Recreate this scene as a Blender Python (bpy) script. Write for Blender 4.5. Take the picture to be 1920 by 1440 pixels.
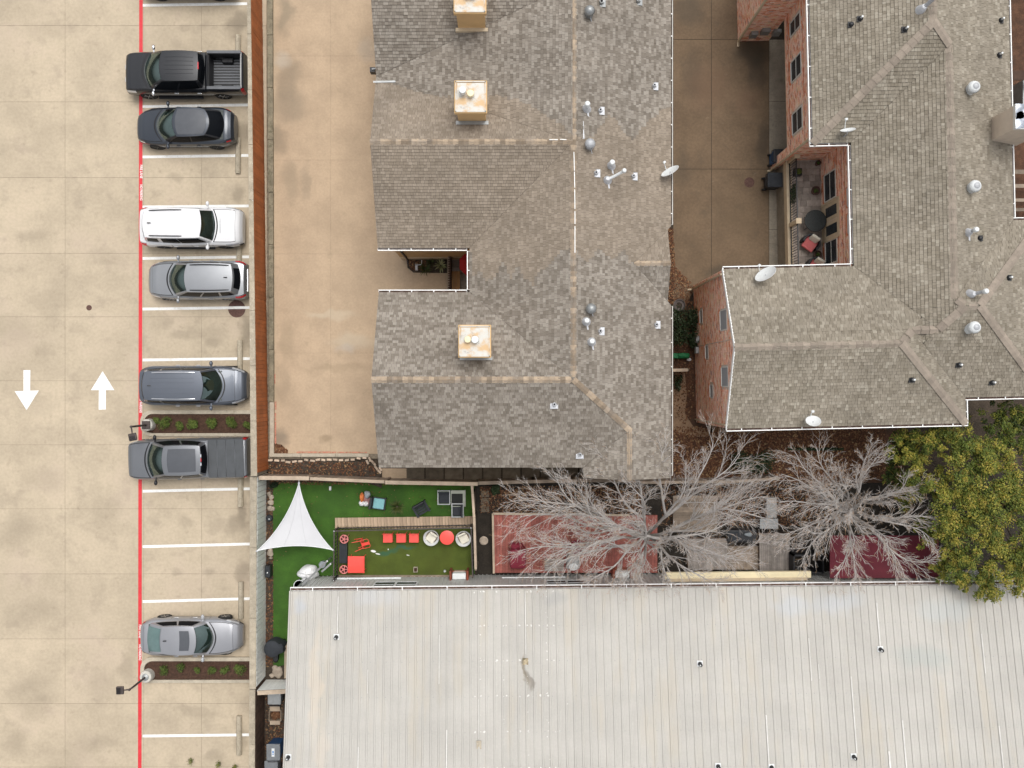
import bpy, bmesh, math, random
import numpy as np
from mathutils import Vector, Matrix

# ------------------------------------------------------------------ camera, sky, sun, exposure
scene = bpy.context.scene
for _o in list(bpy.data.objects):
    bpy.data.objects.remove(_o)
COL = scene.collection
R = math.radians
CAM_H = 43.0          # metres above the parking lot, looking straight down
PPM = 37.5            # plan scale on the ground used when the place was measured

cam_d = bpy.data.cameras.new('camera')
cam_d.sensor_width = 36.0
cam_d.lens = 36.0 * PPM * CAM_H / 1920.0
cam_d.clip_end = 2000.0
cam = bpy.data.objects.new('camera', cam_d)
cam.location = (0, 0, CAM_H)
COL.objects.link(cam)
scene.camera = cam

SUN_EL, SUN_AZ = R(70), R(24)      # soft overcast light from the upper right
world = bpy.data.worlds.new('World'); scene.world = world
world.use_nodes = True
wn = world.node_tree.nodes; wl = world.node_tree.links
bg = wn['Background']
sky = wn.new('ShaderNodeTexSky'); sky.sky_type = 'NISHITA'; sky.sun_disc = False
sky.sun_elevation = SUN_EL; sky.sun_rotation = SUN_AZ
sky.dust_density = 4.0; sky.ozone_density = 0.6; sky.air_density = 1.0
hs = wn.new('ShaderNodeHueSaturation'); hs.inputs['Saturation'].default_value = 0.16
wl.new(sky.outputs[0], hs.inputs['Color']); wl.new(hs.outputs[0], bg.inputs['Color'])
bg.inputs['Strength'].default_value = 0.15
sun_d = bpy.data.lights.new('sun', 'SUN'); sun_d.energy = 0.9; sun_d.angle = R(32); sun_d.color = (1.0, 0.955, 0.89)
sun = bpy.data.objects.new('sun', sun_d); COL.objects.link(sun)
_sd = Vector((math.sin(SUN_AZ) * math.cos(SUN_EL), math.cos(SUN_AZ) * math.cos(SUN_EL), math.sin(SUN_EL)))
sun.rotation_euler = _sd.to_track_quat('Z', 'Y').to_euler()
vs = scene.view_settings
vs.view_transform = 'Standard'; vs.look = 'None'; vs.exposure = 0.44; vs.gamma = 1.0; vs.use_curve_mapping = False
scene.cycles.use_denoising = True
scene.cycles.max_bounces = 6

# ------------------------------------------------------------------ helpers
def at(px, py, z=0.0):
    """survey sheet coordinate (1920 x 1440 plan) of a point at height z -> metres"""
    k = PPM * CAM_H / (CAM_H - z)
    return Vector(((px - 960) / k, (720 - py) / k, z))
def sheet(x, y, z):
    k = PPM * CAM_H / (CAM_H - z)
    return 960 + x * k, 720 - y * k

class MB:
    """collects faces, then links them as ONE mesh object"""
    def __init__(s): s.v = []; s.f = []; s.t = []
    def face(s, pts, t=0.5):
        n = len(s.v); s.v += [tuple(p) for p in pts]; s.f.append(tuple(range(n, n + len(pts)))); s.t.append(t)
    def grid(s, rows, t=0.5, closed=False):
        n = len(s.v); m = len(rows[0])
        for r in rows: s.v += [tuple(p) for p in r]
        for i in range(len(rows) - 1):
            for j in range(m if closed else m - 1):
                a = n + i * m + j; b = n + i * m + (j + 1) % m
                s.f.append((a, b, b + m, a + m)); s.t.append(t)
        return n
    def box(s, x0, x1, y0, y1, z0, z1, t=0.5):
        n = len(s.v)
        s.v += [(x0,y0,z0),(x1,y0,z0),(x1,y1,z0),(x0,y1,z0),(x0,y0,z1),(x1,y0,z1),(x1,y1,z1),(x0,y1,z1)]
        for f in ((3,2,1,0),(4,5,6,7),(0,1,5,4),(1,2,6,5),(2,3,7,6),(3,0,4,7)):
            s.f.append(tuple(n + i for i in f)); s.t.append(t)
        return s
    def obox(s, c, size, rz=0, t=0.5, m=None):
        n0 = len(s.v); hx, hy, hz = size[0]/2, size[1]/2, size[2]/2
        s.box(-hx, hx, -hy, hy, -hz, hz, t)
        M = Matrix.Translation(Vector(c)) @ (m.to_4x4() if m else Matrix.Rotation(rz, 4, 'Z'))
        for i in range(n0, len(s.v)): s.v[i] = tuple(M @ Vector(s.v[i]))
        return s
    def bar(s, a, b, w, h=None, t=0.5):
        """square bar from a to b"""
        a = Vector(a); b = Vector(b); d = b - a; h = h or w
        q = d.to_track_quat('X', 'Z').to_matrix()
        return s.obox((a + b) / 2, (d.length, w, h), t=t, m=q)
    def prism(s, poly, z0, z1, t=0.5, bottom=True):
        n = len(s.v); k = len(poly)
        a = sum(poly[i][0]*poly[(i+1)%k][1] - poly[(i+1)%k][0]*poly[i][1] for i in range(k))
        if a < 0: poly = poly[::-1]
        s.v += [(p[0], p[1], z0) for p in poly] + [(p[0], p[1], z1) for p in poly]
        s.f.append(tuple(n + k + i for i in range(k))); s.t.append(t)
        if bottom: s.f.append(tuple(n + k - 1 - i for i in range(k))); s.t.append(t)
        for i in range(k):
            j = (i + 1) % k
            s.f.append((n+i, n+j, n+k+j, n+k+i)); s.t.append(t)
        return s
    def tube(s, path, rad, n=8, t=0.5, cap=True):
        path = [Vector(p) for p in path]
        if not isinstance(rad, (list, tuple)): rad = [rad] * len(path)
        rows = []; up = None
        for i, p in enumerate(path):
            d = (path[min(i+1, len(path)-1)] - path[max(i-1, 0)])
            d = d.normalized() if d.length > 1e-9 else Vector((0,0,1))
            if up is None:
                up = Vector((0,0,1)) if abs(d.z) < .9 else Vector((1,0,0))
            a = d.cross(up)
            if a.length < 1e-6: a = d.cross(Vector((1,0.3,0)))
            a.normalize(); b = a.cross(d); up = b
            rows.append([p + (a*math.cos(2*math.pi*k/n) + b*math.sin(2*math.pi*k/n)) * rad[i] for k in range(n)])
        st = s.grid(rows, t, closed=True)
        if cap:
            s.f.append(tuple(st + k for k in range(n))); s.t.append(t)
            e = st + (len(rows)-1)*n
            s.f.append(tuple(e + n-1-k for k in range(n))); s.t.append(t)
        return s
    def lathe(s, c, prof, n=20, t=0.5, axis='Z', sx=1.0, sy=1.0):
        rows = []
        for r, z in prof:
            row = []
            for k in range(n):
                a = 2*math.pi*k/n; x, y = r*math.cos(a)*sx, r*math.sin(a)*sy
                p = (x, y, z) if axis == 'Z' else ((x, z, -y) if axis == 'Y' else (z, x, y))
                row.append((c[0]+p[0], c[1]+p[1], c[2]+p[2]))
            rows.append(row)
        st = s.grid(rows, t, closed=True)
        if prof[0][0] > 1e-4: s.f.append(tuple(st + n-1-k for k in range(n))); s.t.append(t)
        if prof[-1][0] > 1e-4:
            e = st + (len(rows)-1)*n; s.f.append(tuple(e + k for k in range(n))); s.t.append(t)
        return s
    def blob(s, c, r, seed=0, n=10, amp=.15, t=0.5):
        rnd = random.Random(seed); ph = [rnd.uniform(0, 6.28) for _ in range(6)]
        rows = []
        for i in range(n + 1):
            th = math.pi * i / n; row = []
            for k in range(2*n):
                a = math.pi * k / n
                q = 1 + amp*(math.sin(3*a+ph[0])*math.sin(2*th+ph[1]) + .7*math.sin(5*a+ph[2]+3*th) * math.sin(th))
                row.append((c[0]+r[0]*q*math.sin(th)*math.cos(a), c[1]+r[1]*q*math.sin(th)*math.sin(a), c[2]+r[2]*q*math.cos(th)))
            rows.append(row)
        s.grid(rows, t, closed=True); return s
    def move(s, M, n0=0):
        for i in range(n0, len(s.v)): s.v[i] = tuple(M @ Vector(s.v[i]))
        return s
    def mesh(s, name, mats):
        me = bpy.data.meshes.new(name); me.from_pydata(s.v, [], s.f)
        at_ = me.attributes.new('tint', 'FLOAT', 'FACE'); at_.data.foreach_set('value', s.t)
        for m in (mats if isinstance(mats, (list, tuple)) else [mats]): me.materials.append(m)
        return me
    def build(s, name, mat, parent=None, smooth=None, bevel=0, fix=False, loc=None, weld=False):
        me = s.mesh(name, mat)
        if fix or weld:
            bm = bmesh.new(); bm.from_mesh(me)
            if weld: bmesh.ops.remove_doubles(bm, verts=bm.verts, dist=1e-5)
            bmesh.ops.recalc_face_normals(bm, faces=bm.faces); bm.to_mesh(me); bm.free()
        if smooth is not None:
            me.shade_smooth()
            if smooth < 180: me.set_sharp_from_angle(angle=R(smooth))
        return link(name, me, parent, bevel, loc)
def link(name, me, parent=None, bevel=0, loc=None):
    o = bpy.data.objects.new(name, me); COL.objects.link(o)
    if parent: o.parent = parent
    if loc is not None: o.location = loc
    if bevel:
        b = o.modifiers.new('bevel', 'BEVEL'); b.width = bevel; b.segments = 2; b.limit_method = 'ANGLE'
    return o
def tag(o, label=None, cat=None, group=None, kind=None):
    if label: o['label'] = label
    if cat: o['category'] = cat
    if group: o['group'] = group
    if kind: o['kind'] = kind
    return o
def thing(name, label, cat, loc=(0,0,0), rz=0, group=None):
    o = bpy.data.objects.new(name, None); COL.objects.link(o); o.empty_display_size = .2
    o.location = loc; o.rotation_euler = (0, 0, rz)
    return tag(o, label, cat, group)
def copy_tree(o, parent=None):
    c = o.copy(); COL.objects.link(c); c.parent = parent
    for ch in list(o.children): copy_tree(ch, c)
    return c
def again(o, label, loc, rz=0, group=None, scale=None):
    c = copy_tree(o); c.location = loc; c.rotation_euler = (0, 0, rz); c['label'] = label
    if group: c['group'] = group
    if scale: c.scale = scale if isinstance(scale, (tuple, list)) else (scale,)*3
    return c
def circle(cx, cy, r, n=24): return [(cx + r*math.cos(6.28318*k/n), cy + r*math.sin(6.28318*k/n)) for k in range(n)]

# ------------------------------------------------------------------ procedural materials
def mat(name, col, rough=.7, metal=0.0, var=.12, scale=3.0, fine=None, bump=.0, bscale=60, ramp=None, coat=0.0, spec=.4,
        world_co=False, stains=(), obj_rand=0.0, stretch=None, alpha=None, sheen=0.0, blotch=None, streak=None):
    m = bpy.data.materials.new(name); m.use_nodes = True
    nt = m.node_tree; N = nt.nodes; L = nt.links
    b = N['Principled BSDF']
    b.inputs['Roughness'].default_value = rough; b.inputs['Metallic'].default_value = metal
    b.inputs['Specular IOR Level'].default_value = spec
    if coat: b.inputs['Coat Weight'].default_value = coat; b.inputs['Coat Roughness'].default_value = .06
    if sheen: b.inputs['Sheen Weight'].default_value = sheen
    if world_co: co = N.new('ShaderNodeNewGeometry').outputs['Position']
    else: co = N.new('ShaderNodeTexCoord').outputs['Object']
    def vmath(op, a, bb):
        n = N.new('ShaderNodeVectorMath'); n.operation = op
        L.new(a, n.inputs[0])
        if hasattr(bb, 'is_linked'): L.new(bb, n.inputs[1])
        else: n.inputs[1].default_value = bb
        return n
    if stretch: co = vmath('MULTIPLY', co, stretch).outputs[0]
    def noise(sc_, det=4, ro=.6, src=None):
        n = N.new('ShaderNodeTexNoise'); n.inputs['Scale'].default_value = sc_; n.inputs['Detail'].default_value = det
        n.inputs['Roughness'].default_value = ro; L.new(src or co, n.inputs['Vector']); return n.outputs['Fac']
    def rng(src, a, bb, c, d):
        n = N.new('ShaderNodeMapRange'); L.new(src, n.inputs[0]); n.interpolation_type = 'SMOOTHSTEP'
        for i, q in enumerate((a, bb, c, d)): n.inputs[i+1].default_value = q
        return n.outputs[0]
    def mixc(kind, fac, A, B):
        n = N.new('ShaderNodeMix'); n.data_type = 'RGBA'; n.blend_type = kind
        for sock, q in ((n.inputs[0], fac), (n.inputs[6], A), (n.inputs[7], B)):
            if hasattr(q, 'is_linked'): L.new(q, sock)
            elif isinstance(q, (int, float)): sock.default_value = q
            else: sock.default_value = (*q, 1) if len(q) == 3 else q
        return n.outputs[2]
    if ramp:
        a = N.new('ShaderNodeAttribute'); a.attribute_name = 'tint'
        cr = N.new('ShaderNodeValToRGB'); L.new(a.outputs['Fac'], cr.inputs[0])
        els = cr.color_ramp.elements
        while len(els) < len(ramp): els.new(.5)
        for e, (p, c) in zip(els, ramp): e.position = p; e.color = (*c, 1)
        base = cr.outputs[0]
    else:
        base = tuple(col)
    if var:
        f = rng(noise(scale, 5), .28, .72, 1 - var, 1 + var)
        base = mixc('MULTIPLY', 1.0, base, f)
    if fine:
        f = rng(noise(fine[0], 3), .3, .7, 1 - fine[1], 1 + fine[1])
        base = mixc('MULTIPLY', 1.0, base, f)
    if blotch:                      # (noise scale, lo, hi, colour, strength): wear and dirt with its own shape
        for sc_, lo, hi, c, stg in blotch:
            base = mixc('MIX', rng(noise(sc_, 6, .65), lo, hi, 0, stg), base, c)
    if streak:                      # (scale vector, lo, hi, colour, strength)
        for sv, lo, hi, c, stg in streak:
            s2 = vmath('MULTIPLY', co, sv).outputs[0]
            base = mixc('MIX', rng(noise(1.0, 4, .6, s2), lo, hi, 0, stg), base, c)
    if stains:
        wob = N.new('ShaderNodeTexNoise'); wob.inputs['Scale'].default_value = 1.1; wob.inputs['Detail'].default_value = 5
        L.new(co, wob.inputs['Vector'])
        w1 = vmath('SUBTRACT', wob.outputs['Color'], (.5, .5, .5)).outputs[0]
        w2 = vmath('MULTIPLY', w1, (1.1, 1.1, 0)).outputs[0]
        cw = vmath('ADD', co, w2).outputs[0]
        for (sx, sy, rx, ry, c, stg) in stains:
            d = vmath('SUBTRACT', cw, (sx, sy, 0)).outputs[0]
            e = vmath('MULTIPLY', d, (1/rx, 1/ry, 0)).outputs[0]
            ln = N.new('ShaderNodeVectorMath'); ln.operation = 'LENGTH'; L.new(e, ln.inputs[0])
            base = mixc('MIX', rng(ln.outputs['Value'], .25, 1.0, stg, 0), base, c)
    if obj_rand:
        oi = N.new('ShaderNodeObjectInfo')
        base = mixc('MULTIPLY', 1.0, base, rng(oi.outputs['Random'], 0, 1, 1-obj_rand, 1+obj_rand))
    if isinstance(base, tuple): b.inputs['Base Color'].default_value = (*base, 1)
    else: L.new(base, b.inputs['Base Color'])
    if bump:
        bp = N.new('ShaderNodeBump'); bp.inputs['Strength'].default_value = bump; bp.inputs['Distance'].default_value = .02
        L.new(noise(bscale, 4), bp.inputs['Height']); L.new(bp.outputs[0], b.inputs['Normal'])
    return m

def glass_mat(name, tintc, rough=.03):
    m = bpy.data.materials.new(name); m.use_nodes = True
    nt = m.node_tree; N = nt.nodes; L = nt.links; N.remove(N['Principled BSDF'])
    out = N['Material Output']
    tr = N.new('ShaderNodeBsdfTransparent'); tr.inputs[0].default_value = (*tintc, 1)
    gl = N.new('ShaderNodeBsdfGlossy'); gl.inputs['Roughness'].default_value = rough; gl.inputs[0].default_value = (.8, 1.0, .97, 1)
    fr = N.new('ShaderNodeFresnel'); fr.inputs[0].default_value = 1.5
    ad = N.new('ShaderNodeMath'); ad.operation = 'ADD'; ad.inputs[1].default_value = .1; L.new(fr.outputs[0], ad.inputs[0])
    mx = N.new('ShaderNodeMixShader'); L.new(ad.outputs[0], mx.inputs[0]); L.new(tr.outputs[0], mx.inputs[1]); L.new(gl.outputs[0], mx.inputs[2])
    L.new(mx.outputs[0], out.inputs[0]); return m

DIRT = (.13, .105, .075)
K = {}
def _lot_stains():
    st = []
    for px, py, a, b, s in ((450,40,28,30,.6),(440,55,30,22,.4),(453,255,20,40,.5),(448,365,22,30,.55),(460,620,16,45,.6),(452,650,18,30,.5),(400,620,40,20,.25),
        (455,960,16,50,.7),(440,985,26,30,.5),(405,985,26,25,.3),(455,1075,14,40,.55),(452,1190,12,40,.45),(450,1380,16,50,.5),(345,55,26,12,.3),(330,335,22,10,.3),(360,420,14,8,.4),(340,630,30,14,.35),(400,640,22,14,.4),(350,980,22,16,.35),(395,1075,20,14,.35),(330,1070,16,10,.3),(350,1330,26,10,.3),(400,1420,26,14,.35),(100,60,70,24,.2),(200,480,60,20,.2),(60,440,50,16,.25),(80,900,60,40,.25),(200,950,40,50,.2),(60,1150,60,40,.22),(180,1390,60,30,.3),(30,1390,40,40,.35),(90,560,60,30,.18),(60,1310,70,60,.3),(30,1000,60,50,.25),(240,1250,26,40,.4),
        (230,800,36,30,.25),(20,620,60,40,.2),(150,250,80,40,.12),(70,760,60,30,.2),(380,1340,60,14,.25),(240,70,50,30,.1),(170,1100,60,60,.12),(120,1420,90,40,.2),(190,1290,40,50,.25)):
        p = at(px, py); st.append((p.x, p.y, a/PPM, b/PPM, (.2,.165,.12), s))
    return st
K['lot'] = mat('lot_concrete', (.44,.365,.266), .85, var=.11, scale=.5, fine=(7,.055), bump=.15, bscale=90, world_co=True, obj_rand=.025,
    stains=_lot_stains(), blotch=((2.2,.57,.74,(.26,.21,.15),.46),(.8,.52,.7,(.31,.255,.19),.5),(14,.62,.72,(.25,.2,.14),.4),(.25,.5,.7,(.4,.315,.255),.4)))
K['joint'] = mat('joint_filler', (.2,.165,.12), .95, var=.3, scale=6, world_co=True)
def _alley_stains():
    st = []
    for px, py, a, b, c, s in ((535,30,22,50,(.2,.17,.12),.6),(540,150,34,60,(.17,.14,.1),.55),(530,110,20,25,(.42,.37,.3),.6),(540,200,50,45,(.2,.165,.12),.5),(520,260,24,40,(.17,.14,.1),.55),
        (545,340,24,60,(.22,.18,.125),.4),(575,340,12,50,(.2,.165,.12),.35),(690,90,24,30,(.3,.27,.23),.35),(520,820,28,20,(.16,.135,.105),.6),(610,822,24,12,(.2,.15,.09),.5),
        (660,640,60,22,(.47,.4,.3),.5),(620,590,70,12,(.5,.42,.31),.5),(630,690,90,10,(.28,.215,.14),.4),(540,640,18,60,(.3,.235,.155),.4),(530,720,16,50,(.26,.205,.14),.4),(650,655,30,12,(.4,.36,.31),.5)):
        p = at(px, py); st.append((p.x, p.y, a/PPM, b/PPM, c, s))
    return st
K['alley'] = mat('alley_concrete', (.425,.32,.218), .85, var=.1, scale=.7, fine=(9,.05), bump=.15, bscale=90, world_co=True, obj_rand=.015, stains=_alley_stains(),
    blotch=((1.6,.56,.72,(.3,.235,.155),.35),(5,.62,.74,(.46,.37,.26),.3)))
def _court_stains():
    st = []
    for px, py, a, b, c, s in ((1410,100,50,40,(.05,.042,.03),.75),(1420,140,30,40,(.05,.04,.03),.6),(1430,270,22,60,(.055,.045,.033),.55),(1290,20,40,40,(.06,.05,.036),.5),(1300,140,30,60,(.06,.05,.036),.4),
        (1330,160,60,70,(.16,.1,.062),.5),(1400,190,40,40,(.15,.092,.058),.45),(1340,300,30,40,(.15,.1,.06),.25),(1280,310,24,60,(.075,.06,.042),.4),(1380,410,50,60,(.16,.112,.065),.3),(1350,510,30,20,(.05,.042,.032),.6)):
        p = at(px, py); st.append((p.x, p.y, a/PPM, b/PPM, c, s))
    return st
K['court'] = mat('court_concrete', (.148,.102,.062), .85, var=.14, scale=.8, fine=(8,.08), bump=.2, bscale=80, world_co=True, obj_rand=.03, stains=_court_stains(),
    blotch=((2.5,.62,.74,(.24,.2,.15),.3),(1.2,.55,.72,(.09,.07,.048),.4)))
K['walk'] = mat('walkway_concrete', (.24,.21,.165), .85, var=.15, scale=2, fine=(12,.08), bump=.2, world_co=True, obj_rand=.05, blotch=((1.8,.55,.72,(.12,.1,.07),.5),))
K['kerb'] = mat('kerb_concrete', (.42,.37,.29), .85, var=.14, scale=3, fine=(25,.08), bump=.25, world_co=True, blotch=((5,.56,.7,(.22,.18,.13),.55),))
K['kerb_old'] = mat('kerb_weathered', (.21,.185,.13), .9, var=.22, scale=3, fine=(22,.12), bump=.3, world_co=True, blotch=((4,.52,.68,(.09,.085,.05),.7),(6,.6,.72,(.36,.33,.26),.5)))
K['cap'] = mat('wall_cap_concrete', (.36,.31,.235), .85, var=.16, scale=2.5, fine=(16,.1), bump=.25, world_co=True, obj_rand=.08,
    blotch=((3.5,.55,.7,(.22,.19,.145),.6),(7,.63,.72,(.66,.63,.58),.7)))
K['wallcore'] = mat('wall_concrete', (.3,.27,.22), .9, var=.15, scale=2, world_co=True)
K['white'] = mat('white_paint', (.78,.78,.76), .6, var=.06, scale=3, world_co=True, blotch=((26,.55,.66,(.46,.4,.31),.6),(2.5,.52,.68,(.6,.56,.48),.5),(70,.6,.68,(.45,.39,.3),.5)))
K['red_paint'] = mat('red_paint', (.58,.03,.04), .55, var=.08, scale=4, world_co=True, blotch=((20,.58,.7,(.46,.2,.15),.5),(2,.5,.7,(.52,.06,.07),.6)))
K['red_faded'] = mat('faded_red_paint', (.42,.17,.115), .8, var=.3, scale=6, world_co=True, blotch=((9,.48,.6,(.4,.3,.2),.85),))
K['mulch'] = mat('mulch', (.062,.032,.02), .95, var=.35, scale=9, fine=(60,.35), bump=.9, bscale=55, world_co=True, blotch=((25,.58,.7,(.14,.085,.055),.5),))
K['mulch_dark'] = mat('dark_mulch', (.05,.038,.028), .95, var=.4, scale=7, fine=(50,.4), bump=.9, bscale=45, world_co=True, blotch=((18,.56,.68,(.13,.09,.05),.6),))
K['earth'] = mat('earth', (.05,.037,.026), .95, var=.35, scale=1.5, fine=(20,.3), bump=.6, bscale=30, world_co=True)
K['litter'] = mat('leaf_litter_ground', (.085,.042,.024), .95, var=.35, scale=3, fine=(30,.4), bump=.8, bscale=35, world_co=True, blotch=((1.2,.5,.7,(.04,.028,.02),.6),))
K['turf'] = mat('artificial_turf', (.045,.115,.012), .9, var=.2, scale=1.1, fine=(40,.16), bump=.5, bscale=140, world_co=True, sheen=.05,
    blotch=((.45,.42,.66,(.028,.075,.01),.7),(3.5,.62,.74,(.05,.085,.02),.5),(14,.66,.75,(.12,.12,.05),.4)))
_p1, _p2 = at(725, 1033, .4), at(755, 1028, .4)
K['turf_deck'] = mat('deck_turf', (.068,.092,.012), .9, var=.16, scale=1.6, fine=(45,.13), bump=.4, bscale=140, world_co=True,
    stains=((_p1.x,_p1.y,.85,.2,(.03,.1,.055),.8),(_p2.x,_p2.y,.8,.12,(.03,.095,.06),.7)), blotch=((.9,.45,.68,(.055,.065,.008),.6),))
K['wood_new'] = mat('cedar_boards', (.42,.31,.215), .8, var=.2, scale=1.5, stretch=(6,.8,1), bump=.2, bscale=25, obj_rand=.16, blotch=((6,.66,.74,(.16,.13,.13),.6),))
K['wood_cap'] = mat('fence_cap_wood', (.42,.335,.25), .8, var=.18, scale=2, bump=.2, bscale=25, world_co=True, obj_rand=.1, blotch=((3,.6,.72,(.3,.24,.18),.5),))
K['wood_old'] = mat('weathered_wood', (.24,.19,.145), .85, var=.25, scale=2.5, bump=.3, bscale=25, world_co=True, obj_rand=.18)
K['wood_grey'] = mat('grey_deck_boards', (.27,.24,.215), .85, var=.2, scale=3, bump=.25, bscale=25, world_co=True, obj_rand=.14)
K['fence_brown'] = mat('stained_fence_boards', (.36,.115,.036), .7, var=.16, scale=1.5, fine=(20,.08), bump=.2, bscale=40, world_co=True, obj_rand=.1)
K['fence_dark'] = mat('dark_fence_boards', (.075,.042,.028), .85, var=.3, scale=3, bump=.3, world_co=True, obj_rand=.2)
K['siding_white'] = mat('white_siding', (.86,.87,.83), .5, var=.05, scale=1.5, fine=(9,.04), world_co=True, obj_rand=.03)
K['deck_red'] = mat('red_deck_boards', (.3,.095,.075), .75, var=.22, scale=2.0, fine=(14,.12), bump=.25, bscale=40, world_co=True, obj_rand=.14, blotch=((2.5,.6,.72,(.26,.13,.07),.6),))
K['roofdeck'] = mat('roof_underlay', (.075,.065,.056), .95, var=.2, scale=4, world_co=True)
K['shingle_a'] = mat('mottled_shingles', (.2,.17,.15), .95, var=.1, scale=.55, fine=(22,.07), bump=.2, bscale=120, world_co=True,
    ramp=((0,(.148,.126,.102)),(.2,(.192,.166,.137)),(.38,(.245,.216,.182)),(.5,(.284,.255,.218)),(.52,(.2,.163,.124)),(.78,(.238,.196,.152)),(1,(.285,.238,.188))),
    blotch=((.35,.55,.75,(.14,.122,.105),.22),))
K['shingle_b'] = mat('taupe_shingles', (.2,.17,.14), .95, var=.1, scale=.5, fine=(22,.07), bump=.2, bscale=120, world_co=True,
    ramp=((0,(.18,.155,.118)),(.25,(.22,.192,.15)),(.6,(.242,.212,.167)),(.85,(.268,.236,.189)),(1,(.315,.284,.23))),
    blotch=((.4,.5,.72,(.17,.15,.11),.35),(.9,.57,.72,(.12,.105,.082),.45)))
K['cap_a'] = mat('ridge_cap_shingles', (.32,.25,.18), .95, var=.12, scale=6, fine=(40,.1), obj_rand=.3, bump=.2, world_co=True, blotch=((1.3,.5,.66,(.25,.215,.18),.7),))
K['cap_b'] = mat('taupe_ridge_caps', (.265,.222,.18), .95, var=.12, scale=4, fine=(40,.08), obj_rand=.12, bump=.2, world_co=True, blotch=((1.5,.52,.68,(.24,.205,.165),.6),))
K['gutter'] = mat('white_gutter', (.82,.82,.8), .4, var=.05, scale=4, world_co=True, blotch=((6,.62,.74,(.45,.42,.38),.4),))
K['gutter_in'] = mat('gutter_inside', (.1,.06,.045), .9, var=.4, scale=8, world_co=True, blotch=((4,.5,.65,(.3,.26,.24),.5),))  # brown inner floor of the gutters, with paler blotches
K['stucco'] = mat('tan_stucco', (.43,.29,.145), .9, var=.08, scale=2, fine=(60,.05), bump=.2, bscale=150, world_co=True)
K['stucco_ch'] = mat('chimney_stucco', (.62,.41,.2), .9, var=.06, scale=2, fine=(60,.05), bump=.2, bscale=150, world_co=False)
K['trim'] = mat('cream_trim', (.52,.42,.29), .7, var=.08, scale=3, world_co=True)
K['brick'] = mat('brick', (.4,.2,.13), .85, var=.12, scale=14, fine=(60,.1), bump=.3, bscale=90, world_co=True,
    ramp=((0,(.6,.2,.11)),(.15,(.8,.36,.23)),(.45,(.86,.52,.39)),(.75,(.88,.66,.55)),(.92,(.84,.58,.34)),(1,(.42,.26,.27))))
K['brick_soldier'] = mat('soldier_brick', (.45,.13,.06), .85, var=.15, scale=12, bump=.3, world_co=True, ramp=((0,(.3,.08,.06)),(.5,(.62,.19,.08)),(1,(.5,.26,.18))))
K['mortar'] = mat('mortar', (.58,.48,.4), .95, var=.15, scale=8, world_co=True)
K['metalroof'] = mat('white_metal_roof', (.415,.398,.365), .5, metal=0, var=.06, scale=.6, fine=(12,.025), world_co=True, obj_rand=.03, spec=.35,
    streak=(((1.2,.12,1),.5,.7,(.44,.395,.32),.5),((3.5,.1,1),.56,.72,(.35,.335,.305),.35),((9,.25,1),.62,.74,(.32,.305,.28),.3)),
    stains=tuple((at(a,b,4.2).x, at(a,b,4.2).y, c/40.5, d/40.5, e, f) for a,b,c,d,e,f in (
        (1735,1235,75,28,(.34,.36,.34),.55),(1040,1130,30,20,(.3,.3,.29),.5),(1490,1140,50,26,(.42,.44,.46),.6),(1575,1135,70,28,(.42,.44,.46),.6),(1780,1150,80,26,(.4,.42,.41),.6),(700,1125,70,22,(.42,.43,.44),.5),
        (556,1145,20,22,(.4,.42,.45),.6),(590,1280,14,140,(.55,.47,.37),.45),(610,1400,20,60,(.53,.46,.38),.4),(985,1258,7,34,(.2,.17,.125),.85),(992,1275,7,22,(.2,.18,.15),.8))))
K['metalwall'] = mat('grey_metal_siding', (.52,.525,.505), .5, var=.08, scale=1.2, fine=(14,.04), world_co=True, metal=.0, obj_rand=.03)
K['metal_grey'] = mat('grey_metal', (.3,.31,.31), .45, metal=.5, var=.1, scale=5)
K['galv'] = mat('galvanised_steel', (.42,.43,.445), .55, metal=.25, var=.15, scale=12)
K['steel_white'] = mat('white_enamel', (.68,.7,.7), .4, var=.05, scale=8)
K['chim_cap'] = mat('chimney_cap_steel', (.56,.545,.5), .5, var=.05, scale=3, blotch=((2.2,.46,.64,(.56,.34,.13),.8),(3.4,.54,.68,(.26,.21,.18),.6)))
K['cream_metal'] = mat('cream_metal', (.78,.68,.45), .45, var=.05, scale=3)
K['lead'] = mat('grey_flashing', (.52,.53,.55), .55, metal=.2, var=.12, scale=9)
K['black'] = mat('black_plastic', (.016,.017,.02), .5, var=.2, scale=9)
K['black_metal'] = mat('black_metal', (.018,.018,.02), .4, metal=.2, var=.15, scale=9)
K['rubber'] = mat('rubber', (.018,.018,.018), .85, var=.2, scale=14, bump=.2)
K['bronze'] = mat('bronze_lamp_metal', (.075,.06,.055), .5, metal=.4, var=.2, scale=8)
K['iron'] = mat('rusty_iron', (.115,.062,.05), .8, metal=.2, var=.25, scale=9, fine=(60,.2), bump=.5, bscale=60)
K['conc_pale'] = mat('pale_concrete', (.5,.48,.43), .85, var=.12, scale=6, bump=.2)
K['stop'] = mat('wheel_stop_concrete', (.38,.33,.25), .85, var=.16, scale=5, fine=(30,.1), bump=.3, world_co=True, obj_rand=.08, blotch=((5,.56,.7,(.2,.17,.12),.6),))
K['red_metal'] = mat('red_powder_coat', (.8,.075,.055), .35, var=.04, scale=6, coat=.3)
K['pink_metal'] = mat('faded_red_metal', (.62,.2,.185), .5, var=.1, scale=9)
K['cloth_white'] = mat('white_sail_cloth', (.56,.56,.575), .8, var=.03, scale=1.2, fine=(90,.02), bump=.1, bscale=200)
K['cloth_tarp'] = mat('white_tarp', (.74,.74,.75), .6, var=.08, scale=7, bump=.5, bscale=9)
K['cloth_red'] = mat('dark_red_cover', (.2,.02,.038), .75, var=.1, scale=3, bump=.3, bscale=6)
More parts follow.
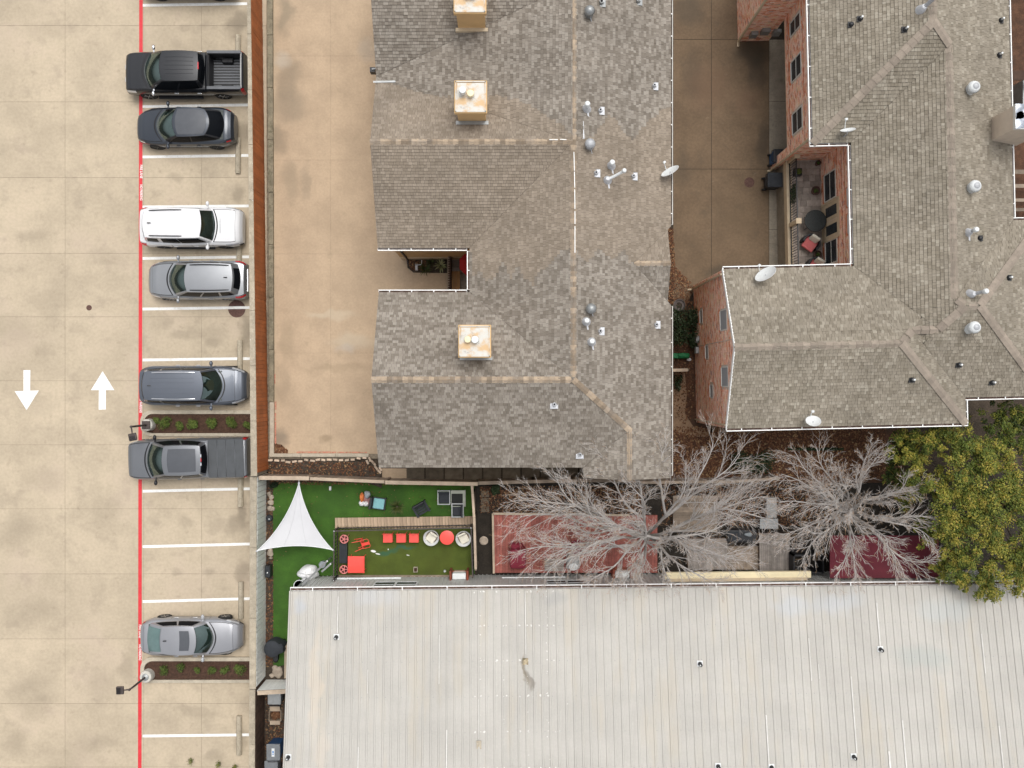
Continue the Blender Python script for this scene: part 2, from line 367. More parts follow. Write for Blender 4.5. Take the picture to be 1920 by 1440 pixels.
K['cloth_maroon'] = mat('maroon_tarp', (.115,.009,.02), .7, var=.12, scale=2, bump=.3, bscale=4, world_co=True)
K['cloth_cream'] = mat('cream_cushion', (.6,.57,.48), .9, var=.08, scale=6)
K['cloth_black'] = mat('black_cover', (.028,.032,.038), .8, var=.15, scale=5, bump=.3, bscale=8)
K['cloth_teal'] = mat('teal_cushion', (.2,.42,.44), .9, var=.08, scale=8)
K['cloth_pink'] = mat('rose_cushion', (.5,.13,.13), .9, var=.08, scale=8)
K['umbrella'] = mat('red_umbrella_cloth', (.36,.012,.015), .8, var=.08, scale=5)
K['orange'] = mat('orange_fabric', (.6,.17,.05), .8, var=.1, scale=8)
K['mauve'] = mat('mauve_fabric', (.3,.16,.16), .85, var=.15, scale=9)
K['grey_fab'] = mat('grey_fabric', (.27,.3,.32), .85, var=.14, scale=12)
K['greybin'] = mat('grey_bin_plastic', (.17,.18,.19), .55, var=.1, scale=6)
K['bluebin'] = mat('blue_bin_plastic', (.02,.08,.2), .5, var=.1, scale=6)
K['greenbin'] = mat('green_plastic', (.01,.15,.05), .6, var=.1, scale=6)
K['blue_ink'] = mat('blue_ink', (.05,.2,.5), .6, var=0)
K['pane'] = mat('window_glass', (.03,.035,.04), .25, var=.2, scale=2, spec=.12)
K['blind'] = mat('window_blind', (.3,.31,.325), .6, var=.06, scale=4, stretch=(1,1,12))
K['frame'] = mat('window_frame', (.62,.6,.55), .5, var=.05, scale=5)
K['paver'] = mat('terrace_pavers', (.3,.255,.22), .85, var=.15, scale=6, fine=(40,.1), bump=.3, world_co=True, obj_rand=.22)
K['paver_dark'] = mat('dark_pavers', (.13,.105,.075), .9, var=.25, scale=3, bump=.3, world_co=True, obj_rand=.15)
K['stone'] = mat('field_stone', (.36,.3,.24), .9, var=.2, scale=5, bump=.5, bscale=20, obj_rand=.2)
K['edge_brick'] = mat('edging_brick', (.52,.41,.31), .9, var=.2, scale=8, bump=.4, bscale=40, obj_rand=.2)
K['bark_pale'] = mat('pale_bark', (.4,.36,.325), .9, var=.16, scale=3, fine=(18,.15), bump=.4, bscale=30, ramp=((0,(.17,.15,.128)),(.4,(.37,.345,.325)),(.75,(.46,.43,.405)),(.9,(.36,.29,.24)),(1,(.34,.2,.09))))
K['bark'] = mat('bark', (.1,.08,.06), .9, var=.25, scale=5, bump=.6, bscale=25)
def leafmat(name, ramp, rough=.6):
    m = mat(name, (.1,.1,.03), rough, var=.15, scale=1.2, world_co=True, ramp=ramp, spec=.25)
    b = m.node_tree.nodes['Principled BSDF']
    return m
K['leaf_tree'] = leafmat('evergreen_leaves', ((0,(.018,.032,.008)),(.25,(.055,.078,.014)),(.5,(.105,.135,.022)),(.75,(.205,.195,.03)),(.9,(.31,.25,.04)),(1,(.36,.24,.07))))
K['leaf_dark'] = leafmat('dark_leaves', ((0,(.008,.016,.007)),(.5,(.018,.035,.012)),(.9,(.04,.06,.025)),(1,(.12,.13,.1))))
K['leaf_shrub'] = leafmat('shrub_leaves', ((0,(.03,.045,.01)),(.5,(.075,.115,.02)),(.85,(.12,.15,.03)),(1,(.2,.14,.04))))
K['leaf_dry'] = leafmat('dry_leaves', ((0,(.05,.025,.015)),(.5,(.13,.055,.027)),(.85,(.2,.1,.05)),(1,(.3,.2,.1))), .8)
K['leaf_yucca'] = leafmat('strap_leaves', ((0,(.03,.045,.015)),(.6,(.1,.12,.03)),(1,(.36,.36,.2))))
# ------------------------------------------------------------------ the setting: ground, parking lot, alley, court
g = MB(); g.box(-120, 120, -120, 120, -.5, -.06)
tag(g.build('ground', K['earth']), kind='structure')

lot = MB(); lot.box(-30, -12.45, -24, 25, -.055, -.012)
lot = tag(lot.build('parking_lot', K['joint']), 'tan concrete parking lot with painted stalls and red fire lane line', kind='structure')
xs = [at(p, 0).x for p in (-150, -22, 122, 269.5, 378, 500)]
ys = [at(0, p).y for p in (-180, -95, 48, 191, 333, 475, 594, 714, 834, 954, 1076, 1198, 1319, 1438, 1560)]
JG = .006
for i in range(len(xs) - 1):
    for j in range(len(ys) - 1):
        m = MB(); cx, cy = (xs[i] + xs[i+1]) / 2, (ys[j] + ys[j+1]) / 2
        hx, hy = (xs[i+1] - xs[i]) / 2 - JG, (ys[j] - ys[j+1]) / 2 - JG
        m.box(-hx, hx, -hy, hy, -.04, 0)
        m.build('concrete_slab', K['lot'], lot, loc=(cx, cy, 0))
def strip(a, b, w, z, name, mt, parent):
    a = Vector(a); b = Vector(b); d = (b - a).normalized(); n = Vector((-d.y, d.x, 0)) * w / 2
    m = MB(); m.face([(a.x-n.x, a.y-n.y, z), (b.x-n.x, b.y-n.y, z), (b.x+n.x, b.y+n.y, z), (a.x+n.x, a.y+n.y, z)])
    return m.build(name, mt, parent)
for (y0, y1, xr) in ((10,6.8,463),(200,196.5,466),(294.3,291.3,468),(388,386,470),(484.6,481.4,472),(579.5,576.3,474),(675,672,476),(921,916,476),(1025,1019.5,476),(1128,1122,475),(1380,1377.5,475)):
    strip(at(267.5, y0), at(xr + 8, y1), .135, .004, 'stall_line', K['white'], lot)
strip(at(264.6, -60), at(263, 760), .178, .005, 'fire_lane_line', K['red_paint'], lot)
strip(at(263, 760), at(262, 1500), .178, .005, 'fire_lane_line', K['red_paint'], lot)
def arrow(pts):
    m = MB(); m.face([tuple(at(x, y).xy) + (.004,) for x, y in pts]); 
    return m.build('direction_arrow', K['white'], lot, fix=False)
arrow([(44,694),(44,733),(27.5,733.5),(50,769),(73,732),(56.5,732.5),(57,694)])
arrow([(185,768),(185.5,731.5),(170.5,731.5),(192.5,696),(214.5,731.5),(198.5,731.5),(198.5,768)][::-1])
def lettering(text, px, y0, y1, h=.125):
    c = bpy.data.curves.new('fire_lane_lettering', 'FONT'); c.body = text; c.size = .17; c.align_x = 'LEFT'; c.align_y = 'CENTER'; c.offset = .004
    o = bpy.data.objects.new('tmp', c); COL.objects.link(o); bpy.context.view_layer.update()
    me = bpy.data.meshes.new_from_object(o.evaluated_get(bpy.context.evaluated_depsgraph_get()))
    w = o.dimensions.x; bpy.data.objects.remove(o)
    me.materials.clear(); me.materials.append(K['white'])
    t = link('fire_lane_lettering', me, lot)
    p = at(px, y0); t.location = (p.x, p.y, .009); t.rotation_euler = (0, 0, -math.pi/2)
    t.scale = ((y1 - y0) / PPM / w, 1.0, 1)
for px, a in ((264.8, 0), (263.8, 398), (262.6, 862)):
    lettering('FIRE LANE', px, 309 + a, 334 + a); lettering('NO PARKING', px, 346 + a, 375.5 + a)

def manhole(px, py, r, label):
    p = at(px, py); t = thing('manhole_cover', label, 'manhole', (p.x, p.y, .0015), group='iron covers set in concrete')
    MB().lathe((0,0,0), [(r, -.01), (r, .0012)], 36).build('cover', K['iron'], t)
    MB().lathe((0,0,0), [(r, -.01), (r*1.06, -.01), (r*1.06, .0022), (r, .0022)], 36).build('ring', K['iron'], t)
    m = MB()
    for k in range(-3, 4):
        w = math.sqrt(max(.01, .8 - (k/4.)**2)) * r
        m.box(-w, w, k*r/4 - .006, k*r/4 + .006, .001, .002)
    m.build('rib', K['iron'], t)
manhole(444, 579, .41, 'large round rusty manhole cover crossed by a white stall line')
manhole(167, 577, .13, 'small round iron cover in the driving lane')
manhole(1405, 342, .24, 'round iron cover in the brown court driveway')

# wheel stops
def wheel_stop(px, y0, y1, label):
    a, b = at(px, y0), at(px, y1); t = thing('wheel_stop', label, 'wheel stop', ((a.x+b.x)/2, (a.y+b.y)/2, 0), group='concrete wheel stops')
    h = (a.y - b.y) / 2; m = MB(); rows = []
    for y, s in ((-h, .9), (-h + .04, 1), (h - .04, 1), (h, .9)):
        rows.append([(x * s, y, z * s) for x, z in ((-.14,.002),(-.13,.08),(-.08,.15),(.06,.15),(.125,.08),(.135,.002))])
    m.grid(rows); m.face(rows[0][::-1]); m.face(rows[-1]); m.build('block', K['stop'], t, smooth=30, fix=True)
    m = MB()
    for q in (-.6, .6): m.lathe((-.01, q*h, .148), [(.014, 0), (.014, .006)], 8)
    m.build('anchor_pin', K['iron'], t)
for px, y0, y1, l in ((447,66,134,'behind the black pickup'),(447,258,326,'behind the dark hatchback'),(449,425,493,'under the white suv nose'),(450.5,638,706,'in front of the blue grey suv'),
                      (451.5,882,950,'behind the grey pickup'),(452.5,1090,1160,'in front of the silver sedan'),(449,1341,1415,'in the empty bottom stall')):
    wheel_stop(px, y0, y1, 'tan concrete wheel stop ' + l)

# planted islands, kerbs, mulch
def rounded(x0, x1, y0, y1, r, n=8):
    """px outline with the left corners rounded, in metres"""
    pts = [(x1, y0)]
    for k in range(n + 1):
        a = math.pi/2 * k / n; pts.append((x0 + r - r*math.sin(a), y0 + r - r*math.cos(a)))
    for k in range(n + 1):
        a = math.pi/2 * k / n; pts.append((x0 + r - r*math.cos(a), y1 - r + r*math.sin(a)))
    pts.append((x1, y1))
    return [tuple(at(x, y).xy) for x, y in pts]
def island(y0, y1, label):
    t = thing('planted_island', label, 'planter', (0,0,0), group='kerbed islands in the lot')
    O = rounded(265, 484, y0, y1, 21); I = rounded(272.5, 484, y0 + 7, y1 - 6, 15); n = len(O)
    m = MB()
    for i in range(n - 1):
        a, b, c, d = O[i], O[i+1], I[i+1], I[i]
        e = .02
        m.face([(*a, 0), (*b, 0), (*b, .13), (*a, .13)][::-1])
        m.face([(*a, .13), (*b, .13), (*c, .15), (*d, .15)][::-1]); m.face([(*d, .15), (*c, .15), (*c, .02), (*d, .02)][::-1])
    m.build('kerb', K['kerb'], t, fix=True)
    m = MB(); rnd = random.Random(int(y0))
    ax, bx = at(272.5, 0).x, at(484, 0).x; ay, by = at(0, y1 - 6).y, at(0, y0 + 7).y
    nx, ny = 70, 16; rows = []
    for j in range(ny + 1):
        row = []
        for i in range(nx + 1):
            x = ax + (bx-ax)*i/nx; y = ay + (by-ay)*j/ny
            if i < 6: y = (ay+by)/2 + (y - (ay+by)/2) * math.sqrt(max(0, 1 - ((6-i)/6)**2 * .95))
            row.append((x, y, .10 + .05*math.sin(math.pi*j/ny) + rnd.uniform(-.02, .02)))
        rows.append(row)
    m.grid(rows); m.build('mulch_bed', K['mulch'], t, smooth=180)
    return t
island(769, 818, 'kerbed mulch island with green shrubs between the grey suv and pickup')
island(1231, 1279, 'kerbed mulch island with sparse shrubs below the silver sedan')

def leaf_cloud(m, c, r, n, rnd, size=.05, shell=.5, up=.3, tlo=0, thi=1, flat=1.0):
    """leaf sized faces spread through an ellipsoid"""
    for _ in range(n):
        d = Vector((rnd.gauss(0,1), rnd.gauss(0,1), rnd.gauss(0,1))).normalized()
        q = shell + (1 - shell) * rnd.random() ** .6
        p = Vector((c[0] + d.x*r[0]*q, c[1] + d.y*r[1]*q, c[2] + d.z*r[2]*q))
        nrm = (d * .6 + Vector((rnd.uniform(-1,1), rnd.uniform(-1,1), rnd.uniform(-.2,1) + up))).normalized()
        a = nrm.orthogonal().normalized(); a.rotate(Matrix.Rotation(rnd.uniform(0, 6.28), 3, nrm)); b = nrm.cross(a)
        s = size * rnd.uniform(.6, 1.4); w = s * rnd.uniform(.35, .6)
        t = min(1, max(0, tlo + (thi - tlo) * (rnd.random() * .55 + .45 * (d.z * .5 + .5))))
        m.face([p - a*s, p - b*w, p + a*s, p + b*w], t)
def shrub(px, py, rpx, label, seed, dens=1.0, tlo=0, thi=.95, mt='leaf_shrub', h=.8, z0=.12, group='shrubs in the lot islands'):
    p = at(px, py, z0 + .2); r = rpx / 38.0; rnd = random.Random(seed)
    t = thing('shrub', label, 'shrub', (p.x, p.y, z0), group=group)
    m = MB()
    for k in range(7):
        a = rnd.uniform(0, 6.28); m.tube([(0,0,0), (math.cos(a)*r*.35, math.sin(a)*r*.35, r*.5*h), (math.cos(a)*r*.75, math.sin(a)*r*.75, r*.95*h)], [.014, .009, .004], 4)
    m.build('stem', K['bark'], t)
    m = MB(); lobes = [(rnd.uniform(-.45,.45)*r, rnd.uniform(-.45,.45)*r, r*h*rnd.uniform(.5,.95), rnd.uniform(.42,.7)*r) for _ in range(9)]
    for (x, y, z, q) in lobes: leaf_cloud(m, (x, y, z), (q, q, q*h), int(95*dens), rnd, .035, .35, .4, tlo, thi)
    m.build('foliage', K[mt], t)
    return t
for i, (px, py, r, l) in enumerate(((308,793,12.5,'round green shrub nearest the lamp post in upper island'),(337,799,9,'small green shrub second from lamp post in upper island'),(361,794,12,'yellowish green shrub third from lamp post in upper island'),
        (397,794,12,'round green shrub fourth from lamp post in upper island'),(434,792,12,'uneven green shrub fifth from lamp post in upper island'),(462,798,9,'small shrub at the wall end of upper island'),(291,788,7,'low green tuft beside the upper island lamp base'))):
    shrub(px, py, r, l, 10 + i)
for i, (px, py, r, d, l) in enumerate(((306,1258,11,.5,'sparse green shrub nearest the lamp post in lower island'),(337,1253,11,.3,'thin brownish shrub second from lamp post in lower island'),(369,1258,7,.4,'tiny sparse shrub in the middle of lower island'),
        (398,1257,9,.45,'thin shrub fourth from lamp post in lower island'),(421,1256,10,.45,'sparse olive shrub fifth from lamp post in lower island'),(450,1256,13,.7,'largest yellow green shrub at wall end of lower island'))):
    shrub(px, py, r, l, 40 + i, d, .0, .8)
for i, (px, py, r) in enumerate(((356,1428,8), (410,1432,9), (440,1438,6))):
    t = shrub(px, py, r, ('thin yellow weed nearest the red line at the bottom edge','yellow weed below the bottom wheel stop, middle one','small yellow weed closest to the wall at bottom edge')[i], 70 + i, .1, .7, 1, h=1.6, z0=0, group='weeds at the bottom edge of the lot')

def lamp_post(bx, by, ux, uy, hx, hy, label, plate):
    """low lot lamp: concrete footing, bent steel post, square head; (u) top of post, (h) head, all from the plan"""
    b = at(bx, by); t = thing('lamp_post', label, 'lamp post', (b.x, b.y, 0), group='low lamp posts of the lot')
    MB().lathe((0,0,0), [(.31,0),(.31,.1),(.29,.5),(.26,.53),(0,.53)], 28).build('footing', K['conc_pale'], t, smooth=40)
    top = at(ux, uy, 2.05) - Vector((b.x, b.y, 0)); hd = at(hx, hy, 2.1) - Vector((b.x, b.y, 0))
    if plate: MB().box(-.2,.2,-.2,.2,.53,.62).build('base_cover', K['bronze'], t, bevel=.02)
    else: MB().lathe((0,0,0), [(.17,.53),(.17,.56),(.07,.62)], 20).build('base_cover', K['metal_grey'], t, smooth=40)
    d = (hd - top).normalized()
    MB().tube([(0,0,.5), (0,0,1.85), (top.x*.4, top.y*.4, 2.02), tuple(top), tuple(top + d*.12), tuple(hd)], [.055,.05,.045,.04,.035,.03], 10).build('post', K['bronze'], t, smooth=50)
    MB().lathe((top.x, top.y, top.z - .05), [(.06,0),(.06,.1)], 10).build('joint', K['bronze'], t)
    a = math.atan2(d.y, d.x); m = MB(); m.box(-.16,.2,-.19,.19,-.06,.06)
    h = m.build('lamp_head', K['bronze'], t, bevel=.04); h.location = hd + d*.12; h.rotation_euler = (0,0,a)
    m = MB()
    for k in range(5): m.box(-.02 + k*.042, .0 + k*.042, -.15, .15, .06, .085)
    m.build('cooling_fin', K['black_metal'], h)
    m = MB(); m.box(-.12,.16,-.15,.15,-.068,-.06); m.build('lens', K['frame'], h)
lamp_post(283, 796, 246, 800, 248, 814, 'low lamp post in upper island with its head turned down the picture', True)
lamp_post(281, 1263, 243, 1293, 231, 1294, 'low lamp post in lower island with its head over the lane', False)

# ------------------------------------------------------------------ wall and fences between lot and yards
def line_pts(p, q, n): return [p + (q - p) * i / n for i in range(n + 1)]
def boundary(name, label, y0, y1, xw0, xw1, xe0, xe1, xb0, xb1, zt, mt, step, horizontal=False):
    """cap seen at the top, boards on the yard side; px columns of cap west edge, cap east edge, board foot at y0 and y1"""
    t = thing(name, label, 'fence')
    A, B = at(xe0, y0, zt), at(xe1, y1, zt); d = (B - A).normalized(); n = Vector((-d.y, d.x, 0))   # d runs down the sheet, n points east
    W0, W1 = at(xw0, y0, zt), at(xw1, y1, zt)
    m = MB(); m.prism([tuple(W0.xy), tuple(W1.xy), tuple(B.xy - n.xy*.06), tuple(A.xy - n.xy*.06)], -.1, zt - .06); m.build('wall_core', K['wallcore'], t, fix=True)
    N = max(2, int((A - B).length / 2.6))
    for i in range(N):
        a, b, c, e = W0.lerp(W1, i/N), W0.lerp(W1, (i+1)/N), A.lerp(B, (i+1)/N), A.lerp(B, i/N)
        dd = (b - a).normalized() * .006
        m = MB(); m.prism([tuple((a+dd).xy), tuple((b-dd).xy), tuple((c-dd).xy), tuple((e+dd).xy)], zt - .06, zt + random.Random(i).uniform(0,.012)); m.build('cap', K['cap'], t, bevel=.012, fix=True)
    Lb = (B - A).length; rnd = random.Random(7)
    if horizontal:
        k = 0; z = .02
        while z < zt - .1:
            m = MB(); m.box(0, Lb, -.03, .012, z, z + .155); m.box(0, Lb, .0, .022, z, z + .03)
            o = m.build('siding_board', mt, t); o.location = A.xy.to_3d(); o.rotation_euler = (0, 0, math.atan2(d.y, d.x)); z += .16
    cnt = int(Lb / step)
    bg_ = .012 if mt is K['siding_white'] else .004
    me = MB().box(bg_, step - bg_, -.035, 0, .03, zt - .08).mesh('fence_board', mt)
    for i in range(cnt):
        p = A + d * (i * step)
        o = link('fence_board', me, t); o.location = (p.x + n.x*rnd.uniform(.0,.012), p.y, 0); o.rotation_euler = (0, 0, math.atan2(d.y, d.x))
        o.scale = (1, 1, rnd.uniform(.985, 1.0))
    return t
boundary('wall_fence', 'orange brown board fence with concrete cap along the alley', -40, 893, 463, 470, 469.5, 482, 492, 502.5, 1.95, K['fence_brown'], .2)
boundary('wall_fence', 'white sided fence beside the turf yard', 894, 1292, 468.5, 467.5, 481.5, 479.8, 498, 498, 1.62, K['siding_white'], .26)
boundary('wall_fence', 'shade-darkened brown board fence in the lower left gap by the metal roof', 1293, 1500, 467.5, 466, 478.5, 477.5, 498, 498, 1.62, K['fence_dark'], .15)  # shadow on this east side is put into the dark board colour

# alley
al = MB(); P = lambda l, z: [tuple(at(x, y).xy) for x, y in l]
al.prism(P([(496,-90),(776,-90),(776,860),(496,860)], 0), -.055, -.012)
al = tag(al.build('alley', K['joint']), 'stained tan concrete alley beside the grey roofed house', kind='structure')
for (a, b) in ((506, 620), (620, 764)):
    for (c, e) in ((-90,105),(105,300),(300,476),(476,662),(662,851)):
        p, q = at(a, c), at(b, e); m = MB(); w, h = (q.x-p.x)/2 - .003, (p.y-q.y)/2 - .003; m.box(-w, w, -h, h, -.04, 0)
        m.build('concrete_slab', K['alley'], al, loc=((p.x+q.x)/2, (p.y+q.y)/2, 0))
for i in range(9):
    a, b = at(502 + i*.6, -30 + i*98), at(512.5 + i*.3, -30 + (i+1)*98 - .6)
    m = MB(); m.box(a.x, b.x, b.y, a.y, -.02, .15); m.build('kerb', K['kerb_old'] if i < 8 else K['kerb'], al, bevel=.02)
for a, b in ((506, 565), (565.4, 630), (630.4, 692)):
    p, q = at(a, 850), at(b, 856.5); m = MB(); m.box(p.x, q.x, q.y, p.y, -.02, .14); m.build('kerb', K['kerb'], al, bevel=.02)
for a, b, c, e in ((515,751,518.5,768),(514.5,774,518,838),(514,700,516.5,720),(556,846.5,630,849.5),(632,847,688,849.5)):
    p, q = at(a, b), at(c, e); m = MB(); m.face([(p.x,q.y,.004),(q.x,q.y,.004),(q.x,p.y,.004),(p.x,p.y,.004)]); m.build('faded_red_line', K['red_faded'], al)

def litter(name, label, poly_px, n, seed, mt='leaf_dry', size=.045, z=.0, edge=0):
    """loose leaves lying on the ground"""
    rnd = random.Random(seed); P2 = [tuple(at(x, y).xy) for x, y in poly_px]; m = MB()
    x0, x1 = min(p[0] for p in P2), max(p[0] for p in P2); y0, y1 = min(p[1] for p in P2), max(p[1] for p in P2)
    c = 0
    while c < n:
        x, y = rnd.uniform(x0, x1), rnd.uniform(y0, y1)
        ins = False; j = len(P2) - 1
        for i in range(len(P2)):
            if (P2[i][1] > y) != (P2[j][1] > y) and x < (P2[j][0]-P2[i][0])*(y-P2[i][1])/(P2[j][1]-P2[i][1]) + P2[i][0]: ins = not ins
            j = i
        if not ins: continue
        a = rnd.uniform(0, 6.28); s = size * rnd.uniform(.6, 1.5); w = s * .55; dx, dy = math.cos(a), math.sin(a); zz = z + rnd.uniform(.004, .03)
        m.face([(x-dx*s, y-dy*s, zz), (x+dy*w, y-dx*w, zz + rnd.uniform(-.003,.015)), (x+dx*s, y+dy*s, zz + rnd.uniform(-.003,.02)), (x-dy*w, y+dx*w, zz)], rnd.random()); c += 1
    return tag(m.build(name, K[mt]), label, 'leaves', kind='stuff')
litter('leaf_pile', 'small pile of dry leaves in the alley corner', [(513,832),(528,834),(541,846),(538,852),(513,852)], 420, 3, z=.01)

# bed with brick edging at the foot of the alley
bed = MB(); rows = []; rnd = random.Random(4)
for j in range(9):
    rows.append([(*at(503 + i*6.1, 861 + j*4.2 + (0 if i < 26 else (i-26)*2.3)).xy, .03 + .05*rnd.random()) for i in range(36)])
bed.grid(rows); tag(bed.build('planting_bed', K['mulch_dark'], smooth=180), 'dark mulch bed below the alley edging bricks', kind='structure')
litter('fallen_leaves', 'brown leaves lying on the dark bed below the alley', [(503,866),(690,866),(715,892),(503,893)], 700, 5, z=.07)
ed = thing('brick_edging', 'row of pale edging bricks along the dark bed', 'edging', (0,0,0))
me = MB().box(-.105,.105,-.05,.05,0,.075).mesh('brick', K['edge_brick'])
bp = [(508,862.5),(520,863),(531.5,863),(541,866),(553,865),(564,864.5),(575,862),(587,863.5),(597,861.5),(607,862),(618,861.5),(629,861.5),(640,862.5),(651,862.5),(662,861.5),(673,859),(684,858),(694,861),(689.5,866),(702,869),(706,877),(712,884),(714,879),(699,866)]
for i, (x, y) in enumerate(bp):
    o = link('brick', me, ed); p = at(x, y); o.location = (p.x, p.y, .04); o.rotation_euler = (0, 0, rnd.uniform(-.2, .2) if i < 17 else -1.0 + rnd.uniform(-.3,.3)); o.scale = (rnd.uniform(.9,1.15), 1, 1)

# brown court between the two houses
ct = MB(); ct.prism(P([(1200,-120),(1480,-120),(1480,560),(1200,560)], 0), -.055, -.012)
ct = tag(ct.build('court_driveway', mat('court_joint', (.04,.033,.025), .95, var=.3, world_co=True)), 'brown concrete driveway court between the houses', kind='structure')
def slab(a, b, c, e, mt, par, gap=.006, z=0.0, nm='concrete_slab'):
    p, q = at(a, c), at(b, e); m = MB(); w, h = (q.x-p.x)/2 - gap, (p.y-q.y)/2 - gap; m.box(-w, w, -h, h, -.04, z)
    return m.build(nm, mt, par, loc=((p.x+q.x)/2, (p.y+q.y)/2, 0))
for (a, b) in ((1262, 1334), (1334, 1442)):
    for (c, e) in ((-110,74),(74,317),(317,540)): slab(a, b, c, e, K['court'], ct, .011)
slab(1240, 1262, -110, 405, K['court'], ct)
for c, e in ((74,190),(190,317),(317,430),(430,540)): slab(1442, 1490, c, e, K['walk'], ct, .01)
slab(1376, 1442, 505, 545, K['walk'], ct, .01, .006)
# ------------------------------------------------------------------ shingled roofs
def hsh(*a):
    return random.Random(hash(a) & 0xffffffff)
def shingles(m, poly, pl, key, tintf, expo=.128, wmin=.09, wmax=.22, phase=None, lf=1.0):
    """courses of single shingles on the plane z = a + b x + c y inside a plan polygon"""
    a, b, c = pl; gr = math.hypot(b, c); d = (-b/gr, -c/gr); u = (-d[1], d[0]); e = expo / math.sqrt(1 + gr*gr)
    UV = [(x*u[0]+y*u[1], x*d[0]+y*d[1]) for x, y in poly]; n = len(UV)
    vmax = max(q[1] for q in UV); vmin = min(q[1] for q in UV); ph = vmax if phase is None else phase
    def spans(v):
        xs_ = []
        for i in range(n):
            p, q = UV[i], UV[(i+1) % n]
            if (p[1] > v) != (q[1] > v): xs_.append(p[0] + (v-p[1])*(q[0]-p[0])/(q[1]-p[1]))
        xs_.sort(); return list(zip(xs_[::2], xs_[1::2]))
    def P3(uu, v, dz):
        x, y = uu*u[0] + v*d[0], uu*u[1] + v*d[1]
        return (x, y, a + b*x + c*y + dz)
    k0 = math.floor((ph - vmax)/e); k1 = math.ceil((ph - vmin)/e)
    for k in range(k0, k1 + 1):
        v1 = min(ph - k*e, vmax); v0 = max(ph - (k+1)*e, vmin)
        if v1 - v0 < .02: continue
        sb, st, sm = spans(v1 - .002), spans(v0 + .002), spans((v0+v1)/2)
        if not sm: continue
        if len(sb) != len(sm): sb = sm
        if len(st) != len(sm): st = sm
        rnd = hsh(key, k)
        for (lo, hi), (blo, bhi), (tlo, thi) in zip(sm, sb, st):
            L0, L1 = min(lo, blo, tlo), max(hi, bhi, thi)
            r2 = hsh(key, k, 1); uu = -40 + r2.uniform(0, .4); i = 0
            while uu < L1:
                w = r2.uniform(wmin, wmax); tv = r2.random(); lift = r2.choice((.014, .018, .026))*lf; n1 = uu + w
                if n1 > L0 + .01:
                    bl, br = max(uu, blo), min(n1, bhi); tl, tr = max(uu, tlo), min(n1, thi)
                    if br > bl - .001 or tr > tl - .001:
                        if br < bl: bl = br = max(min((bl+br)/2, bhi), blo)
                        if tr < tl: tl = tr = max(min((tl+tr)/2, thi), tlo)
                        g_ = .004
                        A = P3(bl+g_, v1, lift + .008); B = P3(br-g_, v1, lift + .008); C = P3(tr-g_, v0, .006); D = P3(tl+g_, v0, .006)
                        cx, cy = (A[0]+B[0]+C[0]+D[0])/4, (A[1]+B[1]+C[1]+D[1])/4
                        t = tintf(cx, cy, (A[2]+C[2])/2, tv, key)
                        m.face([A, B, C, D] if (B[0]-A[0])*(D[1]-A[1]) - (B[1]-A[1])*(D[0]-A[0]) > 0 else [D, C, B, A], t)
                        A2 = P3(bl+g_, v1, -.01); B2 = P3(br-g_, v1, -.01); m.face([A2, B2, B, A], t)
                        if lift > .02: m.face([A2, A, D], t); m.face([B2, B, C], t)
                uu = n1; i += 1
def clip(poly, A, B, C, keep=1):
    """keep the side where A x + B y + C >= 0 (keep=1)"""
    out = []; n = len(poly)
    for i in range(n):
        p, q = poly[i], poly[(i+1) % n]; fp, fq = (A*p[0]+B*p[1]+C)*keep, (A*q[0]+B*q[1]+C)*keep
        if fp >= -1e-9: out.append(p)
        if (fp > 1e-9 and fq < -1e-9) or (fp < -1e-9 and fq > 1e-9):
            s = fp/(fp-fq); out.append((p[0]+(q[0]-p[0])*s, p[1]+(q[1]-p[1])*s))
    return out
def area(p): return abs(sum(p[i][0]*p[(i+1)%len(p)][1]-p[(i+1)%len(p)][0]*p[i][1] for i in range(len(p))))/2 if len(p) > 2 else 0
def roof_body(name, faces, parent, thick=.16):
    """solid sheathing under the shingles"""
    m = MB()
    for poly, (a, b, c) in faces:
        top = [(x, y, a + b*x + c*y) for x, y in poly]
        if sum(top[i][0]*top[(i+1)%len(top)][1]-top[(i+1)%len(top)][0]*top[i][1] for i in range(len(top))) < 0: top = top[::-1]
        m.face(top)
        bot = [(x, y, z - thick) for x, y, z in top]; m.face(bot[::-1])
        for i in range(len(top)):
            j = (i+1) % len(top); m.face([bot[i], bot[j], top[j], top[i]])
    return m.build(name, K['roofdeck'], parent)
def ridge_caps(parent, p, q, mt, step=.205, w=.15, drop=.07):
    p, q = Vector(p), Vector(q); d = q - p; n = max(1, int(d.length/step)); 
    key = ('cap', mt.name, round(drop, 3))
    me = CAPS.get(key)
    if not me:
        m = MB(); l = step*.56
        for s in (0, 1):
            x0, x1 = -l, l; z0, z1 = (.012, .026) if drop > .05 else (.03, .045)
            if s == 0: m.face([(x0, 0, z0+.012), (x1, 0, z1+.012), (x1, w, z1-drop), (x0, w, z0-drop)])
            else: m.face([(x0, -w, z0-drop), (x1, -w, z1-drop), (x1, 0, z1+.012), (x0, 0, z0+.012)])
        m.face([(l, w, z1-drop), (l, 0, z1+.012), (l, -w, z1-drop), (l, -w, -drop-.01), (l, w, -drop-.01)])
        me = CAPS[key] = m.mesh('ridge_cap', mt)
    q3 = d.to_track_quat('X', 'Z').to_euler()
    for i in range(n):
        o = link('ridge_cap', me, parent); o.location = p + d*((i+.5)/n); o.rotation_euler = q3
CAPS = {}
K['gutter_old'] = mat('weathered_gutter', (.46,.44,.4), .6, var=.12, scale=2, world_co=True)
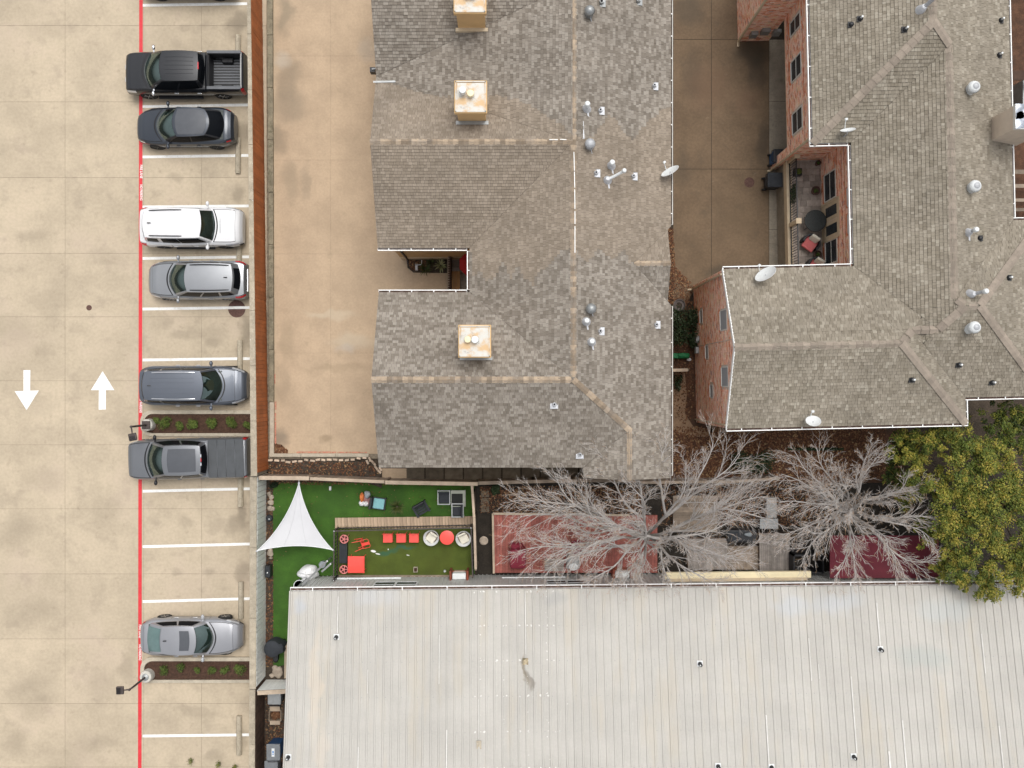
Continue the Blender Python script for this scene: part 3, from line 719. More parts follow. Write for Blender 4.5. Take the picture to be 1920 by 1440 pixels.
def gutter(parent, p, q, out, hang=1.15, w=.115, h=.1, mt='gutter'):
    """half open channel along p-q; out = unit plan direction away from the roof"""
    p, q = Vector(p), Vector(q); d = (q - p).normalized(); o = Vector((*out, 0)); L = (q-p).length
    M = Matrix.Translation(p) @ Matrix(((d.x, o.x, 0), (d.y, o.y, 0), (0, 0, 1))).to_4x4()
    m = MB(); m.box(0, L, w-.038, w, -h, .014); m.box(0, L, 0, w-.038, -h, -h+.012); m.box(0, L, -.004, .006, -h, -.02)
    m.box(0, .012, 0, w-.022, -h+.012, .0); m.box(L-.012, L, 0, w-.022, -h+.012, .0); m.move(M)
    gt = m.build('gutter', K[mt], parent, fix=True)
    m = MB(); m.box(.012, L-.012, .006, w-.038, -h+.012, -h+.03); m.move(M); m.build('gutter_floor', K['gutter_in'], gt, fix=True)
    n = max(1, int(L/hang))
    for i in range(n):
        x = L*(i+.5)/n; m = MB(); m.box(x-.02, x+.02, -.06, w-.038, -.004, .02); m.move(M); m.build('gutter_hanger', K['gutter'], gt, fix=True)
    return gt

# ---- centre house: long mottled grey roof with three wings towards the alley
A_ = thing('house', 'long house with mottled grey shingle roof, three alley wings and stucco chimneys', 'house', (0,0,0))
ZE, ZR = 5.5, 7.5
X0, XM, XE, XN = -5.86, 2.54, 6.93, -1.85
pE = (ZR + .456*XM, -.456, 0.0)
pW = (ZR - .456*XM, .456, 0.0)
p2S = (ZR - .489*10.02, 0, .489); p2N = (ZR + .489*10.02, 0, -.489)
pC = (ZR - .19*XM, .19, 0)
p3S = (ZR - .489*16.5, 0, .489); p3N = (ZR + .489*16.5, 0, -.489)
p1N = (ZR + .523*.18, 0, -.523); p1S = (ZR - .523*.18, 0, .523)
zs = ZR - .456*(5.0 - XM); pSW = (zs - .46*5.0, .46, 0)
ze = ZE + 1.71*.456; xv = XM + (ZR - ze)/.456
peN = (ze + .456*5.16, 0, -.456); peS = (ze - .456*5.16, 0, .456)
FA = [
 ([(XM,20.6),(XE,20.6),(XE,6.87),(6.78,6.72),(xv,5.16),(6.78,3.6),(XE,3.45),(XE,-4.1),(5.0,-4.1),(5.0,-1.96),(XM,.18)], pE),
 ([(XM,10.02),(XN,5.93),(XN,4.0),(XM,.18)], pW),
 ([(X0,10.02),(XM,10.02),(XN,5.93),(X0,5.93)], p2S),
 ([(X0,10.02),(XM,10.02),(X0,13.26)], p2N),
 ([(XM,10.02),(XM,16.5),(X0,13.26)], pC),
 ([(X0,16.5),(XM,16.5),(X0,13.26)], p3S),
 ([(X0,16.5),(XM,16.5),(XM,20.6),(X0,20.6)], p3N),
 ([(-5.81,.18),(XM,.18),(XN,4.0),(-5.81,4.0)], p1N),
 ([(-5.81,.18),(XM,.18),(5.0,-1.96),(3.1,-3.64),(-5.81,-3.64)], p1S),
 ([(5.0,-1.96),(5.0,-4.1),(3.1,-4.1),(3.1,-3.64)], pSW),
 ([(xv,5.16),(6.78,5.16),(6.78,6.72)], peN),
 ([(xv,5.16),(6.78,5.16),(6.78,3.6)], peS)]
roofA = roof_body('roof', FA, A_)
PATCH = [(600,152),(700,152),(740,158),(780,172),(835,182),(930,178),(975,188),(1010,206),(1050,232),(1076,254),(1112,258),(1126,236),(1142,214),(1156,222),(1166,246),(1184,262),(1205,240),(1232,212),(1262,192),
         (1262,491),(1180,491),(1172,468),(1150,486),(1122,470),(1100,492),(1078,470),(1052,468),(1034,492),(1008,512),(1000,536),(982,518),(972,498),(956,524),(944,488),(930,520),(912,526),(900,506),(884,520),(884,470),(600,470)]
def inside(P2, x, y):
    r = False; j = len(P2)-1
    for i in range(len(P2)):
        if (P2[i][1] > y) != (P2[j][1] > y) and x < (P2[j][0]-P2[i][0])*(y-P2[i][1])/(P2[j][1]-P2[i][1]) + P2[i][0]: r = not r
        j = i
    return r
def tintA(x, y, z, r, key):
    px, py = sheet(x, y, z)
    if inside(PATCH, px, py): return .53 + .47 * r
    return .5 * (r ** .8)
for i, (poly, pl) in enumerate(FA):
    m = MB(); shingles(m, poly, pl, ('A', i), tintA)
    s = m.build('shingles', K['shingle_a'], roofA); s['kind'] = 'stuff'
for p, q in (((XM,20.5,ZR),(XM,.3,ZR)), ((X0,10.02,ZR),(XM,10.02,ZR)), ((-5.81,.18,ZR),(XM-.1,.18,ZR)), ((XM,.18,ZR),(5.0,-1.96,zs)), ((5.0,-1.9,zs),(5.0,-4.1,zs)), ((6.78,5.16,ze),(xv,5.16,ze))):
    ridge_caps(roofA, q, p, K['cap_a'], .215, .13, .07 if abs(p[2]-q[2]) < .05 else .03)
# pale sealant strips along the newer ridge
for (a, b, c, e) in ((1076,285,1077,320),(1077,322,1077.5,352),(1077.5,355,1078,392),(1078,396,1078,420),(1078,424,1078,474),(1030,262,1046,262),(1050,261.5,1062,262)):
    p, q = at(a, b, 7.55), at(c, e, 7.55); m = MB(); m.bar((p.x,p.y,7.56), (q.x,q.y,7.56), .035, .012); m.build('sealant_strip', K['white'], roofA)
# walls
m = MB()
m.box(-5.5, 6.3, 9.0, 20.4, 0, 5.45); m.box(-1.5, 6.3, -3.3, 9.0, 0, 5.45); m.box(-5.45, -1.5, -3.3, 3.7, 0, 5.45); m.box(-5.5, -1.5, 6.24, 9.0, 0, 5.45); m.box(3.4, 6.3, -3.8, -3.3, 0, 5.4)
wA = m.build('wall', K['stucco'], A_)
m = MB()
for x, y0, y1, ridge in ((-5.45, 6.3, 13.2, 10.02), (-5.45, -3.3, 3.7, .18), (-5.45, 13.3, 20.4, 16.5)):
    m.face([(x, y0, 5.4), (x, y1, 5.4), (x, ridge, 7.3)]); m.face([(x+.1, y0, 5.4), (x+.1, ridge, 7.3), (x+.1, y1, 5.4)])
m.build('gable', K['stucco'], A_)
m = MB(); m.box(-5.5, -1.6, 6.222, 6.24, .02, .75); m.build('base_band', K['trim'], A_)
# gutters and downspouts
zg = 5.48
gutter(A_, (X0,5.93,zg), (XN-.115,5.93,zg), (0,-1), .95); gutter(A_, (XN,5.8,zg), (XN,4.12,zg), (-1,0), .85)
gutter(A_, (X0+.04,4.0,zg), (XN-.115,4.0,zg), (0,1), .95)
gutter(A_, (XE,20.5,zg), (XE,6.95,zg), (1,0), .95, .09, .1, 'gutter_old'); gutter(A_, (XE,3.4,zg), (XE,-4.0,zg), (1,0), .95, .09, .1, 'gutter_old')
m = MB(); m.tube([(-5.2,6.0,5.4), (-5.2,6.2,5.1), (-5.2,6.2,.2), (-5.2,6.0,.08)], .05, 6); m.build('downspout', K['bronze'], A_)
p = at(698, 131, 5.8); m = MB(); m.box(p.x-.1, p.x+.12, p.y-.1, p.y+.1, 5.5, 5.86); m.build('rain_hopper', K['black_metal'], A_)
m = MB(); m.bar((p.x, p.y, 5.9), (p.x+.75, p.y+.05, 6.03), .06, .03); m.build('valley_flashing', K['metal_grey'], roofA)
p = at(722, 154, 6.1); m = MB(); m.bar((p.x-.5, p.y, 6.13), (p.x+.45, p.y+.02, 6.13), .08, .02); m.build('valley_flashing', K['metal_grey'], roofA)
a, b = at(1091, 222, 7.1), at(1093, 263, 7.1); m = MB(); m.bar((a.x,a.y,7.33), (b.x,b.y,7.33), .09, .01); m.build('valley_flashing', K['lead'], roofA)

def zA(x, y):
    z = -1
    for poly, (a, b, c) in FA:
        if inside(poly, x, y): z = max(z, a + b*x + c*y)
    return z if z > 0 else ZE
# chimneys
def chimney(cx, cy, caps, label, seed):
    zt = 8.5; zb = 5.8
    c = thing('chimney', label, 'chimney', (cx, cy, zb), group='stucco chimneys of the long house')
    m = MB(); m.box(-.57,.57,-.57,.57,0,zt-zb-.26); m.build('stack', K['stucco_ch'], c)
    m = MB(); m.box(-.66,.66,-.66,.66,zt-zb-.27,zt-zb-.05); m.build('crown', K['stucco_ch'], c, bevel=.02)
    m = MB(); h = zt-zb-.05
    m.face([(-.6,-.6,h+.01),(.6,-.6,h+.01),(.55,.55,h+.03),(-.55,.55,h+.03)])
    for s in (0,1,2,3):
        b = MB(); b.box(-.62,.62,.58,.62,h-.002,h+.045); b.move(Matrix.Rotation(s*math.pi/2, 4, 'Z')); n0 = len(m.v); m.v += b.v; m.f += [tuple(i+n0 for i in f) for f in b.f]; m.t += b.t
    o = m.build('cap_plate', K['chim_cap'], c)
    for x, y, r, z, mt in caps:
        q = MB(); q.lathe((x, y, h), [(r*.62,0),(r*.62,z*.55),(r,z*.55),(r*1.02,z*.75),(r*.9,z),(r*.3,z*1.06),(0,z*1.07)], 22); q.build('flue_cap', K[mt], c, smooth=40)
    zl = zA(cx, cy - .6) - zb
    m = MB(); m.box(-.68,.68,-.72,-.57,zl-.12,zl+.1); m.build('base_flashing', K['trim'] if seed == 1 else K['metal_grey'], c)
chimney(-1.69, 15.55, ((-.1,.0,.12,.3,'cream_metal'),(.12,.0,.12,.3,'steel_white')), 'stucco chimney cut by the top edge of the picture', 1)
chimney(-1.66, 11.54, ((-.31,.14,.145,.42,'steel_white'),(.0,.06,.145,.28,'cream_metal')), 'stucco chimney with one white and one cream cap, below another chimney', 2)
chimney(-1.5, 1.72, ((-.27,.06,.14,.25,'cream_metal'),(.02,.05,.15,.3,'steel_white')), 'stucco chimney standing alone on the lowest wing', 3)

# roof vents
def on_roof(px, py, zf, z0=6.5):
    z = z0
    for _ in range(12):
        p = at(px, py, z); z = zf(p.x, p.y)
    return Vector((p.x, p.y, z))
def turbine(p, mt, label, grp, sc_=1.0):
    t = thing('turbine_vent', label, 'roof vent', p, group=grp)
    MB().lathe((0,0,0), [(.2,-.15),(.17,.14),(.17,.2)], 20).build('base', K[mt], t, smooth=60)
    m = MB()
    for k in range(20):
        a = 2*math.pi*k/20; b = a + .42; rows = []
        for s in range(7):
            th = .25 + (math.pi-.5)*s/6; r = .23*math.sin(th); z = .36 - .17*math.cos(th)
            rows.append([(r*math.cos(a), r*math.sin(a), z), (r*.9*math.cos(b), r*.9*math.sin(b), z)])
        m.grid(rows)
    m.build('vane', K[mt], t)
    MB().lathe((0,0,.36), [(.19,-.13),(.2,0),(.19,.1),(.1,.165),(0,.17)], 20).build('drum', K[mt], t, smooth=60)
    MB().lathe((0,0,.36), [(.14,.15),(.11,.185),(.03,.2),(0,.2)], 18).build('crown_plate', K[mt], t, smooth=40)
    m = MB(); m.bar((.05,-.1,.1), (.12,-.3,-.06), .03); m.build('brace', K['galv'], t)
    t.scale = (sc_,)*3
turbine(on_roof(1104, 27, zA), 'metal_grey', 'grey turbine vent near the top edge of the long roof', 'turbine vents of the long house')
turbine(on_roof(1105, 274, zA), 'galv', 'bright galvanised turbine vent beside the newer ridge', 'turbine vents of the long house')
turbine(on_roof(1107, 580, zA), 'metal_grey', 'grey turbine vent on the lower half of the long roof', 'turbine vents of the long house')
def tilt(o, pl):
    n = Vector((-pl[1], -pl[2], 1)).normalized(); o.rotation_euler = Vector((0,0,1)).rotation_difference(n).to_euler()
def jack(p, label, grp, rz=0, r=.045, dark=True, mt='lead', hh=.22):
    """flashing plate with a short pipe"""
    t = thing('pipe_flashing', label, 'roof vent', p, rz, group=grp)
    m = MB(); m.face([(-.19,-.12,.03),(.0,-.17,.05),(.17,-.17,.0),(.17,.17,.0),(.0,.17,.05),(-.19,.12,.03)][::1]); m.face([(.17,-.17,0),(.17,-.17,-.1),(.17,.17,-.1),(.17,.17,0)])
    m.build('plate', K[mt], t, fix=True)
    MB().lathe((-.02,0,0), [(.11,.02),(r+.02,hh*.7),(r+.015,hh),(r,hh),(r,hh-.1)], 14).build('collar', K[mt], t, smooth=50)
    MB().lathe((-.02,0,hh-.1), [(r,0),(0,.001)], 12).build('pipe_mouth', K['black'], t)
    return t
def flue(p, label, grp, r=.09, h=.6, lean=(0,0), mt='steel_white'):
    t = thing('flue_pipe', label, 'roof vent', p, group=grp)
    MB().lathe((0,0,0), [(.22,-.08),(.17,.06),(r+.02,.3),(r,.32)], 18).build('cone', K['lead'], t, smooth=40)
    top = Vector((lean[0], lean[1], h)); m = MB(); m.tube([(0,0,.2), tuple(top*.4), tuple(top)], r*.9, 14); m.build('pipe', K[mt], t, smooth=50)
    MB().lathe(tuple(top), [(r*.9,-.03),(r*1.35,.0),(r*1.4,.1),(r*1.0,.16),(0,.18)], 18).build('cap', K['steel_white'], t, smooth=40)
    m = MB(); m.bar((.06,-.08,.03), (.1,-.34,-.03), .07, .012); m.build('strap', K['lead'], t)
    return t
GV = 'vents of the long house roof'
for px, py, h, l in ((1099,204,.55,'white capped flue at the edge of the brown patch'),(1145,311,.5,'white cone flue above the long angled pipe'),(1098,603,.5,'white oval flue just below the lower turbine vent'),(1108,641,.45,'small white flue below the pipe flashings on the lower roof')):
    flue(on_roof(px, py, zA), l, GV, .085, h)
p = on_roof(1138, 338, zA); flue(p, 'long white flue pipe leaning out from the brown patch', GV, .07, .75, (.62,.2))
for px, py, l in ((1126,208,'grey pipe flashing beside the upper white flue'),(1227,162,'pipe flashing near the right eave on the upper roof'),(1118,325,'small pipe flashing left of the leaning flue'),(1188,331,'pipe flashing right of the leaning flue'),
                  (1126,621,'pipe flashing between the two lower white flues'),(1231,609,'pipe flashing near the right eave on the lower roof')):
    jack(on_roof(px, py, zA), l, GV)
for px, py, l in ((1039,759,'pipe flashing on the lower hip slope below the ridge corner'),(1087,853,'pipe flashing close to the bottom eave of the long roof')):
    jack(on_roof(px, py, zA), l, GV, -math.pi/2)
for px, py, l in ((1128,6,'dark pipe jack at the top edge right of the turbine'),(1197,3,'dark pipe jack at the top edge nearest the right eave')):
    jack(on_roof(px, py, zA), l, GV, 0, .06, True, 'metal_grey')

def dish(p, az, label, mast=(0,0), el=35, size=(.3,.42)):
    """satellite dish: mast, oval reflector, arm, receiver; p is the mast foot"""
    t = thing('satellite_dish', label, 'satellite dish', p, az, group='satellite dishes on the roofs')
    MB().tube([(0,0,0),(0,0,.35),(.1,0,.5)], .025, 8).build('mast', K['galv'], t, smooth=60)
    m = MB(); rows = []
    for i in range(6):
        r = i/5; rows.append([(-.09*(1-r*r), size[0]*r*math.cos(2*math.pi*k/28), size[1]*r*math.sin(2*math.pi*k/28)) for k in range(28)])
    m.grid(rows, closed=True); rows2 = [[(x-.012, y, z) for x, y, z in r] for r in rows]; m.grid(rows2[::-1], closed=True); m.grid([rows[-1], rows2[-1]], closed=True)
    Mx = Matrix.Translation((.14,0,.55)) @ Matrix.Rotation(-R(el), 4, 'Y'); m.move(Mx); m.build('reflector', K['steel_white'], t, smooth=60)
    e = Mx @ Vector((.0,0,-size[1]*.9)); f = Mx @ Vector((.42,0,-.12))
    MB().tube([tuple(e), tuple((e+f)/2+Vector((.03,0,-.02))), tuple(f)], .018, 6).build('arm', K['steel_white'], t)
    m = MB(); m.obox(tuple(f), (.09,.12,.09), m=Matrix.Rotation(-R(el), 3, 'Y')); m.build('receiver', K['steel_white'], t, bevel=.015)
    return t
_p = at(1256, 330, 5.6); dish((_p.x, _p.y, 5.5), R(125), 'white satellite dish on the right eave of the long house', el=24, size=(.41,.43))
# ------------------------------------------------------------------ right house: taupe hip roofs and brick walls
B_ = thing('house', 'brick house with taupe hipped shingle roof and white gutters', 'house', (0,0,0))
BZ, PI5 = 6.2, .5
TH = R(1.3); ORG = Vector((9.18, -1.87))
UX = Vector((math.cos(TH), math.sin(TH))); VX = Vector((-math.sin(TH), math.cos(TH)))
def bl(px, py, z):                      # plan sheet -> house axes
    p = at(px, py, z).xy - ORG; return (p.dot(UX), p.dot(VX))
def bw(u, v, z=0): q = ORG + UX*u + VX*v; return Vector((q.x, q.y, z))
nw = bl(1355, 505, BZ); sw = bl(1362, 802, BZ)
W_N, W_S, W_W = (nw[1] + bl(1600, 499, BZ)[1])/2, (sw[1] + bl(1810, 795, BZ)[1])/2, 0.0
W_E = bl(1810, 770, BZ)[0]
M_W = (bl(1600, 480, BZ)[0] + bl(1596, 290, BZ)[0])/2; M_E = bl(1897, 300, BZ)[0]
N_W = bl(1521, 150, BZ)[0]; N_S = bl(1560, 268, BZ)[1]
C_N = bl(1900, 413, BZ)[1]; C_S = bl(1860, 744, BZ)[1]; hc = (C_N - C_S)/2; cr = (C_N + C_S)/2; ce = max(bl(1838, 570, 8.1)[0], M_W + hc + .02); C_E = ce + hc
def slope(kind, c):                     # plane rising inwards from the eave line, in house axes (u, v)
    return {'W': (BZ - PI5*c, PI5, 0), 'E': (BZ + PI5*c, -PI5, 0), 'S': (BZ - PI5*c, 0, PI5), 'N': (BZ + PI5*c, 0, -PI5)}[kind]
BIG = 40
blocks = [
 dict(fp=[(W_W,W_S),(W_E,W_S),(W_E,W_N),(W_W,W_N)], pl=[slope('S',W_S), slope('N',W_N), slope('E',W_E)]),
 dict(fp=[(M_W,cr),(M_E,cr),(M_E,24),(M_W,24)], pl=[slope('W',M_W), slope('E',M_E)]),
 dict(fp=[(N_W,N_S),(M_E,N_S),(M_E,24),(N_W,24)], pl=[slope('W',N_W), slope('E',M_E), slope('S',N_S)]),
 dict(fp=[(M_W,C_S),(C_E,C_S),(C_E,C_N),(M_W,C_N)], pl=[slope('S',C_S), slope('N',C_N), slope('E',C_E), slope('W',M_W)])]
FB = []
for bi, b in enumerate(blocks):
    for pi_, p in enumerate(b['pl']):
        poly = b['fp']
        for q in b['pl']:
            if q is p: continue
            poly = clip(poly, q[1]-p[1], q[2]-p[2], q[0]-p[0])
            if area(poly) < .01: break
        if area(poly) < .01: continue
        pieces = [poly]
        for bj, b2 in enumerate(blocks):
            if bj == bi: continue
            cond = [(q[1]-p[1], q[2]-p[2], q[0]-p[0]) for q in b2['pl']]
            f = b2['fp']
            for i in range(4):
                x0, y0 = f[i]; x1, y1 = f[(i+1)%4]; cond.append((-(y1-y0), x1-x0, -(-(y1-y0)*x0 + (x1-x0)*y0)))
            if any(abs(c[0]) < 1e-9 and abs(c[1]) < 1e-9 and (c[2] < -1e-9 or (abs(c[2]) <= 1e-9 and bj > bi)) for c in cond): continue
            nxt = []
            for pc in pieces:
                rest = pc
                for c in cond:
                    if abs(c[0]) < 1e-9 and abs(c[1]) < 1e-9: continue
                    o_ = clip(rest, *c, keep=-1)
                    if area(o_) > .004: nxt.append(o_)
                    rest = clip(rest, *c)
                    if area(rest) < .004: rest = []; break
            pieces = nxt
        for pc in pieces: FB.append((pc, p, (bi, pi_)))
def zB(x, y):
    q = Vector((x, y)) - ORG; u, v = q.dot(UX), q.dot(VX); z = BZ
    for b in blocks:
        f = b['fp']
        if f[0][0]-.01 <= u <= f[1][0]+.01 and f[0][1]-.01 <= v <= f[2][1]+.01: z = max(z, min(p[0]+p[1]*u+p[2]*v for p in b['pl']))
    return z
MB_H = Matrix(((UX.x, VX.x, 0, ORG.x), (UX.y, VX.y, 0, ORG.y), (0, 0, 1, 0), (0, 0, 0, 1)))
m = MB()
for poly, (a, b, c), k in FB:
    top = [(x, y, a+b*x+c*y) for x, y in poly]
    if sum(top[i][0]*top[(i+1)%len(top)][1]-top[(i+1)%len(top)][0]*top[i][1] for i in range(len(top))) < 0: top = top[::-1]
    m.face(top); m.face([(x, y, z-.16) for x, y, z in top][::-1])
m.move(MB_H); roofB = m.build('roof', K['roofdeck'], B_)
def tintB(x, y, z, r, key): return r
merged = {}
for poly, pl, k in FB: merged.setdefault(k, []).append((poly, pl))
for k, lst in merged.items():
    m = MB()
    for poly, pl in lst:
        d = {0: 0}
        gr = math.hypot(pl[1], pl[2]); dv = (-pl[1]/gr, -pl[2]/gr)
        ph = {'x': 0}
        base = max(x*dv[0]+y*dv[1] for x, y in blocks[k[0]]['fp'])
        shingles(m, poly, pl, ('B', k), tintB, .15, .09, .19, phase=base, lf=1.35)
    m.move(MB_H); s = m.build('shingles', K['shingle_b'], roofB); s['kind'] = 'stuff'
# ridges and hips
def capsB(a, b, step=.3):
    za, zb = [max(zB(*bw(*q).xy), BZ) for q in (a, b)]
    ridge_caps(roofB, bw(*a, za), bw(*b, zb), K['cap_b'], step, .17, .085 if abs(za-zb) < .05 else .035)
wr = (W_N + W_S)/2; mr = (M_W + M_E)/2; nr = (N_W + M_E)/2
wre = W_E - (W_N - W_S)/2; npk = (nr, N_S + nr - N_W)
capsB((wre, wr), (W_W, wr)); capsB((wre, wr), (W_E, W_S)); capsB((nr, 23), npk); capsB(npk, (N_W, N_S))
hm = (mr - M_W); capsB(npk, (mr, N_S + hm)); capsB((mr, N_S + hm), (mr, C_N - hm)); capsB((M_W + hc, cr), (mr, C_N - hm))
if ce > M_W + hc + .2: capsB((M_W + hc, cr), (ce, cr))
capsB((ce, cr), (C_E-.05, C_S+.05)); capsB((ce, cr), (C_E-.05, C_N-.05))
vy = (W_N + C_S)/2; ux = M_W + (W_N - C_S)/2
uA = W_E - (W_N - vy)
capsB((wre, wr), (uA, vy)); capsB((uA, vy), (ux, vy)); capsB((M_W + hc, cr), (ux, vy))
# gutters
gz = BZ - .03
def gB(a, b, out): gutter(B_, bw(*a, gz), bw(*b, gz), tuple((UX*out[0] + VX*out[1])), 1.15, .125)
gB((W_W, W_N), (M_W - .11, W_N), (0,1)); gB((M_W, W_N + .115), (M_W, N_S - .115), (-1,0)); gB((N_W - .115, N_S), (M_W - .11, N_S), (0,-1))
gB((N_W, N_S), (N_W, 20), (-1,0)); gB((W_W, W_S), (W_E + .115, W_S), (0,-1)); gB((W_E, W_S), (W_E, C_S - .115), (1,0)); gB((W_E, C_S), (C_E, C_S), (0,-1))
gB((M_E, 22), (M_E, C_N + .115), (1,0)); gB((M_E, C_N), (C_E, C_N), (0,1))
for s, e in (((W_W, W_S), (W_W, wr)), ((W_W, wr), (W_W, W_N))):
    a = bw(*s, BZ - .1 if s[1] != wr else BZ + PI5*(wr-W_S) - .1); b = bw(*e, BZ - .1 if e[1] != wr else BZ + PI5*(wr-W_S) - .1)
    m = MB(); m.bar(a, b, .05, .2); m.build('rake_board', K['gutter'], B_)
# brick walls: each brick a small block standing proud of the mortar
def brick_wall(name, o2, dirn, nrm, length, z0, ztop, holes=(), seed=0, soldier=(), parent=None):
    """o2 plan origin, dirn along the wall, nrm outwards; ztop(s) gives the top"""
    rnd = random.Random(seed); o = Vector((*o2, 0)); d = Vector((*dirn, 0)); n = Vector((*nrm, 0)); m = MB(); ms = MB()
    bh, bwid, mo = .068, .2, .011; r = 0; z = z0
    while z < 9:
        s = -rnd.uniform(0, .02) - (bwid+mo)/2*(r % 2)
        any_ = False; sold = any(abs(z - q) < .04 for q in soldier)
        wv = .085 if sold else bwid
        while s < length:
            a, b = max(s, 0), min(s + wv, length)
            if b - a > .03 and z + bh < ztop((a+b)/2) and not any(a < h[1] and b > h[0] and z < h[3] and z + bh > h[2] for h in holes):
                any_ = True; pr = .012 + rnd.uniform(0, .006); t = rnd.random()
                A, B2 = o + d*a, o + d*b; F = n*pr; zz0, zz1 = Vector((0,0,z)), Vector((0,0,z+bh))
                q = (ms if sold else m)
                q.face([A+F+zz0, B2+F+zz0, B2+F+zz1, A+F+zz1], t); q.face([A+F+zz1, B2+F+zz1, B2+zz1, A+zz1], t)
                q.face([A+zz0, A+F+zz0, A+F+zz1, A+zz1], t)
            s += wv + mo
        r += 1; z += bh + mo
        if not any_ and z > 5: break
    par = parent or B_
    w = MB(); K2 = 14
    w.grid([[tuple(o + d*(length*i/K2) + Vector((0,0,z0))) for i in range(K2+1)], [tuple(o + d*(length*i/K2) + Vector((0,0,ztop(length*i/K2)))) for i in range(K2+1)]])
    wl_ = w.build(name, K['mortar'], par)
    b = m.build('bricks', K['brick'], wl_); b['kind'] = 'stuff'
    if ms.f: b = ms.build('soldier_bricks', K['brick_soldier'], wl_); b['kind'] = 'stuff'
    return wl_
def window(par, o2, dirn, nrm, s0, s1, z0, z1, blind=False, mull=0, mt='frame'):
    o = Vector((*o2, 0)); d = Vector((*dirn, 0)); n = Vector((*nrm, 0)); M = Matrix(((d.x, n.x, 0, o.x), (d.y, n.y, 0, o.y), (0, 0, 1, 0), (0, 0, 0, 1)))
    f = MB(); w = .055
    f.box(s0, s0+w, -.03, .03, z0, z1); f.box(s1-w, s1, -.03, .03, z0, z1); f.box(s0+w, s1-w, -.03, .03, z1-w, z1); f.box(s0+w, s1-w, -.03, .045, z0, z0+w)
    if mull: f.box(s0+w, s1-w, -.02, .024, (z0+z1)/2-.02, (z0+z1)/2+.02)
    f.move(M); fr = f.build('window', K[mt], par, fix=True)
    q = MB(); q.face([(s0+w,.009,z0+w),(s1-w,.009,z0+w),(s1-w,.009,z1-w),(s0+w,.009,z1-w)]); q.move(M); q.build('pane', K['blind'] if blind else K['pane'], fr)
    q = MB(); q.box(s0-.03, s1+.03, 0, .05, z0-.1, z0-.004); q.move(M); q.build('sill', K['brick_soldier'], fr, fix=True)
    return fr
u2, v2, nu, nv = tuple(UX), tuple(VX), tuple(-UX), tuple(-VX)
# gable wall facing the long house
def zs_wall(px, X): return CAM_H - X*PPM*CAM_H/(px - 960)
gl = W_N - W_S; gable = lambda s: BZ - .12 + PI5*min(s, gl - s) - .02
org = bw(.05, W_S).xy
def sv(py, z): return bl(1355, py, z)[1] - W_S
hol = []
for py0, py1, z0, z1 in ((580,620,5.35,6.55),(687,726,5.35,6.55),(579,606,1.35,1.95),(646,673,2.35,2.95),(720,746,3.1,3.75)):
    zc = (z0+z1)/2; hol.append((sv(py1, zc), sv(py0, zc), z0, z1))
gw = brick_wall('brick_gable', org, v2, nu, gl, 0, gable, hol, 1, (2.2, 5.25, 6.8))
for i, h in enumerate(hol): window(gw, org, v2, nu, *h, blind=True)
def gpart(nm, pts, r, mt): m = MB(); m.tube(pts, r, 6); return m.build(nm, K[mt], B_)
gpart('downspout', [bw(-.05, W_N-.2, 6.1), bw(-.05, W_N-.2, .15), bw(-.25, W_N-.2, .05)], .05, 'trim')
gpart('downspout', [bw(-.03, W_S+.15, 6.1), bw(-.03, W_S+.15, .1)], .04, 'trim')
gpart('control_joint', [bw(.03, wr+.35, .2), bw(.03, wr+.35, 7.5)], .016, 'mortar')
for py, z in ((637, .95), (657, .8)):
    p = bw(.05, sv(py, z)); m = MB(); m.obox((p.x-.1, p.y, z), (.16,.32,.42)); mt_ = m.build('meter_box', K['metal_grey'], B_, bevel=.02)
# body walls
m = MB()
def wb(u0, u1, v0, v1, z0, z1): m.prism([tuple(bw(u0,v0).xy), tuple(bw(u1,v0).xy), tuple(bw(u1,v1).xy), tuple(bw(u0,v1).xy)], z0, z1)
wb(.2, W_E-.4, W_S+.35, W_N-.3, 0, BZ-.1); wb(M_W+.35, M_E-.35, C_S+.4, 23, 0, BZ-.1); wb(M_W+1, C_E-.4, C_S+.4, C_N-.4, 0, BZ-.1)
wb(N_W+1.4, M_W+1, N_S+.6, 23, 0, 2.6); wb(N_W+.2, M_W+1, N_S+.5, 23, 2.6, BZ-.1); m.build('wall', K['mortar'], B_)
flat = lambda s: BZ - .1
# upper storey wall over the garage recess, its corner pier, and the return to the terrace
NU = N_W + .1; NV = N_S + .42; NL = 7.0; MW = M_W + .32
o1 = bw(NU, NV).xy
def svn(px, py, z): return bl(px, py, z)[1] - NV
hN = []
for py0, py1 in ((205,247),(106,147),(31,60)):
    a, b = bl(1490, py1, 4.1)[1] - NV, bl(1490, py0, 4.1)[1] - NV; hN.append((a, b, 3.35, 4.75))
w1 = brick_wall('brick_wall', o1, v2, nu, NL, 2.6, flat, hN, 2, (3.0, 4.95, 5.6))
for h in hN: window(w1, o1, v2, nu, *h, mull=1)
m = MB(); m.prism([tuple(bw(NU,NV).xy), tuple(bw(NU+1.4,NV).xy), tuple(bw(NU+1.4,NV+NL).xy), tuple(bw(NU,NV+NL).xy)], 2.5, 2.6); m.build('soffit', K['trim'], B_)
o2_ = bw(NU, NV).xy
brick_wall('brick_pier', o2_, v2, nu, .42, 0, lambda s: 2.6, (), 3)
rl = MW - NU
w2 = brick_wall('brick_return', o2_, u2, nv, rl, 0, flat, (), 4, (2.9,))
gpart('downspout', [bw(NU-.02, NV-.05, 6.0), bw(NU-.02, NV-.05, .1), bw(NU-.2, NV-.1, .04)], .055, 'trim')
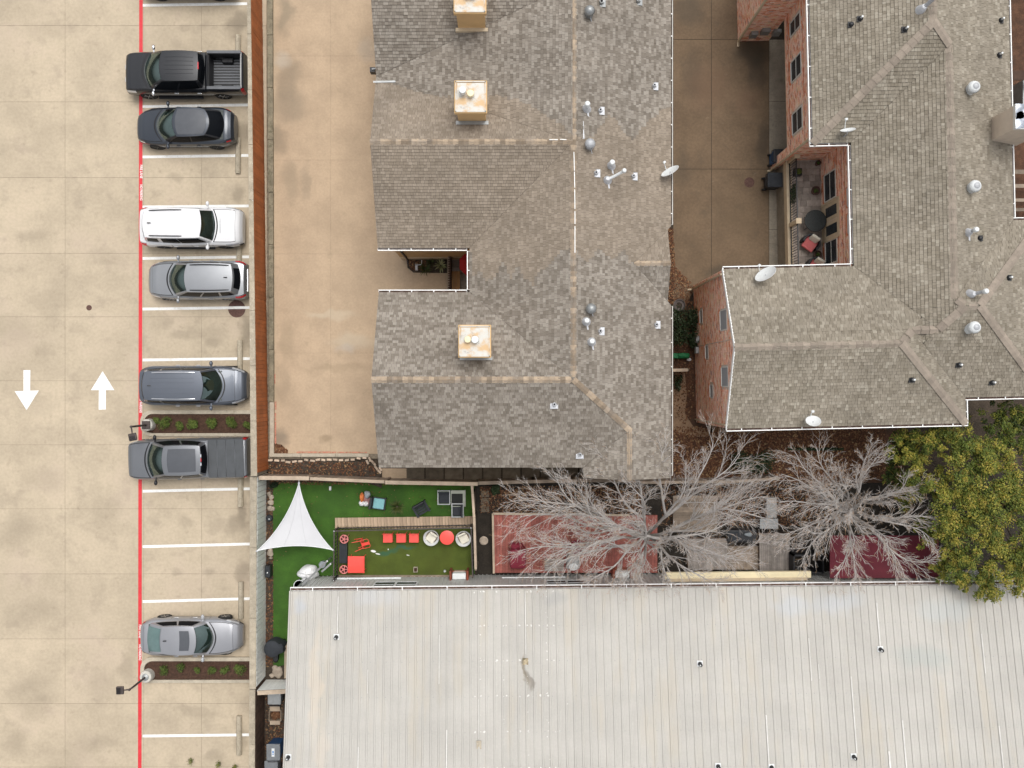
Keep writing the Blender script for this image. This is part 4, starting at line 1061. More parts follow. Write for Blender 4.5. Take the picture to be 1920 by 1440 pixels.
# terrace wall with doors and windows
TZ = 1.74; o3 = bw(MW, W_N - .3).xy; tl = NV - (W_N - .3)
def st(py, z=2.8): return bl(1555, py, z)[1] - (W_N - .3)
hT = [(st(376), st(323), 2.15, 3.6), (st(495), st(450), 2.1, 3.6), (st(447), st(381), TZ, 3.85), (st(388, 5), st(352, 5), 4.9, 5.7), (st(440, 5), st(402, 5), 4.9, 5.7)]
w3 = brick_wall('brick_wall', o3, v2, nu, tl, TZ, flat, hT, 5, (3.7, 4.3, 4.62))
for i in (0, 1): window(w3, o3, v2, nu, *hT[i], mull=1)
for i in (3, 4): window(w3, o3, v2, nu, *hT[i], blind=True)
# paired terrace doors
a, b, z0, z1 = hT[2]; o = Vector((*o3, 0)); Mt = Matrix(((VX.x, -UX.x, 0, o.x), (VX.y, -UX.y, 0, o.y), (0, 0, 1, 0), (0, 0, 0, 1)))
mid = (a+b)/2
for s0, s1 in ((a, mid-.03), (mid+.03, b)):
    f = MB(); w = .16
    f.box(s0, s0+w, -.05, .02, z0, z1); f.box(s1-w, s1, -.05, .02, z0, z1); f.box(s0+w, s1-w, -.05, .02, z0, z0+.5); f.box(s0+w, s1-w, -.05, .02, z1-.2, z1); f.move(Mt)
    dr = f.build('terrace_door', K['trim'], w3, fix=True)
    f = MB(); f.face([(s0+w,.009,z0+.5),(s1-w,.009,z0+.5),(s1-w,.009,z1-.2),(s0+w,.009,z1-.2)]); f.move(Mt); f.build('pane', K['pane'], dr)
f = MB(); f.box(a-.08, b+.08, -.02, .06, z1, z1+.12); f.box(a-.1, a, -.02, .05, z0, z1); f.box(b, b+.1, -.02, .05, z0, z1); f.move(Mt); f.build('door_surround', K['trim'], w3, fix=True)
# block at the top edge
CX = at(1384, 77); o4 = (CX.x, CX.y)
q1 = Vector((CX.x, CX.y)); lenS = (Vector(o1) - q1).dot(UX) + .02
w4 = brick_wall('brick_wall', o4, u2, nv, lenS, 0, flat, (), 6)
w5 = brick_wall('brick_wall', o4, v2, nu, 3.5, 0, flat, (), 7)
gpart('downspout', [Vector((CX.x-.02, CX.y-.06, 6.0)), Vector((CX.x-.02, CX.y-.06, .12)), Vector((CX.x-.02, CX.y-.3, .05))], .06, 'trim')
for px, py, z, sx in ((1435,54,1.35,.4),(1456,57,1.2,.36),(1413,62,1.0,.34)):
    p = at(px, py, z); m = MB(); yv = (Vector((p.x, 0)) - q1).dot(UX)*math.sin(TH) + CX.y; m.obox((p.x, yv - .1, z), (sx,.18,.5), TH); m.build('meter_box', K['metal_grey'], B_, bevel=.02)

# terrace: pavers, retaining wall, railing
T_ = thing('terrace', 'raised paved terrace with black railing below the brick wall', 'terrace', (0,0,0))
RU = bl(1482, 420, TZ)[0]
m = MB(); m.prism([tuple(bw(RU-.1, W_N-.5).xy), tuple(bw(MW, W_N-.5).xy), tuple(bw(MW, NV).xy), tuple(bw(RU-.1, NV).xy)], 0, TZ-.03); m.build('retaining_wall', K['walk'], T_, fix=True)
m = MB(); m.prism([tuple(bw(RU-.15, W_N-.5).xy), tuple(bw(RU+.1, W_N-.5).xy), tuple(bw(RU+.1, NV).xy), tuple(bw(RU-.15, NV).xy)], TZ-.4, TZ+.02); m.build('coping', K['trim'], T_, fix=True)
rnd = random.Random(9); v = W_N - .4; r = 0
while v < NV - .05:
    u = RU + .1 - (.2 if r % 2 else 0); dv = .3
    while u < MW:
        w = rnd.choice((.3, .3, .45)); u0, u1 = max(u, RU+.1)+.005, min(u+w, MW)-.005
        if u1 - u0 > .04:
            q = MB(); q.prism([tuple(bw(u0,v+.005).xy), tuple(bw(u1,v+.005).xy), tuple(bw(u1,min(v+dv,NV)-.005).xy), tuple(bw(u0,min(v+dv,NV)-.005).xy)], TZ-.028, TZ + rnd.uniform(0,.006), bottom=False); q.build('paver', K['paver'], T_)
        u += w
    v += dv; r += 1
me = MB().box(-.011,.011,-.011,.011,0,.96).mesh('baluster', K['black_metal'])
v = W_N - .2
while v < NV - .1:
    o = link('baluster', me, T_); o.location = bw(RU, v, TZ+.06); v += .125
for z in (TZ+.08, TZ+1.02):
    m = MB(); m.bar(bw(RU, W_N-.2, z), bw(RU, NV-.05, z), .05, .04); m.build('rail', K['black_metal'], T_)
for py in (418, 297):
    p = bw(RU, bl(1490, py, 2.4)[1]); m = MB(); m.box(p.x-.09,p.x+.09,p.y-.09,p.y+.09,TZ,TZ+1.15); m.box(p.x-.13,p.x+.13,p.y-.13,p.y+.13,TZ+1.15,TZ+1.22); m.build('post', K['trim'], T_, bevel=.01)

# roof fittings of the brick house
GB = 'vents of the brick house roof'
def dome(px, py, label):
    p = on_roof(px, py, zB); t = thing('turbine_vent', label, 'roof vent', p, group='white turbine vents of the brick house')
    MB().lathe((0,0,0), [(.26,-.2),(.2,.1),(.2,.2)], 22).build('base', K['steel_white'], t, smooth=60)
    m = MB()
    for k in range(22):
        a = 2*math.pi*k/22; b = a+.36; rows = []
        for s in range(7):
            th = .2 + (math.pi-.5)*s/6; rr = .26*math.sin(th); z = .36-.2*math.cos(th); rows.append([(rr*math.cos(a), rr*math.sin(a), z), (rr*.92*math.cos(b), rr*.92*math.sin(b), z)])
        m.grid(rows)
    m.build('vane', K['steel_white'], t)
    MB().lathe((0,0,.36), [(.2,-.14),(.23,0),(.21,.12),(.13,.18),(0,.2)], 22).build('drum', K['steel_white'], t, smooth=60)
    MB().lathe((0,0,.55), [(.13,0),(.1,.03),(0,.045)], 16).build('crown_plate', K['galv'], t, smooth=40)
dome(1817, 169, 'white turbine vent on the right slope above the cream chimney'); dome(1819, 353, 'white turbine vent on the right slope below the cream chimney'); dome(1818, 615, 'white turbine vent on the bottom slope near the peak')
def boot(px, py, label, tip=True):
    p = on_roof(px, py, zB); t = thing('pipe_boot', label, 'roof vent', p, group=GB)
    m = MB(); m.obox((0,0,.02), (.26,.24,.05)); m.build('plate', K['black'], t)
    MB().lathe((0,0,0), [(.11,.02),(.085,.15),(.06,.17)], 14).build('collar', K['black'], t, smooth=50)
    if tip: MB().lathe((0,0,.15), [(.04,0),(.04,.16),(.03,.16),(0,.15)], 10).build('pipe', K['steel_white'], t, smooth=50)
for px, py, l, tp in ((1595,47,'black roof boot left of the twin boots near the top',False),(1612,36,'black roof boot with white tip beside the top left one',True),(1696,56,'black roof boot in the middle of the upper left slope',True),(1872,104,'black roof boot near the right gutter, lower one',True),
        (1875,39,'black roof boot near the right gutter, upper one',True),(1836,447,'black roof boot beside the small steel flue',False),(1890,521,'black roof boot on the far right slope',True),(1797,684,'black roof boot on the bottom slope below the white vent',True),
        (1859,717,'black roof boot nearest the bottom right gutter',True),(1709,712,'black roof boot left of the bottom hip',True)): boot(px, py, l, tp)
flue(on_roof(1727, 18, zB), 'grey flue pipe leaning at the top of the ridge', GB, .09, .9, (.2,.15), 'galv')
flue(on_roof(1814, 436, zB), 'small steel flue beside a black boot', GB, .08, .5, (.05,.02), 'galv')
flue(on_roof(1820, 552, zB), 'steel flue with pale flashing beside the roof peak', GB, .08, .7, (.2,.05), 'galv')
for px, py, z, az, el, l in ((1582,256,BZ+.1,R(103),24,'white satellite dish above the terrace corner'),(1432,521,BZ+.1,R(129.5),24,'large white satellite dish on the left gable eave'),(1518,794,BZ+.05,R(102),38,'white satellite dish on the bottom gutter')):
    p = on_roof(px, py, zB); dish((p.x, p.y, p.z), az, l, el=el, size=(.47,.49) if px == 1432 else (.31,.33))
# big cream chimney at the right edge
c0 = at(1858, 222, 6.75); t = thing('chimney', 'cream sided chimney with dented grey metal top at the right edge', 'chimney', (c0.x, c0.y, 6.0))
m = MB(); m.box(0, 1.5, -.95, 0, 0, 2.55); m.build('stack', K['trim'] if False else mat('cream_siding', (.6,.5,.4), .7, var=.06), t)
m = MB(); m.box(-.03, 1.53, -.98, .03, 2.4, 2.55); m.build('corner_trim', K['frame'], t)
m = MB(); rows = []; rnd = random.Random(2)
for j in range(9): rows.append([(-.02+1.54*i/14, -.97+.99*j/8, 2.56 + .05*math.sin(i*.9)*math.sin(j*1.1) + rnd.uniform(-.015,.015)) for i in range(15)])
m.grid(rows); m.build('cap_plate', mat('dented_metal', (.34,.37,.42), .35, metal=.6, var=.35, scale=4), t, smooth=180)
m = MB(); m.bar((.0,-.0,.75),(-.15,-.05,.62),.05); m.bar((0,-.95,.75),(-.15,-.95,.6),.05); m.bar((.55,-.95,.5),(.5,-1.1,.4),.05); m.build('base_flashing', K['frame'], t)
# ------------------------------------------------------------------ metal roofed building along the bottom
MT = R(.55); MO = Vector((-10.17, -9.52))
MU = Vector((math.cos(MT), math.sin(MT))); MV = Vector((math.sin(MT), -math.cos(MT)))       # MV runs down the picture
SL = .183; EZ = 3.5
def mw(u, v, z=None): q = MO + MU*u + MV*v; return Vector((q.x, q.y, EZ + SL*v if z is None else z))
MM = Matrix(((MU.x, MV.x, 0, MO.x), (MU.y, MV.y, 0, MO.y), (0, 0, 1, EZ), (0, 0, 0, 1)))
K['sealant'] = mat('old_sealant', (.6,.59,.56), .6, var=.12, scale=3, world_co=True)
W_ = thing('metal_building', 'low building with ribbed white metal roof and grey siding', 'building', (0,0,0))
RP, PW, LEN = .357, 1.071, 12.0
def panel_mesh():
    m = MB(); prof = []
    for k in range(3):
        c = RP*k + .06
        prof += [(c-.055, 0), (c-.03, .034), (c+.03, .034), (c+.055, 0)]
        for q in (.12, .2): prof += [(c+q-.012, 0), (c+q, .005), (c+q+.012, 0)]
    prof = [(0, 0)] + prof + [(PW + .004, 0)]
    rows = [[(x, v, z + SL*v) for x, z in prof] for v in (0, LEN/2, LEN)]
    m.grid(rows); m.grid([[(x, 0, z) for x, z in prof], [(x, 0, -.03) for x, z in prof]])
    return m
me = panel_mesh().move(Matrix(((1,0,0,0),(0,-1,0,0),(0,0,1,0),(0,0,0,1)))).mesh('roof_panel', K['metalroof'])
for i in range(34):
    o = link('roof_panel', me, W_); p = mw(i*PW, 0); o.location = (p.x, p.y, EZ); o.rotation_euler = (0, 0, MT)
m = MB(); rnd = random.Random(3)
for r in range(8):
    v = 1.62 + r*1.5
    for k in range(98):
        if rnd.random() < .22: continue
        u = k*RP + .06 + .1; m.lathe((u, v + rnd.uniform(-.02,.02), SL*v), [(.02,0),(.016,.01),(0,.012)], 6, t=.5)
m.move(MM); s = m.build('screws', K['metal_grey'], W_); s['kind'] = 'stuff'
m = MB()
for r in range(40):
    for v in (.12, 1.6, 3.1, 4.6, 6.1, 7.6):
        if rnd.random() < .55:
            u = 8.45 + rnd.choice((0,.28,.42,1.0,1.3,1.45,1.6,2.05,2.4,2.6,2.95,3.3,3.6,3.75,4.1)) + rnd.uniform(-.03,.03)
            q = rnd.uniform(.022,.045); m.lathe((u, v + rnd.uniform(-.03,.03), SL*v), [(q,0),(q*.7,.012),(0,.016)], 7)
for r in range(70):
    u, v = 8.4 + rnd.choice((.27,.28,1.3,1.32,2.4,3.33,3.35,4.2)) + rnd.uniform(-.05,.05), rnd.uniform(.3, 7.5); q = rnd.uniform(.018,.035); m.lathe((u, v, SL*v), [(q,0),(q*.7,.01),(0,.013)], 6)
m.move(MM); s = m.build('sealant_dabs', K['sealant'], W_); s['kind'] = 'stuff'
def onm(px, py):
    v = 0
    for _ in range(8):
        p = at(px, py, EZ + SL*max(v, 0)).xy - MO; u, v = p.dot(MU), p.dot(MV)
    return u, v
for px, y0, y1, w in ((637,1118,1186,.06),(819,1190,1282,.05),(833,1368,1450,.07),(982,1108,1226,.05),(668,1400,1450,.06),(687,1255,1300,.03),(1522,1196,1276,.04),(1536,1245,1272,.03),(1640,1130,1212,.08),(1832,1188,1262,.05),(1590,1268,1412,.06),(1437,1340,1434,.07),(1690,1350,1440,.08),(1868,1360,1440,.06),(1666,1408,1440,.12),(892,1310,1385,.03),(700,1190,1210,.03)):
    u0, v0 = onm(px, y0); u1, v1 = onm(px + (px-960)*.00011*(y1-y0), y1); k = round((u0-.06)/RP)*RP + .06
    m = MB(); m.bar((k, v0, SL*v0+.044), (k, v1, SL*v1+.044), w*.6, .012); m.move(MM); m.build('sealant_strip', K['sealant'], W_)
def roofpipe(px, py, label):
    u, v = onm(px, py); p = mw(u, v); t = thing('vent_pipe', label, 'roof vent', p, MT, group='square pipe vents on the metal roof')
    m = MB(); m.box(-.13,.13,-.13,.13,-.03,.05); m.build('flashing', K['steel_white'], t, bevel=.02)
    MB().lathe((0,0,.04), [(.1,0),(.08,.12),(.08,.22),(.055,.22),(.05,.1)], 16).build('pipe', K['black'], t, smooth=50)
    MB().lathe((-.03,-.03,.15), [(.045,0),(.045,.09),(.0,.095)], 12).build('core', K['steel_white'], t, smooth=50)
for px, py, l in ((631,1194,'square vent near the upper left corner of the metal roof'),(541,1419,'square vent at the left rake near the bottom'),(1312,1244,'square vent in the middle of the metal roof'),(1650,1217,'square vent on the right part with dark stain beside'),(1600,1418,'square vent near the bottom edge, right of centre'),(1346,1436,'vent at the bottom edge, centre'),(1446,1438,'vent at the bottom edge between two others')): roofpipe(px, py, l)
u, v = onm(985, 1240); m = MB(); m.obox((0,0,.03), (.26,.3,.05)); m.move(MM @ Matrix.Translation((u, v, SL*v))); m.build('roof_patch', mat('grimy_patch', (.36,.3,.2), .9, var=.4, scale=9, blotch=((6,.5,.6,(.12,.1,.06),.8),)), W_)
u, v = onm(898, 1396); m = MB(); m.obox((0,0,.03), (.22,.36,.04)); m.move(MM @ Matrix.Translation((u, v, SL*v))); m.build('roof_patch', K['kerb'], W_)
m = MB(); m.box(-.06, 0, -.02, LEN, -.12, .02); 
for i in range(len(m.v)): x, y, z = m.v[i]; m.v[i] = (x, y, z + SL*y)
m.move(MM); m.build('rake_trim', K['metalroof'], W_, fix=True)
# walls, gutter
m = MB(); m.box(.2, 35, .12, 12, -3.5, -.15); m.move(MM); m.build('wall_core', K['metalwall'], W_, fix=True)
gutter(W_, mw(-.02, -.02, EZ-.02), mw(35, -.02, EZ-.02), tuple(-MV), 2.0, .16)
wl_me = MB()
for k in range(5):
    c = k*.21; wl_me.grid([[(x, y, z) for x, y in ((c, 0),(c+.07, 0),(c+.085, -.035),(c+.125, -.035),(c+.14, 0),(c+.21, 0))] for z in (.0, 3.4)])
me = wl_me.move(Matrix(((1,0,0,0),(0,-1,0,0),(0,0,1,0),(0,0,0,1)))).mesh('wall_panel', K['metalwall'])
for i in range(33):
    o = link('wall_panel', me, W_); p = mw(.2 + i*1.05, .11, 0); o.location = (p.x, p.y, 0); o.rotation_euler = (0, 0, MT)
m = MB(); p = mw(.16, .06, 0); m.box(p.x-.06, p.x+.06, p.y-.02, p.y+.09, 0, 3.4); m.build('corner_trim', K['metal_grey'], W_)
def wallpx(px, z, dv=0): # point on the front wall with plan column px at height z
    k = PPM*CAM_H/(CAM_H-z); x = (px-960)/k; u = (x - MO.x)/MU.x; return mw(u, .1 - dv, z)
def wallwin(px0, px1, z0, z1, label=None):
    a, b = wallpx(px0, (z0+z1)/2), wallpx(px1, (z0+z1)/2); d = (b-a).normalized(); L = (b-a).length; n = -MV
    M2 = Matrix(((d.x, n.x, 0, a.x), (d.y, n.y, 0, a.y), (0,0,1,0), (0,0,0,1)))
    f = MB(); w = .06
    for q in ((0,w,z0,z1),(L-w,L,z0,z1),(w,L-w,z0,z0+w),(w,L-w,z1-w,z1),(L/2-.05,L/2+.05,z0+w,z1-w),(w,L/2-.07,(z0+z1)/2-.02,(z0+z1)/2+.02),(L/2+.07,L-w,(z0+z1)/2-.03,(z0+z1)/2+.03)): f.box(q[0],q[1],.01,.07,q[2],q[3])
    f.move(M2); fr = f.build('window', K['steel_white'], W_, fix=True)
    f = MB(); f.face([(w,.055,z0+w),(L-w,.055,z0+w),(L-w,.055,z1-w),(w,.055,z1-w)]); f.move(M2); f.build('pane', K['pane'], fr)
wallwin(700, 782, 1.6, 2.75); wallwin(1024, 1102, 1.6, 2.75)
a, b = wallpx(632, .8, .06), wallpx(752, .8, .06); m = MB(); m.bar(a, b, .08, .07); m.build('tube_light', K['steel_white'], W_)
a, b = wallpx(941, .9, .05), wallpx(1060, .9, .05); m = MB(); m.bar(a, b, .05, .05); m.build('conduit', K['steel_white'], W_)
def wall_unit(px0, px1, z0, z1, label):
    a, b = wallpx(px0, z0), wallpx(px1, z0); c = (a+b)/2; L = (b-a).length
    t = thing('wall_air_conditioner', label, 'air conditioner', (c.x, c.y, z0), MT, group='wall air conditioners')
    m = MB(); m.box(-L/2,-L/2+.1,0,.45,-.05,z1-z0); m.box(L/2-.1,L/2,0,.45,-.05,z1-z0); m.box(-L/2+.1,L/2-.1,0,.4,-.05,.05); m.box(-L/2+.1,L/2-.1,.3,.36,.28,.34); m.build('timber_frame', mat('brown_timber', (.22,.055,.03), .8, var=.2), t)
    m = MB(); m.box(-L/2+.13,L/2-.13,.02,.32,.06,z1-z0-.1); m.build('casing', K['steel_white'], t, bevel=.03)
    m = MB()
    for k in range(7): m.box(-L/2+.2,L/2-.2,.32,.335,.1+k*.05,.12+k*.05)
    m.build('grille', K['frame'], t)
wall_unit(845, 880, .35, 1.2, 'white air conditioner in brown timber frame beside the turf deck'); wall_unit(1146, 1182, .45, 1.15, 'white air conditioner behind the bare branches of the big tree')

# ------------------------------------------------------------------ yards between the fence and the metal building
def sheet_obj(name, label, px, z, mt, kind='structure', jit=0):
    m = MB(); m.prism([tuple(at(x, y, max(z,0)).xy) for x, y in px], z-.05, z); return tag(m.build(name, mt, fix=True), label, kind=kind)
sheet_obj('lawn', 'bright green artificial turf yard', [(512,905),(890,905),(890,1076),(575,1080),(560,1240),(512,1252)], .012, K['turf'])
sheet_obj('stone_bed', 'strip of mulch and stones along the white fence', [(494,896),(900,896),(900,911),(514,909),(515,985),(513,1252),(545,1252),(545,1440),(494,1440)], .004, K['mulch_dark'])
litter('fallen_leaves', 'brown leaves and chips along the white sided fence', [(496,912),(513,912),(513,1250),(496,1250)], 800, 8, z=.0)
litter('fallen_leaves', 'few dry leaves scattered over the green turf', [(515,912),(884,912),(884,968),(628,968),(515,1080)], 120, 9, size=.03, z=.012)
litter('fallen_leaves', 'dry leaves along the yard fence foot', [(505,897),(890,906),(890,911),(505,908)], 500, 12, z=.0)
litter('fallen_leaves', 'leaves on the dark ground of the lower left gap', [(498,1300),(532,1300),(532,1440),(498,1440)], 500, 13, z=.0)
def stone(px, py, rx, ry, label, seed, h=.07):
    p = at(px, py); m = MB(); m.blob((0,0,h*.3), (rx/PPM, ry/PPM, h), seed, 8, .12); o = m.build('stone', K['stone'], smooth=180, loc=(p.x, p.y, .01)); tag(o, label, 'stone', 'stones in the bed by the white fence')
for i, (px, py, a, b, l) in enumerate(((505,926,4,5,'small stone at the top of the bed'),(509,932,5,5,'pale stone below the top one in the bed'),(508,942,6,5,'flat stone above the round lamp in the bed'),(507,953,6,5,'broad stone in the upper bed'),(512,953.5,4,4,'small pale stone beside the broad one'),(507,1036,6,8,'long pale oval stone just below the sail corner'),(508,1046,4,2.5,'small flat stone under the oval one'),
        (521,1260,10,11,'large tan flagstone near the white gate'),(516,1252,6,5,'flat stone touching the flagstone'),(510,1266,5,4,'brown stone left of the flagstone'))): stone(px, py, a, b, l, i)
sh = shrub(513, 912, 9, 'dark dead looking plant at the top corner of the turf', 90, .5, 0, .3, 'leaf_dark', z0=0, group='plants in the turf yard')
def ground_lamp(px, py, label, square=False):
    p = at(px, py); t = thing('garden_lamp', label, 'garden lamp', (p.x, p.y, 0))
    if square: m = MB(); m.box(-.13,.13,-.3,.3,0,.5); m.build('housing', K['black'], t, bevel=.03); m = MB(); m.box(-.1,.1,-.25,.25,.5,.53); m.build('lid', K['cloth_black'], t)
    else: MB().lathe((0,0,0), [(.17,0),(.17,.12),(.15,.16),(.13,.13),(0,.12)], 24).build('housing', K['cloth_black'], t, smooth=40)
    MB().lathe((0,-.04,.53 if square else .13), [(.035,0),(.03,.03),(0,.04)], 10).build('bulb_cover', K['steel_white'], t, smooth=60)
ground_lamp(506, 971, 'round black lamp in the stone bed by the white fence'); ground_lamp(507, 1068, 'tall black box lamp by the white fence', True)
m = MB(); m.obox((0,0,.08), (.1,.2,.16)); p = at(620, 915); o = m.build('marker_block', K['steel_white'], bevel=.02, loc=(p.x, p.y, .01)); tag(o, 'small white block standing on the turf near the sail tip', 'block')

# shade sail
S_ = thing('shade_sail', 'white triangular shade sail stretched over the turf yard', 'shade sail', (0,0,0))
A0, B0, C0 = at(560.5, 906, 2.0), at(482, 1033, 1.75), at(624, 1031, 1.55)
m = MB(); NN = 26; cen = (A0+B0+C0)/3
def bow(p, q, t, k): 
    e = p.lerp(q, t); mid = cen - (p+q)/2; return e + mid*k*4*t*(1-t)
rows = []
for i in range(NN+1):
    s = i/NN; l = bow(A0, B0, s, .27); r = bow(A0, C0, s, .25); row = []
    for j in range(NN+1):
        t = j/NN; p = l.lerp(r, t); up = (cen - (B0+C0)/2)*.21*4*t*(1-t)*s**3; p = p + up
        p.z += -.12*math.sin(math.pi*t)*s*(1-s)*2 + .01*math.sin(9*t+5*s); row.append(tuple(p))
    rows.append(row)
m.grid(rows); m.build('cloth', K['cloth_white'], S_, smooth=180)
for pts in ([r[0] for r in rows], [r[-1] for r in rows], rows[-1]): m = MB(); m.tube([(x,y,z+.004) for x,y,z in pts], .022, 6); m.build('hem', K['steel_white'], S_, smooth=180)
for jj in (9, 17): m = MB(); m.tube([(r[jj][0], r[jj][1], r[jj][2]+.003) for r in rows[3:]], .009, 4); m.build('seam', K['cloth_white'], S_, smooth=180)
for p, q in ((A0, at(560.5, 899, 2.0)), (B0, at(479, 1035, 1.75)), (C0, at(628, 1033, 1.3))):
    m = MB(); m.lathe(tuple(p), [(.03,-.01),(.05,-.01),(.05,.01),(.03,.01)], 12); m.tube([p, q], .012, 6); m.build('corner_fitting', K['galv'], S_)

# yard fences (seen from above: cap rail, posts, boards)
def yard_fence(label, pts, zt, mt, capw=.17, step=.145, boards=True, bm_='wood_old'):
    t = thing('yard_fence', label, 'fence', (0,0,0)); P3 = [at(x, y, zt) for x, y in pts]
    for i in range(len(P3)-1):
        a, b = P3[i], P3[i+1]; d = (b-a).normalized(); n = Vector((-d.y, d.x, 0)); L = (b-a).length
        m = MB(); m.bar(a + Vector((0,0,-.02)), b + Vector((0,0,-.02)) - d*.01, capw, .04); m.build('cap_rail', K[mt], t, bevel=.008)
        if boards:
            me = MB().box(.003, step-.003, -.012, .012, .03, zt-.045).mesh('fence_board', K[bm_])
            for k in range(int(L/step)):
                p = a + d*(k*step); o = link('fence_board', me, t); o.location = (p.x, p.y, 0); o.rotation_euler = (0,0,math.atan2(d.y,d.x))
        for q in (a, b):
            m = MB(); m.box(q.x-.05,q.x+.05,q.y-.05,q.y+.05,0,zt-.05); m.build('post', K[bm_], t)
yard_fence('pale capped fence section above the shade sail', [(485.5,896),(580,897)], 1.75, 'wood_cap', .19)
yard_fence('pale capped fence section above the turf yard', [(581,897.5),(721,903.5)], 1.75, 'wood_cap', .15)
yard_fence('pale capped fence section above the folded chairs', [(722,904.5),(896,907.5)], 1.75, 'wood_cap', .18)
yard_fence('side fence between turf yard and dark gap', [(885,910),(886,926),(889,970),(892,1068)], 1.75, 'wood_cap', .12)
yard_fence('brown capped fence between red deck and long house', [(897,906),(1000,903),(1100,901),(1200,902)], 1.75, 'wood_old', .16)
yard_fence('weathered fence right of the big bare tree', [(1205,905),(1380,903),(1462,897)], 1.75, 'wood_old', .13)
yard_fence('wooden gate rail between house and brick gable', [(1256,694.5),(1290,693.5)], 1.5, 'wood_cap', .15, bm_='wood_old')
# white gate panel and yard end at lower left
G_ = thing('gate_panel', 'white sided gate panel with pale timber cap at lower left', 'gate', (0,0,0))
for i in range(7):
    a, b = at(499 + i*6.9, 1274, 0), at(499 + (i+1)*6.9, 1274, 0); m = MB(); m.box(a.x+.004, b.x-.004, a.y-.03, a.y, .02, 1.55); m.build('gate_board', K['siding_white'], G_)
a, b = at(483, 1299, 1.62), at(538, 1296, 1.62); m = MB(); m.bar(a, b, .2, .07); m.build('cap_rail', K['wood_cap'], G_)
# path of pavers beside the long house
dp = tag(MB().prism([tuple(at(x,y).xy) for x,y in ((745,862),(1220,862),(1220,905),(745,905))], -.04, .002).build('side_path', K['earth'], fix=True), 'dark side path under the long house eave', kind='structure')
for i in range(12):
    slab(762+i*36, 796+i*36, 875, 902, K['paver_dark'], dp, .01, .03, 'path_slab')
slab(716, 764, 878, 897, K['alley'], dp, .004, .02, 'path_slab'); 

# ---- raised turf deck
D_ = thing('turf_deck', 'raised deck with olive artificial turf, cedar boards and black railing', 'deck', (0,0,0)); DZ = .4
a, b = at(633, 984, DZ), at(887, 1082, DZ); m = MB(); m.box(a.x, b.x, b.y, a.y, 0, DZ-.03); m.build('deck_frame', K['wood_old'], D_)
a, b = at(630, 991, DZ), at(887, 1078, DZ); m = MB(); m.box(a.x, b.x, b.y, a.y, DZ-.03, DZ+.004); m.build('turf', K['turf_deck'], D_)
rnd = random.Random(12); x = 628.0
while x < 886:
    w = rnd.choice((5.6, 5.6, 7)); a, b = at(x+.25, 971 - (x-628)*.012, DZ), at(min(x+w, 889)-.25, 992, DZ); m = MB(); cx = (a.x+b.x)/2; cy = (a.y+b.y)/2
    m.box(a.x-cx, b.x-cx, b.y-cy, a.y-cy, -.035, rnd.uniform(-.004,.004)); m.build('deck_board', K['wood_new'], D_, loc=(cx, cy, DZ)); x += w
m = MB(); rnd = random.Random(2)
for k in range(2200):
    x, y = rnd.uniform(631, 887), 990 + rnd.uniform(-2.5, 3.5) - (x-630)*.01; p = at(x, y, DZ); a = rnd.uniform(0,6.28); s = .03
    m.face([(p.x-math.cos(a)*.008,p.y-math.sin(a)*.008,DZ), (p.x+math.cos(a)*.008,p.y+math.sin(a)*.008,DZ), (p.x+rnd.uniform(-s,s),p.y+rnd.uniform(-s,s),DZ+rnd.uniform(.02,.06))], rnd.uniform(.2,.8))
s = m.build('turf_edge', K['leaf_shrub'], D_); s['kind'] = 'stuff'
RZ = DZ + .95
rail = [at(633, 1080, DZ), at(634, 989.5, DZ), at(885, 983.5, DZ), at(888, 1076, DZ)]
for i in range(3):
    p, q = rail[i], rail[i+1]
    for z in (DZ+.12, RZ): m = MB(); m.bar((p.x,p.y,z), (q.x,q.y,z), .055 if z == RZ else .04, .04); m.build('rail', K['bronze'] if z == RZ else K['black_metal'], D_)
    L = (q-p).length; n = int(L/.16)
    me = MB().box(-.009,.009,-.009,.009,DZ+.1,RZ).mesh('baluster', K['black_metal'])
    for k in range(n): o = link('baluster', me, D_); e = p.lerp(q, (k+.5)/n); o.location = (e.x, e.y, 0)
    m = MB(); m.box(p.x-.04,p.x+.04,p.y-.04,p.y+.04,0,RZ+.04); m.build('post', K['black_metal'], D_)
    MB().lathe((p.x,p.y,RZ+.04), [(.03,0),(.02,.03),(0,.035)], 8).build('post_cap', K['steel_white'], D_)
for i, (px, py, rx, ry) in enumerate(((700,1033.5,5,2.2),(708.5,1038.5,4.5,1.2),(728,1030,1,1.4),(765,1041,3,.8))):
    p = at(px, py, DZ); m = MB(); m.prism(circle(0,0,1,14), 0, .004); o = m.build('paint_spot', K['white'], D_, loc=(p.x, p.y, DZ+.005)); o.scale = (rx/38, ry/38, 1); o.rotation_euler = (0,0,-.2)

# furniture on the deck
def red_chair(p, rz, label, tip=False):
    t = thing('metal_chair', label, 'chair', p, rz, group='red metal cafe chairs')
    m = MB(); m.box(-.23,.23,-.22,.22,.43,.455); m.build('seat', K['red_metal'], t, bevel=.05)
    for sx in (-1,1):
        for sy in (-1,1): m = MB(); m.tube([(sx*.19,sy*.18,.44),(sx*.24,sy*.23,.0)], [.02,.014], 6); m.build('leg', K['red_metal'], t)
    m = MB(); m.tube([(-.21,.21,.44),(-.22,.25,.8),(-.14,.27,.86),(.14,.27,.86),(.22,.25,.8),(.21,.21,.44)], .014, 6); m.build('back_frame', K['red_metal'], t, smooth=180)
    m = MB(); m.obox((0,.255,.66), (.14,.012,.4), m=Matrix.Rotation(-.08,3,'X')); m.build('backrest', K['red_metal'], t)
    for sx in (-1,1): m = MB(); m.tube([(sx*.215,-.2,.2),(sx*.215,.2,.2)], .009, 5); m.build('stretcher', K['red_metal'], t)
    return t
